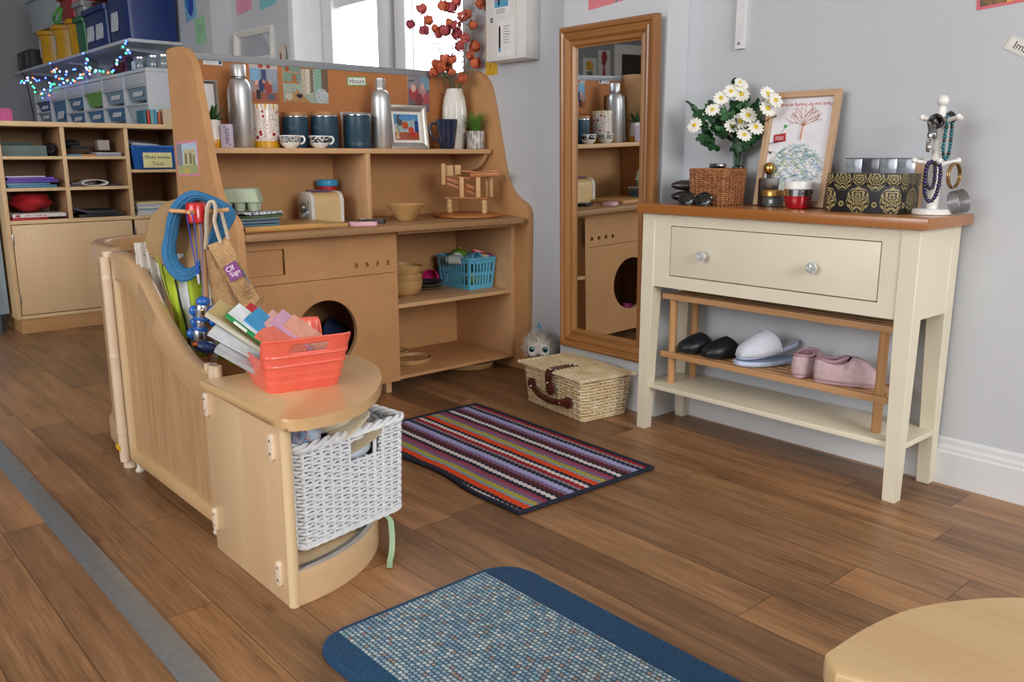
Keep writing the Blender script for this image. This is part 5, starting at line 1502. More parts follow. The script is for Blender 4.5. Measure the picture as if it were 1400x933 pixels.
def cap(name, label, m, m2, loc, rot, s_=1.0):
    b = MB(); rings = []
    for k in range(9):
        a = R(k*10); rings.append([(.052*s_*cos(a)*cos(2*pi*i/36), .044*s_*cos(a)*sin(2*pi*i/36), .046*s_*sin(a)) for i in range(36)])
    b.loft(rings, cap0=False, cap1=True)
    o = in_basket(b, name, label, 'hat', m, loc, rot, solid=.002)
    b = MB(); b.grid(16, 6, lambda u, v: ((.050+.030*v)*s_*cos(R(-70+140*u)), (.044+.030*v)*s_*sin(R(-70+140*u)), -.006*v*v*s_-.012*v*abs(u-.5)*2*s_))
    b.build('peak', m2, o, solid=.002)
cap('cream_sun_hat', 'cream sun hat uppermost in the white basket', mat('cream_canvas', plain, '#d8cfb4', .9, var=.06, scale=150), mat('cream_canvas', plain), (.128, .058, .212), (R(16), R(-12), R(-75)))
cap('peaked_hat', 'beige cap with its brim resting on the white basket rim', mat('beige_canvas', plain, '#b5a78c', .9, var=.08, scale=150), mat('beige_canvas', plain), (.158, .040, .190), (R(20), R(4), R(-95)), .85)
b = MB(); pts = [(-1.452, .890, .0715), (-1.424, .900, .0705), (-1.396, .898, .068), (-1.385, .894, .058), (-1.374, .888, .035), (-1.362, .878, .014), (-1.345, .862, .005), (-1.325, .848, .0035)]
S = spline(pts, 6); b.loft([[tuple(p+Vector((.0035, .0045, 0))), tuple(p-Vector((.0035, .0045, 0))), tuple(p-Vector((.0035, .0045, .0008))), tuple(p+Vector((.0035, .0045, -.0008)))] for p in S])
TH(b, 'green_ribbon', 'pale green ribbon trailing from under the white basket to the floor', 'ribbon', mat('ribbon_green', plain, '#a9c9a4', .7, var=.08), (0, 0, 0))

# ----------------------------------------------------------------------------
# picnic hamper and plush toy
# ----------------------------------------------------------------------------
def hamper():
    t = thing('picnic_hamper', 'small willow picnic hamper with leather strap beneath the mirror', 'hamper', (-2.020, 1.858, 0), R(-7.7))
    m = NT('willow'); n = m.noise(m.coord(), 25, 2); m.base(m.ramp(n, [(.3, srgb('#d2b98c')), (.5, srgb('#dfcba4')), (.72, srgb('#e9dabb'))])); m.set(Roughness=.55)
    W, D, H = .290, .172, .125
    b = MB(); al = wicker(b, W, D, .006, H, .0255, .0098, .0044, .0036, .010, None, .0036, corner=.008, seed=4, flat=(1, 1))
    b.build('woven_walls', m.m, t, smooth=60)
    b = MB(); braid(b, [(p[0], p[1], .005) for p in al(.006, 60)], .0032, 1.2); b.build('foot_braid', m.m, t, smooth=60)
    b = MB(); b.bx(.004, W-.004, .004, D-.004, .004, .010); b.build('base', m.m, t)
    rr = random.Random(8); b = MB()
    x0, x1, y0, y1, zl = -.018, W+.018, -.020, D+.014, H+.009
    ny = 26
    for k in range(ny):                       # fine rods running along the lid
        y = y0+(y1-y0)*(k+.5)/ny; pts = []
        for i in range(30):
            x = x0+(x1-x0)*i/29; pts.append((x, y+rr.uniform(-.0006, .0006), zl+.0018*(1 if (i//2+k) % 2 else -1)+.003*sin(pi*i/29)))
        b.tube(pts, .0040, 6)
    for k in range(13):
        x = x0+(x1-x0)*(k+.5)/13; b.tube([(x, y0, zl-.001), (x, y1, zl-.001)], .0026, 6)
    b.bx(x0+.004, x1-.004, y0+.004, y1-.004, zl-.0025, zl-.001)
    b.build('lid', m.m, t, smooth=60)
    b = MB(); rim = [(p[0], p[1], zl) for p in rrect(x0, x1, y0, y1, .008, 4)]
    P = spline([Vector(p) for p in rim], 2, True); braid(b, [tuple(p) for p in P], .0034, .8); b.build('lid_edge', m.m, t, smooth=60)
    LE = mat('leather', plain, '#4c1f17', .3, var=.2, scale=40, coat=.35)
    # strap over the front edge with buckle tongue
    b = MB(); sx = .150
    pth = spline([(sx-.004, .085, zl+.0075), (sx-.004, .05, zl+.009), (sx-.003, .012, zl+.009), (sx, -.018, zl+.007), (sx+.001, -.029, zl-.006), (sx+.003, -.030, zl-.030), (sx+.006, -.027, zl-.052)], 6)
    w = .0165
    b.loft([[tuple(p+Vector((w, 0, 0))), tuple(p+Vector((-w, 0, 0))), tuple(p+Vector((-w*.9, .0025, -.0025))), tuple(p+Vector((w*.9, .0025, -.0025)))] for p in pth])
    st_ = b.build('leather_strap', LE, t, label='dark brown leather strap')
    b = MB(); b.M = Matrix.Translation((sx+.012, -.027, zl-.052)) @ Matrix.Rotation(HALF, 4, 'X'); b.lathe([(.019, -.002), (.0205, 0), (.0205, .004), (.016, .006), (0, .006)], 28, cap1=False); b.build('strap_tab', LE, t)
    b = MB()
    for q in ((sx-.006, .082, zl+.010), (sx-.012, .066, zl+.010), (sx+.002, -.0325, zl-.034)): b.ball(q, .0038, 12, 8)
    b.build('rivet', CHROME, st_)
    # carry handle below
    b = MB(); pth = spline([(.046, -.018, .070), (.070, -.026, .062), (.11, -.034, .053), (.16, -.036, .047), (.20, -.030, .048), (.232, -.018, .052)], 6)
    b.tube(pth, [.0125]*4+[.0105]*(len(pth)-8)+[.0125]*4, 12, flat=(.6, 1)); hd = b.build('carry_handle', LE, t)
    for x, z in ((.042, .071), (.236, .052)):
        b = MB(); b.M = Matrix.Translation((x, -.012, z)) @ Matrix.Rotation(HALF, 4, 'X'); b.lathe([(.017, -.002), (.019, 0), (.0185, .006), (.012, .010), (0, .011)], 24, cap1=False); b.build('handle_end', LE, t)
        b = MB(); b.ball((x+(.014 if x < .1 else -.022), -.028, z-.004), .005, 12, 8); b.build('rivet', CHROME, hd)
hamper()
def plush():
    t = thing('plush_toy', 'fluffy grey plush toy with big green eyes behind the hamper', 'plush toy', (-2.186, 2.068, 0), R(40))
    t.scale = (.88, .88, .96)
    fur = mat('grey_fur', plain, '#c2bab0', .95, var=.25, scale=160, bump=.5)
    b = MB(); b.ball((0, 0, .055), .052, 24, 16, (1, .9, 1.05)); b.ball((0, -.004, .130), .058, 28, 20, (1.05, .92, .92))
    b.build('body', fur, t)
    rr = random.Random(2); b = MB()
    for i in range(900):
        a = rr.uniform(0, 2*pi); z = rr.uniform(-.5, 1); s_ = sqrt(max(0, 1-z*z))
        d = Vector((s_*cos(a), s_*sin(a), z))
        if d.y < -.62 and -.2 < z < .45: continue
        p = Vector((0, -.004, .130))+Vector((d.x*.058*1.05, d.y*.058*.92, d.z*.058*.92))
        e = p+(d+Vector((rr.uniform(-.5, .5), rr.uniform(-.5, .5), rr.uniform(-.3, .7))))*rr.uniform(.008, .018)
        q = d.orthogonal().normalized()*.0012
        b.loft([[p-q, p+q, p+d.cross(q)], [e-q*.2, e+q*.2, e+d.cross(q)*.2]])
    o = b.build('fur', fur, t); o['kind'] = 'stuff'
    white = col('#dcdad6', .8)
    for s_ in (-1, 1):
        b = MB(); b.ball((s_*.026, -.048, .124), .019, 20, 12, (1, .5, 1.15)); b.build('eye_patch', white, t)
        b = MB(); b.ball((s_*.027, -.053, .130), .0125, 20, 12, (1, .6, 1)); e = b.build('eye', mat('eye_green', plain, '#2f6a62', .1, var=.4, scale=120, coat=.8), t, label='glossy green eye')
        b = MB(); b.ball((s_*.027, -.0585, .130), .0065, 14, 10, (1, .5, 1)); b.build('pupil', col('#0d0f12', .1), e)
    b = MB(); b.ball((0, -.056, .110), .006, 12, 8); b.build('nose', col('#5a4f4a', .5), t)
    b = MB(); b.tube(spline([(-.006, 0, .178), (-.010, .002, .198), (-.005, .0, .219), (.002, .002, .200), (.0, 0, .180)], 5), .0034, 8); b.build('hanging_loop', col('#2f8fae', .6), t, label='blue hanging loop')
plush()

# the rounded top of another low unit in the near right corner
def near_unit():
    t = thing('round_top_unit', 'pale beech rounded unit top in the near right corner of the floor', 'shelf', (-.3, .7, 0))
    pts = [(-.022, -.046)] + [tuple(p) for p in spline([(-.030, -.034), (-.030, -.012), (-.026, .05), (-.012, .112), (.018, .170), (.052, .213), (.11, .265), (.19, .305), (.30, .325)], 6)] + [(.52, .325), (.52, .11), (.09, -.014), (-.010, -.052)]
    b = MB(); b.prism(pts, .336, .361, 'z', bev=.007, seg=3); b.build('top_board', mat('near_beech', wood, '#cdb083', '#b79465', 'x', .5, .4, coat=.2), t)
    pin = [(.5+(p[0]-.5)*.955+.004, .13+(p[1]-.13)*.93) for p in pts]
    b = MB(); b.prism(pin, 0, .3365, 'z'); b.build('body', BEECH_EDGE, t)
near_unit()
# ----------------------------------------------------------------------------
# shoes on the rack
# ----------------------------------------------------------------------------
ZR = .2368
def sole_outline(L, W, k=1.0, n=48):
    """foot outline, toe at x=0, heel at x=L"""
    pts = []
    for i in range(n):
        a = 2*pi*i/n; c, s_ = cos(a), sin(a)
        x = L/2-L/2*c
        w = W/2*(abs(s_)**.75)*(1-.20*(x/L)**1.5+.02*sin(3*x/L))*(1 if s_ >= 0 else -1)*(1+.06*(1 if s_ > 0 else -1)*sin(pi*x/L))
        pts.append((L/2+(x-L/2)*k, w*k))
    return pts
def slide(name, label, loc, rz, L, W, sole_m, up_m, hgt, back, soles=1, group=None, sole_h=.014, tz=0.0, in_m=None):
    t = thing(name, label, 'shoe', loc, rz, group)
    b = MB(); O = sole_outline(L, W)
    def zs(x): return .006*(x/L-.35)**2*6*(1 if x < .35*L else .6)
    for k in range(soles):
        z0 = k*(sole_h*.7)
        b.loft([[(p[0]*1+L*.0, p[1]*.94, z0+zs(p[0])) for p in O], [(p[0], p[1], z0+.003+zs(p[0])) for p in O], [(p[0], p[1], z0+sole_h*.75+zs(p[0])) for p in O], [(p[0], p[1]*.95, z0+sole_h+zs(p[0])) for p in O]])
    b.build('sole', sole_m, t)
    zt = (soles-1)*sole_h*.7+sole_h*.55
    # vamp over the toes
    b = MB(); n = 20; N = 18
    def ring(q):
        x = L*(.012+back*q)
        i = min(range(len(O)), key=lambda j: (O[j][0]-x)**2+(0 if O[j][1] > 0 else 1)); w1 = abs(O[i][1])
        w = max(.004, w1*1.04); h = hgt*(.30*min(1, q*9)**.5+.70*sin(pi/2*min(1, q)**.9))
        return [(x-L*.13*q*q*sin(pi*k/n)**2, -w*cos(pi*k/n), zt+zs(x)+h*sin(pi*k/n)**.6) for k in range(n+1)]
    b.loft([ring(j/N) for j in range(N+1)], closed=False); b.build('upper', up_m, t, solid=.0035)
    b = MB(); P = ring(1.0); b.tube(P, .0028, 8); b.build('collar', up_m, t)
    if in_m:
        b = MB(); b.prism([(p[0]*.96+L*.02, p[1]*.88) for p in O], zt+.003, zt+.0055, 'z')
        for v in b.bm.verts: v.co.z += zs(v.co.x)
        b.build('insole', in_m, t)
    return t
BLK = mat('black_rubber', plain, '#14161c', .38, var=.1); BLKU = mat('black_upper', plain, '#1a1d25', .42, var=.12, scale=40)
slide('black_slide', 'black slide shoe, left of the black pair on the rack', (-1.494, 1.970, ZR), R(72), .150, .068, BLK, BLKU, .044, .62, group='pair of black slides', in_m=col('#0f1115', .6))
slide('black_slide', 'black slide shoe, right of the black pair next to the white slipper', (-1.410, 1.970, ZR), R(68), .155, .070, BLK, BLKU, .046, .62, group='pair of black slides', in_m=col('#0f1115', .6))
TERRY = mat('white_terry', plain, '#d3d9e6', .95, var=.05, scale=200, bump=.5, bscale=400); TERS = col('#b4c3dd', .5)
slide('white_slipper', 'pale blue-white towelling slipper standing on top of its twin', (-1.292, 1.966, ZR+.016), R(62), .185, .074, TERS, TERRY, .058, .60, group='white towelling slippers', in_m=TERRY, sole_h=.012)
slide('white_slipper', 'pale blue-white towelling slipper lying beneath its twin', (-1.298, 1.962, ZR), R(61), .185, .076, TERS, TERRY, .0005, .30, group='white towelling slippers', in_m=TERRY, sole_h=.0125)

def slipper(label, loc, rz, L, W, h):
    """closed pink slipper: toe at +x end, heel at the origin"""
    t = thing('pink_slipper', label, 'shoe', loc, rz, 'pair of pink slippers')
    m = mat('pink_velour', plain, '#c9aeb4', .9, var=.1, scale=60, bump=.3); dk = mat('pink_inner', plain, '#8f7078', .95, var=.2, scale=60)
    O = [(L-p[0], p[1]) for p in sole_outline(L, W)]
    b = MB(); b.loft([[(p[0], p[1]*.95, 0) for p in O], [(p[0], p[1]*1.02, .003) for p in O], [(p[0], p[1]*1.02, .010) for p in O], [(p[0], p[1]*.98, .012) for p in O]]); b.build('sole', mat('pink_sole', plain, '#b99aa3', .7, var=.1), t)
    def topz(x):
        q = x/L
        if q < .12: return h*.80
        if q < .50: return h*(.80-.10*sin(pi*(q-.12)/.38))
        return h*.8
    cx = L*.5
    b = MB(); rings = []
    for k in range(11):
        q = k/10
        r = []
        for p in O:
            T = topz(p[0]) if p[0] < .5*L else h*(1.0-.72*((p[0]-.5*L)/(.5*L))**2.2)
            z = .008+(T-.008)*sin(pi/2*min(1, q*1.0))
            if p[0] >= .46*L: s_ = cos(pi/2*q*.985)**.8
            else: s_ = 1-.22*q*q
            xx = p[0]
            if p[0] > .46*L: xx = .46*L+(p[0]-.46*L)*(1-.0*q)
            else: xx = .46*L+(p[0]-.46*L)*(1-.06*q+.05*sin(pi*q))
            r.append((xx, p[1]*1.04*s_*(1+.10*sin(pi*q)*(p[0] < .46*L)), z))
        rings.append(r)
    b.loft(rings, cap0=False, cap1=False); b.build('upper', m, t, solid=.003)
    b = MB(); top = [Vector(p) for p in rings[-1] if p[0] < .50*L]; top.sort(key=lambda p: atan2(p.y, p.x-.25*L))
    cen = Vector((.27*L, 0, h*.80)); loop = [cen+Vector((.22*L*cos(2*pi*i/40), W*.36*sin(2*pi*i/40), .012*max(0, cos(2*pi*i/40))-.0 +.004*max(0, -cos(2*pi*i/40)))) for i in range(40)]
    b.tube(loop, .0036, 8, close=True); b.build('collar', mat('pink_trim', plain, '#b994a0', .9), t)
    b = MB(); b.loft([[(p.x, p.y, p.z) for p in loop], [(cen.x+(p.x-cen.x)*.85, p.y*.85, h*.35) for p in loop]], cap0=False, cap1=True); b.build('lining', dk, t, label='darker lining inside')
    return t
bpy.data.objects['white_slipper'].rotation_euler = (0, R(-9), R(62))
slipper('pink velour slipper, left of the pink pair with heel to the front', (-1.118, 1.972, ZR), R(92), .138, .062, .068)
slipper('pink velour slipper, right of the pink pair beside the rack post', (-1.070, 1.978, ZR), R(26), .158, .066, .072)

# ----------------------------------------------------------------------------
# on the console table
# ----------------------------------------------------------------------------
ZC = .6673
def case(label, loc, rz, L, r, m, tilt=0):
    t = thing('sunglasses_case', label, 'glasses case', loc, rz, 'sunglasses cases on the cream table')
    for s_, nm in ((1, 'lid'), (-1, 'shell')):
        b = MB(); b.ball((0, 0, s_*.0006), 1, 32, 16, (L/2, r*1.25, r))
        for v in list(b.bm.verts):
            if (v.co.z-s_*.0006)*s_ < -1e-5: v.co.z = s_*.0006
        b.build(nm, m, t)
    t.rotation_euler = (0, tilt, rz)
    return t
GB = mat('gloss_black', plain, '#15161a', .18, var=.1, coat=.6); GBR = mat('gloss_brown', plain, '#2a1c1a', .2, var=.1, coat=.6)
case('black glossy glasses case at the bottom left of the brown basket', (-1.552, 2.065, ZC+.016), R(40), .105, .016, GB)
case('dark brown glossy glasses case lying on top of the black one', (-1.562, 2.072, ZC+.0475), R(42), .100, .0155, GBR)
def sunglasses():
    t = thing('sunglasses', 'folded black sunglasses in front of the brown wicker basket', 'sunglasses', (-1.432, 1.932, ZC), R(8))
    L = mat('lens_black', plain, '#0c0d10', .06, coat=.8)
    for x in (-.026, .026):
        b = MB(); b.M = Matrix.Translation((x, 0, .017)) @ Matrix.Rotation(R(72), 4, 'X'); b.ball((0, 0, 0), 1, 24, 10, (.023, .017, .0028)); b.build('lens', L, t)
        b = MB(); b.M = Matrix.Translation((x, 0, .017)) @ Matrix.Rotation(R(72), 4, 'X'); b.tube([(.024*cos(2*pi*i/28), .018*sin(2*pi*i/28), 0) for i in range(28)], .0024, 6, close=True); b.build('rim', GB, t)
    b = MB(); b.tube(spline([(-.006, -.002, .022), (0, -.004, .025), (.006, -.002, .022)], 4), .002, 6); b.build('bridge', GB, t)
    for s_ in (-1, 1):
        b = MB(); b.tube(spline([(s_*.05, .002, .022), (s_*.045, .012, .019), (-s_*.01, .016+.004*s_, .012), (-s_*.045, .014+.004*s_, .006)], 5), .0026, 6, flat=(1, .6)); b.build('arm', GB, t)
    b = MB(); b.ball((.05, -.002, .023), .003, 10, 6); b.build('hinge', CHROME, t)
sunglasses()
def brown_basket():
    t = thing('brown_wicker_basket', 'small brown wicker basket on the left of the cream table', 'basket', (-1.474, 1.964, ZC))
    m = NT('brown_willow'); n = m.noise(m.coord(), 90, 3); m.base(m.ramp(n, [(.3, srgb('#85502f')), (.7, srgb('#b57b4f'))])); m.set(Roughness=.6)
    W, D, H = .113, .094, .096
    b = MB(); al = wicker(b, W, D, .003, H, .0140, .0054, .0023, .0026, .003, None, .0021, corner=.004, seed=6, wob=.0003); b.build('woven_walls', m.m, t, smooth=60)
    b = MB(); braid(b, [(p[0], p[1], H) for p in al(H, 50)], .0020, 1.3); b.build('rim_braid', m.m, t, smooth=60)
    b = MB(); b.bx(.002, W-.002, .002, D-.002, .002, .006); b.build('base', m.m, t)
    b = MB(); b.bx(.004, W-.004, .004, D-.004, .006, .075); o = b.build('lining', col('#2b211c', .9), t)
brown_basket()
t = thing('wrist_watch', 'silver and black wrist watch on the rim of the brown wicker basket', 'watch', (-1.440, 2.040, ZC+.098), R(30))
b = MB(); b.tube([(.022*cos(2*pi*i/32), .016*sin(2*pi*i/32), .007) for i in range(32)], .006, 8, close=True, flat=(.35, 1)); b.build('strap', CHROME, t)
b = MB(); b.box((-.010, -.016, .008), (.020, .007, .011), .002); b.build('case', DARK, t, label='black watch case')
b = MB(); b.ball((0, 0, 0), .010, 16, 10, (1.6, .8, .7)); o = TH(b, 'black_pouch', 'black object poking out of the right corner of the brown basket', 'pouch', GB, (-1.376, 2.044, ZC+.100), R(35))

def daisy_vase():
    t = thing('glass_vase', 'slim clear glass vase of daisies behind the brown basket', 'vase', (-1.424, 2.108, ZC))
    b = MB(); b.lathe([(.026, 0), (.028, .003), (.020, .03), (.014, .075), (.0125, .11), (.016, .14), (.021, .156), (.0195, .156), (.0145, .138), (.011, .11), (.0122, .075), (.017, .035), (.020, .010), (0, .008)], 32, cap1=False); b.build('glass', glass('vase_glass', '#e4f2ec'), t)
    f = thing('daisy_bunch', 'bunch of artificial white daisies with green leaves in the glass vase', 'flowers', (-1.424, 2.108, ZC+.15))
    rr = random.Random(11)
    rgt, fwd, k = Vector((.6625, .749, 0)), Vector((-.749, .6625, 0)), .00206
    tip = Vector((0, 0, 0))
    G = [mat('leaf_green_%d' % i, plain, h, .5, var=.25, scale=60) for i, h in enumerate(('#2f5a35', '#24482c', '#3d6d3f'))]
    PET = mat('daisy_petal', plain, '#ecebe2', .6, var=.04); YEL = mat('daisy_eye', plain, '#d9bf2e', .7, var=.2, scale=200)
    # (sideways px, height px) of each flower head, in image coordinates; facing offsets
    heads = [(945, 177, 1.0, -1.0), (968, 157, .9, -.5), (979, 142, .95, -.3), (992, 133, .9, -.2), (1005, 126, .9, .0), (1006, 137, 1.05, .1), (1042, 140, 1.0, .4), (1053, 148, 1.0, .5), (1043, 158, 1.05, .3), (1017, 165, 1.1, .1), (1007, 172, 1.1, .0), (996, 178, 1.0, -.1), (1028, 180, 1.1, .3), (1013, 190, .95, .1), (1003, 122, .7, .2)]
    for i, (x, y, s_, lean) in enumerate(heads):
        v = (-.14 if x > 1035 else -.085 if x > 1012 else -.04)-.02*rr.random() if y > 138 else -.045
        x = 700+(x-700)*(1+v/2.4); s_ *= 1.22
        p = rgt*((x-1005)*k)+Vector((0, 0, (208-y)*k))+fwd*v
        nrm = (-fwd*1.0+rgt*lean*.9+Vector((0, 0, .45+.3*rr.random()))).normalized()
        q = nrm.to_track_quat('Z', 'Y').to_matrix().to_4x4(); M0 = Matrix.Translation(p) @ q
        b = MB(); b.M = M0; n = 13; r = .0185*s_
        for j in range(n):
            a = 2*pi*j/n+rr.uniform(-.06, .06); bend = rr.uniform(-.1, .2)
            ax, ay = Vector((cos(a), sin(a), 0)), Vector((-sin(a), cos(a), 0))
            rings = []
            for u, w in ((.18, .0012), (.45, .0030), (.75, .0034), (.93, .0024), (1.0, .0008)):
                c = ax*r*u+Vector((0, 0, .004*bend*u*4*u+.0012*sin(pi*u)))
                rings.append([tuple(c+ay*w*s_), tuple(c+Vector((0, 0, .0005))), tuple(c-ay*w*s_), tuple(c-Vector((0, 0, .0005)))])
            b.loft(rings)
        fl_ = b.build('flower', PET, f)
        b = MB(); b.M = M0; b.ball((0, 0, .0016), .0052*s_, 14, 8, (1, 1, .55)); b.build('flower_eye', YEL, fl_, label='yellow flower centre')
        if i % 2 == 0 or y > 150:
            b = MB(); b.tube(spline([tuple(tip+Vector((rr.uniform(-.006, .006), rr.uniform(-.006, .006), -.10))), tuple(tip+Vector((rr.uniform(-.008, .008), rr.uniform(-.008, .008), 0))), tuple(tip.lerp(p, .5)+Vector((0, 0, .012))), tuple(p-nrm*.002)], 6), .0014, 6); b.build('stem', G[0], f)
    # lobed leaves
    for i in range(90):
        a = rr.uniform(0, 2*pi); e = rr.uniform(.0, 1)
        u0 = rr.gauss(0, 1)
        p = rgt*max(-.085, min(.075, rr.gauss(-.008, .036)))+fwd*rr.uniform(-.045, .02)+Vector((0, 0, max(.004, rr.gauss(.065, .034))))
        if i < 5: p = rgt*(-.075-.012*i)+fwd*rr.uniform(-.02, .02)+Vector((0, 0, .03+.02*i))
        ov = p.y+.012
        if ov > 0: p = p+fwd*(-ov/.6625)
        d = (p+Vector((rr.uniform(-.04, .04), rr.uniform(-.04, .04), rr.uniform(-.02, .05)))).normalized()
        nrm = (-fwd*.8+Vector((rr.uniform(-.6, .6), rr.uniform(-.6, .6), .7))).normalized()
        sd = d.cross(nrm).normalized(); nrm = sd.cross(d)
        L = rr.uniform(.036, .055); b = MB(); rings = []
        for j in range(11):
            u = j/10; w = L*.30*sin(pi*min(1, u*.95+.05))**.8*(1+.38*sin(u*16))+.0008
            c = p+d*L*(u-.3)+nrm*(-.008*u*u)
            rings.append([tuple(c+sd*w+nrm*.003), tuple(c+nrm*-.0004), tuple(c-sd*w+nrm*.003), tuple(c+nrm*-.0010)])
        b.loft(rings); b.build('leaf', G[i % 3], f, smooth=70)
daisy_vase()

def perfume():
    t = thing('perfume_bottle', 'dark brown perfume bottle with a round gold stopper', 'perfume bottle', (-1.290, 2.062, ZC), R(45))
    b = MB(); b.bx(-.025, .025, -.011, .011, 0, .074, .002); b.build('bottle', mat('amber_glass', plain, '#2a1613', .30, var=.1), t)
    b = MB(); b.tube([(0, 0, .074), (0, 0, .084)], .006, 16); b.build('neck', DARK, t)
    b = MB(); b.ball((0, 0, .099), .0155, 28, 18, (1, 1, 1.08)); b.build('stopper', GOLD, t)
    b = MB(); b.text('YL', Matrix.Translation((0, -.0113, .052)) @ Matrix.Rotation(HALF, 4, 'X'), .013); b.bx(-.012, .012, -.0114, -.0112, .039, .0398); b.bx(-.014, .014, -.0114, -.0112, .034, .0346); b.bx(-.010, .010, -.0114, -.0112, .020, .0206)
    b.build('lettering', mat('gold_print', plain, '#9a7d55', .4), t, smooth=0)
perfume()
t = thing('gold_lid_jar', 'small clear cream jar with a gold lid', 'jar', (-1.262, 2.040, ZC))
b = MB(); b.lathe([(.023, 0), (.0255, .002), (.0262, .006), (.0255, .026), (.0225, .028)], 36, cap1=True); b.build('glass', glass('jar_glass', '#dfe8e6', .05), t)
b = MB(); b.lathe([(.018, .004), (.0195, .006), (.0195, .024), (0, .024)], 30, cap1=False); b.build('cream', col('#8d9496', .4), t)
b = MB(); b.lathe([(.0265, .027), (.0275, .028), (.0275, .042), (.026, .044), (0, .0445)], 36, cap1=False); b.build('lid', mat('gold_lid', plain, '#b98f4e', .3, metal=.8), t, label='gold lid')
b = MB(); b.M = Matrix.Rotation(R(40), 4, 'Z'); b.bx(-.012, -.003, -.0268, -.0262, .010, .019); b.build('jar_label', col('#d7dbdc', .4), t)
t = thing('red_cream_jar', 'red glossy cream jar with silver band and white lid', 'jar', (-1.172, 2.015, ZC))
b = MB(); b.lathe([(.024, 0), (.029, .002), (.0345, .018), (.0355, .032)], 40, cap1=True); b.build('body', mat('red_lacquer', plain, '#a50f22', .1, metal=.2, var=.1, coat=.7), t)
b = MB(); b.lathe([(.0355, .032), (.0358, .048), (.034, .050)], 40, cap0=True); b.build('silver_band', CHROME, t)
b = MB(); b.lathe([(.034, .049), (.037, .050), (.037, .066), (.0355, .069), (0, .0695)], 40, cap1=False); b.build('lid', col('#e9e9e6', .3), t, label='white lid')
b = MB(); b.M = Matrix.Rotation(R(52), 4, 'Z')
for z in (.012, .018, .026): b.bx(.006, .020, -.0345, -.0300, z, z+.003)
b.bx(-.006, .0, -.0372, -.0355, .036, .043); b.bx(.012, .022, -.0362, -.030, .036, .046); b.build('jar_label', col('#2a2226', .4), t)

# framed leaver's print, standing upside down
def upside_frame():
    t = thing('framed_print', 'light wooden framed tree print standing upside down against the wall', 'picture frame', (-1.330, 2.068, ZC))
    lean = R(9.2); W, H, F = .205, .300, .0165
    t.rotation_euler = (-lean, 0, 0)
    pf = [(0, 0), (0, .014), (F*.9, .014), (F, .012), (F, .003)]
    def cor(d): return [(d, d), (W-d, d), (W-d, H-d), (d, H-d)]
    for k in range(4):
        q = (k+1) % 4; b = MB()
        b.loft([[(cor(d)[k][0], -e, cor(d)[k][1]) for d, e in pf], [(cor(d)[q][0], -e, cor(d)[q][1]) for d, e in pf]])
        b.build('frame_rail', mat('pale_oak' + 'xz'[k % 2], wood, '#c9a887', '#b08d6a', 'xz'[k % 2], 1.2, .5), t, smooth=25)
    b = MB(); b.bx(F-.001, W-F+.001, -.004, -.001, F-.001, H-F+.001); b.build('paper', col('#e7e6ec', .5), t)
    b = MB(); b.bx(.004, W-.004, -.001, .001, .004, H-.004); b.build('backing', col('#7a6350', .7), t)
    Y = -.0044; rr = random.Random(4)
    UP = Matrix.Rotation(HALF, 4, 'X') @ Matrix.Rotation(pi, 4, 'Z')      # writing turned on its head
    b = MB(); b.text('Thank you for helping us to grow', Matrix.Translation((W*.5, Y, H*.885)) @ UP, .0125, .0002); b.build('heading', col('#c0453f', .6), t, smooth=0)
    b = MB()
    x0, z0 = W*.545, H*.655
    b.tube([(x0-.003, Y, z0-.022), (x0-.001, Y, z0+.02)], [.0065, .0045], 6, flat=(1, .1))
    def branch(p, a, L, d):
        q = (p[0]+L*sin(a), Y, p[2]+L*cos(a)); b.tube([p, q], [.0004+.0006*d, .0004+.0004*d], 4, flat=(1, .3))
        if d > 0:
            for k in range(3 if d > 2 else 2): branch(q, a+rr.uniform(-.55, .55)+(k-.7)*.25, L*rr.uniform(.65, .85), d-1)
    for k in range(7): branch((x0-.001, Y, z0+.014), -1.15+.38*k, .020, 3)
    b.build('tree', col('#c98a68', .6), t, smooth=0)
    b = MB(); b.M = Matrix.Translation((W*.225, Y, H*.60)) @ Matrix.Rotation(R(-8), 4, 'Y'); b.bx(-.018, .018, -.0004, .0004, -.011, .011); sg = b.build('year_sign', col('#b0313a', .6), t, label='small red sign')
    b = MB(); b.text('2022', Matrix.Translation((W*.225, Y-.0006, H*.60)) @ UP, .0125, .0002); b.build('lettering', col('#f0e6e6', .6), sg, smooth=0)
    b = MB(); b.tube(spline([(W*.24, Y, H*.638), (W*.26, Y, H*.665), (W*.285, Y, H*.70)], 4), .0011, 5, flat=(1, .3)); b.ball((W*.285, Y, H*.702), .005, 10, 6, (1, .1, 1)); b.build('sprig', col('#4c9a5c', .6), t)
    cols = ('#6fb7b4', '#d9d08a', '#86b7d6', '#5fa3a8', '#c9d8a0', '#4f8fb5')
    for ci, h in enumerate(cols):
        b = MB()
        for k in range(62):
            a = rr.uniform(0, 2*pi); r = sqrt(rr.random())*.074
            cx, cz = W*.50+r*cos(a), H*.315+r*sin(a)*.92
            an = rr.uniform(-.9, .9); L = rr.uniform(.010, .026); pts = []
            for j in range(9):
                u = (j/8-.5)*L; w = .0022*sin(j*2.4+k)
                pts.append((min(W-F-.002, max(F+.002, cx+u*cos(an)-w*sin(an))), Y, cz+u*sin(an)+w*cos(an)))
            b.tube(pts, .00075, 4, flat=(1, .4))
        b.build('signatures', col(h, .6), t, smooth=0)
upside_frame()

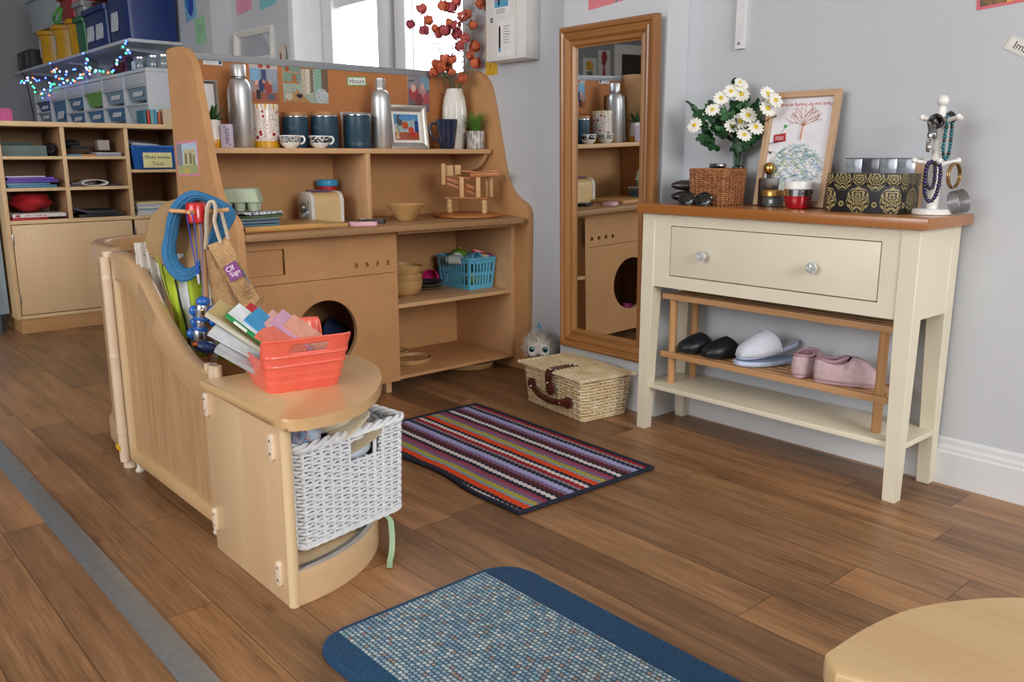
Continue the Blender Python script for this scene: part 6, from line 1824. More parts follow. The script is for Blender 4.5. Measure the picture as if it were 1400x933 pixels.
def damask_box():
    t = thing('damask_box', 'black keepsake box with gold damask pattern and lid', 'box', (-1.070, 1.966, ZC))
    # pattern: mirrored ornamental lobes in each repeat
    m = NT('damask'); tc = m.n('ShaderNodeTexCoord'); sp = m.n('ShaderNodeSeparateXYZ'); m.l(tc.outputs['Object'], sp.inputs[0])
    u = m.math('ADD', sp.outputs[0], m.math('MULTIPLY', sp.outputs[1], 1.0)); v = sp.outputs[2]
    def rep(x, per, off): return m.math('SUBTRACT', m.math('PINGPONG', m.math('ADD', x, off), per/2), 0)
    px_ = rep(u, .082, .0); pz = m.math('SUBTRACT', v, .030)
    r = m.math('SQRT', m.math('ADD', m.math('MULTIPLY', px_, px_), m.math('MULTIPLY', m.math('MULTIPLY', pz, pz), .85)))
    th = m.math('ARCTAN2', pz, px_)
    l1 = m.math('SINE', m.math('ADD', m.math('MULTIPLY', r, 760.0), m.math('MULTIPLY', m.math('SINE', m.math('ADD', m.math('MULTIPLY', th, 6.0), m.math('MULTIPLY', r, 240.0))), 2.3)))
    big = m.math('MULTIPLY', m.math('GREATER_THAN', l1, -.10), m.math('LESS_THAN', r, .0285))
    qx = rep(u, .082, .041); qz = m.math('SUBTRACT', v, .074)
    r2 = m.math('SQRT', m.math('ADD', m.math('MULTIPLY', qx, qx), m.math('MULTIPLY', qz, qz)))
    th2 = m.math('ARCTAN2', qz, qx)
    l2 = m.math('SINE', m.math('ADD', m.math('MULTIPLY', r2, 950.0), m.math('MULTIPLY', m.math('SINE', m.math('ADD', m.math('MULTIPLY', th2, 5.0), m.math('MULTIPLY', r2, 260.0))), 2.2)))
    sm = m.math('MULTIPLY', m.math('GREATER_THAN', l2, .1), m.math('LESS_THAN', r2, .0225))
    q3 = m.math('SUBTRACT', v, .080); r3 = m.math('SQRT', m.math('ADD', m.math('MULTIPLY', px_, px_), m.math('MULTIPLY', q3, q3)))
    l3 = m.math('SINE', m.math('ADD', m.math('MULTIPLY', r3, 900.0), m.math('MULTIPLY', m.math('SINE', m.math('MULTIPLY', m.math('ARCTAN2', q3, px_), 6.0)), 1.5)))
    tp = m.math('MULTIPLY', m.math('GREATER_THAN', l3, .0), m.math('LESS_THAN', r3, .0165))
    q4 = m.math('SUBTRACT', v, .020); r4 = m.math('SQRT', m.math('ADD', m.math('MULTIPLY', qx, qx), m.math('MULTIPLY', q4, q4)))
    rg = m.math('LESS_THAN', m.math('ABSOLUTE', m.math('SUBTRACT', r4, .0048)), .0018)
    tot = m.math('MAXIMUM', m.math('MAXIMUM', big, sm), m.math('MAXIMUM', tp, rg))
    m.base(m.mix(tot, srgb('#15141a'), srgb('#a2935f'))); m.set(Roughness=.4)
    b = MB(); b.bx(.002, .178, .002, .104, 0, .066, .0015); b.build('body', m.m, t)
    b = MB(); b.bx(0, .180, 0, .106, .064, .0915, .002); b.build('lid', m.m, t)
damask_box()
ACR = glass('acrylic', '#e8edf2', .06, 1.3); 
for k, x in enumerate((-1.088, -1.044, -1.000, -.956)):
    t = thing('acrylic_box', ['leftmost clear two-tier acrylic box behind the damask box', 'dark filled acrylic box, second from the left behind the damask box', 'clear acrylic box, third from the left behind the damask box', 'rightmost acrylic box with tan side behind the damask box'][k], 'box', (x, 2.085, ZC), 0, 'acrylic boxes behind the damask box')
    for z0, z1 in ((0, .062), (.064, .126)):
        b = MB(); b.bx(0, .0425, 0, .036, z0, z1, .001); b.build('tier', mat('acrylic_%d' % (k == 1), plain, '#5a5c66' if k == 1 else '#a9afb9', .15, metal=.25, var=.25, scale=70, coat=.6), t)
    b = MB()
    for z in (.063, .1255): b.bx(-.0006, .0431, -.0006, .0366, z-.0012, z+.0012)
    b.build('edge', CHROME, t)
    if k == 3:
        b = MB(); b.bx(.0425, .050, 0, .036, 0, .124, .001); b.build('side', col('#b3906c', .5), t)

# jewellery tree
JT = Vector((-.842, 2.030, ZC))
WHP = mat('white_gloss_paint', plain, '#e9e8e4', .3, var=.02, coat=.3)
def jewel_tree():
    t = thing('jewellery_tree', 'white painted wooden mug-tree stand draped with jewellery', 'jewellery stand', JT, FACE)
    b = MB(); b.lathe([(.040, 0), (.0425, .002), (.0425, .010), (.039, .0135), (0, .014)], 44, cap1=False); b.build('base', WHP, t)
    b = MB(); b.lathe([(.0125, .013), (.0125, .215), (.0135, .218), (.010, .225), (.0085, .236), (.0088, .240)], 28, cap1=True); b.build('pole', WHP, t)
    b = MB(); b.ball((0, 0, .252), .0128, 24, 16); b.build('finial', WHP, t)
    for z, rot in ((.206, (-165, 15, 105, -75)), (.112, (180, 5, 250, 90))):
        for a in rot:
            d = Vector((cos(R(a)), sin(R(a)), .22)).normalized(); p = Vector((0, 0, z))+Vector((d.x, d.y, 0))*.008
            b = MB(); b.tube([p, p+d*.012, p+d*.040], [.0042, .0052, .0046], 12); b.ball(p+d*.044, .0066, 16, 10); b.build('arm', WHP, t)
jewel_tree()
def ringgroup(name, label, cat, m, group=None): ...
def beads(name, label, pts, r, mats_, close=True, n=34, group='necklaces on the jewellery tree'):
    t = thing(name, label, 'necklace', JT, FACE, group)
    P = spline(pts, 12, close); L = [0]
    for a, c in zip(P, P[1:]): L.append(L[-1]+(c-a).length)
    for i in range(n):
        s_ = L[-1]*i/n; j = 0
        while L[j+1] < s_: j += 1
        q = (s_-L[j])/max(1e-9, L[j+1]-L[j]); p = P[j].lerp(P[j+1], q)
        b = MB(); b.ball(p, r*(1 if i % 3 else 1.12), 10, 8); b.build('bead', mats_[i % len(mats_)], t)
TEAL = mat('bead_teal', plain, '#1f6a74', .12, metal=.3, var=.15, coat=.5); PUR = mat('bead_purple', plain, '#2d2358', .12, metal=.2, var=.15, coat=.5); BKB = mat('bead_black', plain, '#16161c', .12, var=.1, coat=.6)
beads('teal_necklace', 'teal bead necklace hanging from the upper right arm of jewellery tree', [(.006, -.020, .216), (.002, -.022, .19), (.000, -.022, .15), (.004, -.022, .128), (.012, -.020, .127), (.018, -.016, .15), (.020, -.012, .19), (.018, -.010, .215)], .0042, [TEAL, TEAL, TEAL, BKB], True, 28)
beads('purple_necklace', 'purple bead necklace hanging low from the lower left arm', [(-.008, -.030, .112), (-.006, -.034, .08), (-.010, -.034, .05), (-.018, -.034, .034), (-.028, -.033, .034), (-.036, -.030, .055), (-.036, -.027, .09), (-.030, -.024, .116)], .0046, [PUR, PUR, BKB], True, 27)
beads('black_necklace', 'black bead necklace doubled over the lower left arm', [(-.018, -.026, .116), (-.016, -.030, .09), (-.018, -.031, .066), (-.024, -.030, .060), (-.031, -.026, .07), (-.033, -.024, .09), (-.029, -.022, .116)], .0042, [BKB, BKB, PUR], True, 22)
def bangle(name, label, c, R_, r, m, rot, n=1, gap=.004, group='bangles on the jewellery tree', flat=(1, 1), lumps=0):
    t = thing(name, label, 'bangle', JT, FACE, group)
    for k in range(n):
        b = MB(); b.M = Matrix.Translation(c) @ Euler(rot).to_matrix().to_4x4() @ Matrix.Translation((0, 0, gap*k))
        N = 48
        b.tube([(R_*cos(2*pi*i/N), R_*sin(2*pi*i/N), 0) for i in range(N)], [r*(1+lumps*(i % 2)) for i in range(N)], 8, close=True, flat=flat); b.build('ring', m, t)
bangle('gold_bangle', 'wide gold bangle hanging from the lower right arm', (.037, -.006, .088), .0275, .0026, mat('rose_gold', plain, '#b99a6e', .25, metal=1.0, var=.06), (R(90), R(8), R(38)), 2, .0046)
bangle('silver_bangles', 'cluster of silver bangles leaning on the white base at table edge', (.038, -.022, .0275), .0262, .0011, mat('old_silver', plain, '#8f9194', .3, metal=.9, var=.1), (R(72), R(24), R(26)), 7, .0036, None)
bangle('silver_bracelet', 'chunky silver bracelet over the upper left arm', (-.026, -.010, .190), .0165, .0042, mat('old_silver', plain), (R(80), R(15), R(60)), 2, .006, lumps=.45)
bangle('dark_bracelet', 'dark beaded bracelet high on the upper left arm', (-.020, -.016, .206), .0125, .0036, BKB, (R(70), R(-20), R(20)), 2, .006, lumps=.3)
bangle('pearl_bracelet', 'silver and white link bracelet dangling from upper left arm', (-.028, -.012, .162), .0185, .0030, CHROME, (R(90), R(6), R(70)), 1, .004, lumps=.6)
bangle('dark_band', 'dark metal band around the upper right arm', (.016, -.012, .216), .0105, .0030, mat('gunmetal', plain, '#4a4d55', .25, metal=.9), (R(35), R(40), 0), 2, .005)

# ----------------------------------------------------------------------------
# on the right wall
# ----------------------------------------------------------------------------
t = thing('shelf_bracket', 'white metal wall bracket high above the daisies', 'bracket', (-1.455, YW, 1.092))
b = MB(); b.prism([(-.0135, 0), (.0135, 0), (.0135, .012), (-.0135, .012)], 0, 1.0, 'z')
for v in b.bm.verts: v.co.y = -v.co.y
b.build('upright', col('#dcdee0', .35), t)
b = MB(); b.M = Matrix.Translation((0, -.012, .014)) @ Matrix.Rotation(HALF, 4, 'X'); b.lathe([(.0042, 0), (.0042, .0015), (0, .0018)], 12); b.build('screw', STEEL, t)
word_label('wall_label', 'white word label cut off at the right edge of the wall', (-.770, YW-.0012, 1.034), 0, .140, .030, 'Imagination', .0235, '#d9d8d2', '#e4e2da', '#24252a', tilt=R(28))
sheet_obj('wall_poster', 'red-edged colourful picture at the top right of the wall', 'picture', (-.836, YW-.0012, 1.121), 0, .30, .20, picture([('e', .0, .0, .4, .4, '#7a5a30'), ('e', .15, .0, .6, .3, '#c9a23a'), ('e', .4, .05, .5, .15, '#c83a3a'), ('r', .5, .0, 1, .3, '#6b7a3a')], '#584a3a', .3, 31), None, border='#d5606a', bw=.007, tilt=R(-4))
sheet_obj('pink_paper', 'salmon pink paper pinned above the mirror', 'paper', (-1.952, 2.047-.0012, 1.243), 0, .190, .20, picture([('r', .58, .0, .62, .12, '#7a86b0'), ('e', .3, .4, .5, .7, '#e0868a')], '#dd8289', .06, 32), None, tilt=R(-4.5))
# yellow notice below the key cabinet
t = thing('yellow_notice', 'yellow notice card below the white key cabinet', 'notice', (-2.572, YW-.0015, 1.094))
b = MB(); b.bx(0, .066, 0, .0012, 0, .20); b.build('card', col('#d8ac32', .5), t)
b = MB(); b.tube([(.026, -.0004, .022), (.027, -.0004, .034)], .0022, 5, flat=(1, .2)); b.ball((.0275, -.0004, .040), .003, 8, 6, (1, .2, 1)); b.build('symbol', DARK, t)
def key_cabinet():
    t = thing('key_cabinet', 'white metal key cabinet on the wall right of the window', 'cabinet', (-2.486, 2.0745, 1.130))
    m = mat('cabinet_white', plain, '#e2e1de', .35, var=.02)
    b = MB(); b.bx(.003, .207, .011, .0698, 0, .34, .002); b.build('body', m, t)
    b = MB(); b.bx(0, .210, 0, .010, .002, .338, .0015); d = b.build('door', m, t)
    b = MB(); b.bx(.163, .165, -.0008, .0002, .006, .334); b.build('groove', col('#c4c3bf', .4), d)
    b = MB(); b.M = Matrix.Translation((.034, 0, .141)) @ Matrix.Rotation(HALF, 4, 'X'); b.lathe([(.0085, 0), (.0085, .003), (.005, .004), (.004, .002), (0, .002)], 20); b.build('lock', STEEL, d)
    for (x0, z0, w_, h_, sc) in ((.047, .152, .078, .16, 0), (.062, .014, .088, .124, 1)):
        b = MB(); b.bx(x0, x0+w_, -.0010, -.0002, z0, z0+h_); lb = b.build('instruction_card', col('#e9e8ea', .5), d)
        b = MB()
        if sc == 0: b.bx(x0+.003, x0+w_-.003, -.0014, -.0009, z0+.028, z0+.05)
        else: b.bx(x0+.008, x0+.020, -.0014, -.0009, z0+.016, z0+.03)
        b.build('blue_print', col('#58a5cc', .5), lb, smooth=0)
        b = MB()
        if sc == 0:
            b.bx(x0+.022, x0+.030, -.0018, -.0013, z0+.034, z0+.12)
            for k in range(3): b.bx(x0+.012, x0+.058, -.0014, -.0009, z0+.008+.006*k, z0+.0095+.006*k)
        else:
            b.bx(x0+.010, x0+.019, -.0018, -.0013, z0+.030, z0+.098)
            for k in range(7): b.bx(x0+.034, x0+.070-.004*(k % 3), -.0014, -.0009, z0+.045+.009*k, z0+.0465+.009*k)
        b.build('black_print', DARK, lb, smooth=0)
        b = MB()
        if sc: b.bx(x0+.010, x0+.019, -.0016, -.0009, z0+.098, z0+.103)
        else: b.bx(x0+.003, x0+w_-.003, -.0014, -.0009, z0+.05, z0+.064)
        b.build('red_print', col('#b06a8a', .5), lb, smooth=0)
key_cabinet()
# ----------------------------------------------------------------------------
# far left: open cubby unit and what lies in it
# ----------------------------------------------------------------------------
CX = -4.36
def cubby():
    t = thing('cubby_unit', 'pale maple storage unit with open pigeonholes above cupboard doors', 'storage unit', (CX, .846, 0))
    D, W, H = .34, 1.02, .951
    xs = [0, .268, .553, .845]      # shelf dividers (y of their left faces), last is beyond the play kitchen
    th = .018
    b = MB(); b.bx(-D, 0, 0, th, .066, H-.02, .002); b.build('side_panel', MAPLE, t)
    b = MB(); b.bx(-D, 0, W-th, W, .066, H-.02, .002); b.build('side_panel', MAPLE, t)
    b = MB(); b.bx(-D-.005, .006, -.006, W+.006, H-.022, H, .003); b.build('top_board', MAPLE_EDGE, t)
    b = MB(); b.bx(-D, -D+.006, th, W-th, .07, H-.02); b.build('back_panel', MAPLE_SHADE, t)
    b = MB(); b.bx(-D, 0, th, W-th, .498, .515, .001); b.build('cupboard_top', MAPLE_EDGE, t)
    b = MB(); b.bx(-D, -.002, th, W-th, .066, .082, .001); b.build('bottom_board', MAPLE_EDGE, t)
    for y in (.270, .549, .826):
        b = MB(); b.bx(-D+.006, -.001, y-.0085, y+.0085, .515, H-.022, .001); b.build('divider', MAPLE_SHADE, t)
        b = MB(); b.bx(-.004, .0005, y-.0088, y+.0088, .515, H-.022, .001); b.build('divider_edge', MAPLE_EDGE, t, label='pale front edge of the divider')
    for y0, y1, zz in ((th, .2615, (.652, .792)), (.2785, .5405, (.652, .792)), (.5575, .8175, (.728,)), (.8345, W-th, (.728,))):
        for z in zz:
            b = MB(); b.bx(-D+.006, 0, y0, y1, z-.007, z+.007, .001); b.build('shelf', MAPLE_EDGE, t)
    for y0, y1 in ((th+.003, .540), (.553, W-th-.003)):
        b = MB(); b.bx(-.016, .001, y0, y1, .086, .495, .002); d = b.build('door', mat('door_maple', wood, '#e3c69d', '#d3b084', 'z', .5, .45), t)
        for z in (.16, .43):
            b = MB(); b.bx(-.014, .0022, y0-.004, y0+.004, z-.025, z+.025, .001); b.build('hinge', STEEL, d)
    b = MB(); b.bx(-D+.02, -.006, .014, W-.014, 0, .066); b.build('plinth', mat('plinth_maple', wood, '#c99d6c', '#b78a5a', 'y', .8, .5), t)
cubby()
def put(b, name, label, cat, m, x, y, z, rz=0.0, group=None, **k):
    return TH(b, name, label, cat, m, (CX+x, .846+y, z), rz, group, **k)
# top row
t = thing('grey_green_file_box', 'long grey-green file box in the top left pigeonhole', 'box', (CX-.20, .868, .7993))
b = MB(); b.bx(-.1, .17, 0, .185, 0, .047, .002); b.build('body', col('#5f706d', .6), t)
b = MB(); b.bx(-.1, .10, .02, .14, .047, .062, .002); b.build('lid', col('#46524f', .6), t)
rag_ = lambda sx, sy, sz, s: blob(sx, sy, sz, s, .35, 1.8)
b = rag_(.05, .026, .03, 4); put(b, 'black_glove', 'black bundled glove at right of the grey-green file box', 'glove', col('#1b1c22', .7), -.09, .232, .826)
b = MB(); b.bx(-.1, .08, 0, .09, 0, .012, .003); b.ball((.0, .03, .02), .045, 16, 10, (1.2, 1.0, .5)); put(b, 'black_folder', 'crumpled black folder in the top middle pigeonhole', 'folder', col('#1f2125', .6), -.12, .30, .835, R(8))
b = MB(); b.bx(-.03, .03, 0, .052, 0, .048, .002); put(b, 'white_card_box', 'small white card box standing on booklets in the top middle pigeonhole', 'box', col('#c9c4bb', .6), -.14, .452, .827)
for k, (h, y, w_, z, lb) in enumerate((('#8f8f9c', .41, .115, .7995, 'grey booklet under the small white card box'), ('#a7a6b2', .412, .112, .8085, 'pale grey booklet directly beneath the small white card box'), ('#b87a3c', .345, .07, .7995, 'orange booklet in the top middle pigeonhole'), ('#5f8fae', .288, .06, .7995, 'blue booklet left in the top middle pigeonhole'))):
    b = MB(); b.bx(-.2, -.015, 0, w_, 0, .0085 if k else .0088, .001); put(b, 'booklet', lb, 'booklet', col(h, .6), 0, y, z, 0, 'booklets in the top middle pigeonhole')
t = thing('blue_box', 'bright blue plastic box labelled Note books Tools in the right pigeonhole', 'box', (CX-.01, .846+.571, .7380))
m = mat('royal_plastic', plain, '#1f5fae', .3, var=.06)
b = MB(); b.loft([[(-.24, .012, 0), (-.012, .012, 0), (-.012, .205, 0), (-.24, .205, 0)], [(-.25, 0, .100), (0, 0, .100), (0, .215, .100), (-.25, .215, .100)]], cap1=False); b.build('body', m, t, solid=.003, smooth=0)
b = MB(); b.bx(-.25, .006, -.005, .22, .098, .112, .002); b.bx(-.03, .004, .0, .012, .07, .1, .002); b.build('rim', m, t)
b = MB(); b.bx(-.002, .0015, .052, .190, .006, .078); c_ = b.build('paper_label', col('#e6dfa0', .6), t, label='yellow paper label')
b = MB()
for i, s_ in enumerate(('Note books', 'Tools')): b.text(s_, Matrix.Translation((.0018, .121, .056-.032*i)) @ Matrix.Rotation(HALF, 4, 'Z') @ Matrix.Rotation(HALF, 4, 'X'), .0245, .0002)
b.build('lettering', col('#2a2c28', .6), c_, smooth=0)
b = MB(); b.bx(-.24, -.03, 0, .15, 0, .012, .001); o = put(b, 'paper_sheaf', 'sheaf of white paper sloping on top of the labelled blue box', 'paper', col('#c9cbd2', .7), -.012, .585, .850, R(0)); o.rotation_euler = (R(-6), R(6), 0)
# middle row
for k, (h, th, y0, w_, lb) in enumerate((('#4f86a8', .012, .03, .200, 'blue checked folder at the bottom of the purple pile'), ('#6fa3bf', .010, .025, .18, 'light blue folder beneath the purple folders'), ('#5b3fa0', .012, .02, .215, 'purple folder, lower of the two purple ones'), ('#6a4ab5', .011, .03, .19, 'purple folder, upper of the two purple ones'), ('#d2cfd8', .005, .022, .16, 'white paper folder topping the purple pile'))):
    b = MB(); b.bx(-.24, -.02+.004*k, 0, w_, 0, th, .002)
    o = put(b, 'folder', lb, 'folder', col(h, .45), 0, y0, [.6595, .672, .6825, .695, .7065][k], R([0, 2, -2, 1, 0][k]), 'folders in the middle left pigeonhole')
b = MB(); P = [(.0, .055*cos(2*pi*i/40), .0165+.0135*sin(2*pi*i/40)) for i in range(40)]
b.loft([[(-.20, p[1], p[2]) for p in P], [(-.02, p[1], p[2]) for p in P]], cap0=False, cap1=False); put(b, 'rolled_magazine', 'white rolled magazine seen end-on in the middle pigeonhole', 'magazine', col('#d5d2c9', .6), 0, .40, .659, 0, solid=.003)
b = MB(); b.bx(-.24, -.04, 0, .13, 0, .010, .001); b.bx(-.22, -.03, .02, .12, .010, .018, .001); put(b, 'grey_papers', 'grey papers lying behind the rolled magazine', 'paper', col('#7d7f8c', .6), -.02, .285, .6595, R(4))
b = MB(); b.bx(-.2, -.05, 0, .06, 0, .008, .001); put(b, 'purple_notebook', 'purple notebook right of the rolled magazine', 'notebook', col('#5a5470', .6), -.03, .468, .6595, R(-6))
# bottom row
b = MB(); b.bx(-.24, -.005, 0, .15, 0, .011, .002); put(b, 'red_book', 'red book at the bottom of the lower left pigeonhole', 'book', col('#b3202c', .5), 0, .028, .5155, R(2))
t = thing('white_book', 'white spined book beneath the crumpled red cloth', 'book', (CX-.004, .878, .5275), R(-1))
b = MB(); b.bx(-.24, 0, 0, .218, 0, .016, .0015); b.build('cover', col('#d9d6d2', .5), t)
b = MB()
for q in (.05, .058, .066, .09, .098, .106, .112, .124, .132, .19): b.bx(0, .0006, q, q+.004, .005, .011)
b.bx(0, .0006, .01, .03, .003, .013); b.build('spine_print', col('#a8444c', .6), t, smooth=0)
b = blob(.080, .085, .042, 12, .3, 1.4); put(b, 'red_cloth', 'crumpled red cloth on the white book in the lower left pigeonhole', 'cloth', mat('red_fabric', plain, '#b01a24', .85, var=.15, scale=40), -.13, .135, .592)
for k, (h, sz, lb) in enumerate((('#24272e', (.22, .20, .014), 'black case at the bottom of the lower middle pigeonhole'), ('#30353c', (.20, .14, .015), 'dark grey case on top of the black case'), ('#4b4a66', (.22, .07, .010), 'slate blue folder tilted at left of the black cases'))):
    b = MB(); b.bx(-sz[0], 0, 0, sz[1], 0, sz[2], .003)
    o = put(b, 'flat_case', lb, 'case', col(h, .4), -.02+.004*k, (.31, .345, .283)[k], (.5157, .531, .533)[k], 0, 'flat cases in the lower middle pigeonhole')
    if k == 2: o.rotation_euler = (R(-16), 0, 0); o.location.z += .022
for k in range(6):
    h = ['#c5ccd6', '#d6d8da', '#8fa7bb', '#dcd9cf', '#b9c4cf', '#d8cf9a'][k]
    b = MB(); b.bx(-.24, 0, 0, .185-.006*k, 0, .0095, .001)
    o = put(b, 'papers', ['blue-white folder at the base of the right-hand paper pile', 'white folder second from the base of the right-hand paper pile', 'blue-grey folder in the middle of the right-hand paper pile', 'cream folder fourth from the base of the right-hand paper pile', 'pale blue folder second from the top of the right-hand paper pile', 'yellowish folder topping the right-hand paper pile'][k], 'folder', col(h, .6), -.012, .572+.003*(k % 2), .5157+.0106*k, 0, 'folders in the lower right pigeonhole')

# grey metal cabinet at the far left
t = thing('grey_cabinet', 'pale blue-grey metal cabinet on tubular legs at the left edge', 'cabinet', (-4.455, .300, 0))
m = mat('grey_metal', plain, '#93a9b8', .4, var=.08, scale=5)
b = MB(); b.bx(-.38, 0, 0, .535, .085, .90, .004); b.build('body', m, t)
for z0, z1 in ((.11, .44), (.46, .88)):
    b = MB(); b.bx(-.002, .004, .02, .507, z0, z1, .002); b.build('door', mat('grey_metal', plain), t)
for y in (.06, .500):
    for x in (-.33, -.04):
        b = MB(); b.lathe([(.019, 0), (.019, .004), (.016, .006), (.016, .086)], 20, (x, y, 0)); b.build('leg', mat('dark_tube', plain, '#4d5a63', .35, metal=.5), t)
b = blob(.05, .05, .02, 3); TH(b, 'dark_shoe', 'dark object on the floor under the grey cabinet', 'shoe', DARK, (-4.62, .70, .02))

# ----------------------------------------------------------------------------
# tray unit, wall shelf and boxes
# ----------------------------------------------------------------------------
TW = mat('tray_white', plain, '#c7cdd3', .45, var=.03)
bounds = [-4.915, -5.289, -5.683, -6.075, -6.480, -6.867, -7.270]
def tray_unit():
    t = thing('tray_unit', 'white tray storage unit along the far wall behind the pigeonholes', 'storage unit', (0, 0, 0))
    y0, y1 = 1.702, 2.000
    b = MB(); b.bx(-7.285, -4.900, y0, y1, 1.248, 1.266, .002); b.build('top_board', TW, t)
    for x in bounds:
        b = MB(); b.bx(x-.011, x+.011, y0, y1, .02, 1.248, .002); b.build('upright', TW, t)
    b = MB(); b.bx(-7.27, -4.915, y1-.008, y1, .02, 1.248); b.build('back_panel', TW, t)
    b = MB(); b.bx(-7.27, -4.915, y0+.01, y1, .0, .03); b.build('bottom_board', TW, t)
    clear, lab = mat('tray_clear', plain, '#7f9db4', .25, var=.15, scale=30), col('#d9dde2', .5)
    blue, green, dblue, whitep = mat('tray_blue', plain, '#3f78ad', .3, var=.08), mat('tray_green', plain, '#6fb04c', .35, var=.05), mat('tray_navy', plain, '#274a86', .3, var=.08), mat('tray_pale', plain, '#c3ced6', .4, var=.04)
    cols_ = [[clear, whitep], [clear, blue], [green, blue], [blue, blue], [blue, None], [dblue, clear, dblue]]
    for i, (xr, xl) in enumerate(zip(bounds, bounds[1:])):
        xr -= .013; xl += .013
        b = MB(); b.bx(xl, xr, y0+.004, y0+.016, 1.185, 1.246, .002); b.build('header', TW, t)
        for j, m in enumerate(cols_[i]):
            if m is None: continue
            n3 = len(cols_[i]) == 3; tall = i == 4
            zt = 1.172-(.068 if n3 else .098)*j; h = .055 if n3 else (.17 if tall else .068)
            lx = (xr-xl)
            b = MB(); b.loft([[(xl+.14*lx, y0+.02, zt-h), (xr-.05*lx, y0+.02, zt-h), (xr-.05*lx, y1-.03, zt-h), (xl+.14*lx, y1-.03, zt-h)], [(xl+.10*lx, y0+.006, zt), (xr-.03*lx, y0+.006, zt), (xr-.03*lx, y1-.02, zt), (xl+.10*lx, y1-.02, zt)]]); tr = b.build('tray', m, t, smooth=0)
            b = MB(); b.bx(xl+.01, xr-.004, y0-.002, y1-.02, zt, zt+.010, .002); b.build('tray_lip', m if m not in (clear, blue) else TW, tr)
            if m in (clear, blue, dblue):
                b = MB(); b.box(((xl+xr)/2+.025*lx*4*.5, y0+.009, zt-h*.5), (lx*.42, .002, h*.42), 0, (R(-12), 0, 0)); b.build('tray_label', lab, tr)
        # lower trays, mostly hidden behind the pigeonholes
tray_unit()
def wall_shelf():
    t = thing('wall_shelf', 'long white wall shelf carrying crates and yellow tubs', 'shelf', (0, 0, 0))
    b = MB(); b.bx(-7.90, -5.188, 1.722, 2.028, 1.428, 1.446, .003); b.build('board', mat('shelf_white', plain, '#c9ccd0', .4, var=.03), t)
    for x in (-5.5, -6.6, -7.6):
        b = MB(); b.prism([(1.78, 1.428), (2.028, 1.428), (2.028, 1.25), (2.015, 1.25), (2.012, 1.40), (1.78, 1.418)], x-.012, x+.012, 'x'); b.build('bracket', TW, t)
wall_shelf()
ZQ = 1.4463
def crate(name, label, x0, x1, y0, y1, h, m, lidm=None, lab=None, rim=.014, taper=.03, cont=None):
    t = thing(name, label, 'crate', ((x0+x1)/2, (y0+y1)/2, ZQ))
    a, c = (x1-x0)/2, (y1-y0)/2
    def rg(k, z, e=0): return [(p[0], p[1], z) for p in rrect(-a*k-e, a*k+e, -c*k-e, c*k+e, .02, 3)]
    b = MB(); b.loft([rg(1-taper*2, 0), rg(1-taper*.9, h*.55), rg(1-taper*.5, h*.9), rg(1, h), rg(.96, h), rg(.90, h*.2)], cap1=True); b.build('body', m, t, smooth=50)
    b = MB(); b.loft([rg(1, h-.03, .001), rg(1, h-.03, rim), rg(1, h, rim), rg(1, h, -.002)], cap0=False, cap1=False); b.build('rim', m, t, smooth=40)
    if lab:
        for lx in lab:
            b = MB(); b.box((lx, -c*(1-taper*1.2)-.002, h*.42), (a*.62, .004, h*.44), 0, (R(-4), 0, 0)); b.build('paper_label', col('#cfd6dc', .5), t, label='white paper label')
    return t
NAVYB = mat('crate_navy', plain, '#15306e', .3, var=.1, scale=6)
crate('blue_crate', 'large dark blue plastic crate at the near end of the wall shelf', -5.56, -5.20, 1.735, 2.02, .30, NAVYB, lab=(-.06,))
crate('blue_crate', 'dark blue plastic crate second from the near end with torn paper labels', -6.02, -5.60, 1.735, 2.02, .235, NAVYB, lab=(-.10, .08))
crate('green_crate', 'dark green plastic bin between the yellow tubs and blue crates', -6.22, -6.045, 1.735, 2.0, .215, mat('crate_green', plain, '#1f6b45', .3, var=.08))
def tub(label, x, lab):
    t = thing('yellow_tub', label, 'tub', (x, 1.868, ZQ), 0, 'yellow lidded tubs on the wall shelf')
    b = MB(); b.lathe([(.115, 0), (.120, .005), (.122, .05), (.128, .205)], 40); b.build('body', mat('tub_yellow', plain, '#c99a1c', .35, var=.12, scale=12), t)
    b = MB(); b.lathe([(.130, .20), (.142, .205), (.142, .228), (.135, .234), (0, .236)], 40, cap1=False); b.build('lid', mat('tub_lid', plain, '#d39a17', .35, var=.05), t)
    if lab:
        b = MB(); 
        for k in range(8):
            a0, a1 = R(200+10*k), R(210+10*k); r = .1265
            b.f([b.v((r*cos(a0), r*sin(a0), .05)), b.v((r*cos(a1), r*sin(a1), .05)), b.v((r*1.02*cos(a1), r*1.02*sin(a1), .17)), b.v((r*1.02*cos(a0), r*1.02*sin(a0), .17))])
        b.build('paper_label', col('#cdd0cc', .5), t)
tub('yellow lidded tub nearest the green bin', -6.38, False)
tub('yellow lidded tub in the middle with white label', -6.74, True)
tub('yellow lidded tub farthest along the shelf under the white crate', -7.12, True)
t = crate('white_crate', 'translucent white crate stacked on top of the yellow tubs', -7.36, -6.58, 1.74, 2.0, .24, mat('crate_white', plain, '#a9b6bc', .35, var=.05)); t.location.z = ZQ+.2365
t = crate('red_crate', 'red plastic bin with green handle in front of the white crate', -6.52, -6.24, 1.735, 1.98, .15, mat('crate_red', plain, '#a01c22', .35, var=.1)); t.location.z = ZQ+.2365
b = MB(); b.tube(spline([(-.13, -.12, .09), (-.15, -.16, .02), (-.06, -.17, -.03), (.0, -.165, -.01), (.02, -.15, .06)], 6), .010, 8); b.build('handle', mat('handle_green', plain, '#3f9a3c', .4), t, label='bright green handle')
t = crate('clear_box', 'clear plastic box lying above the green bin', -6.22, -6.03, 1.74, 1.98, .09, mat('box_clear', plain, '#8d9499', .25, var=.2, scale=20)); t.location.z = ZQ+.2155
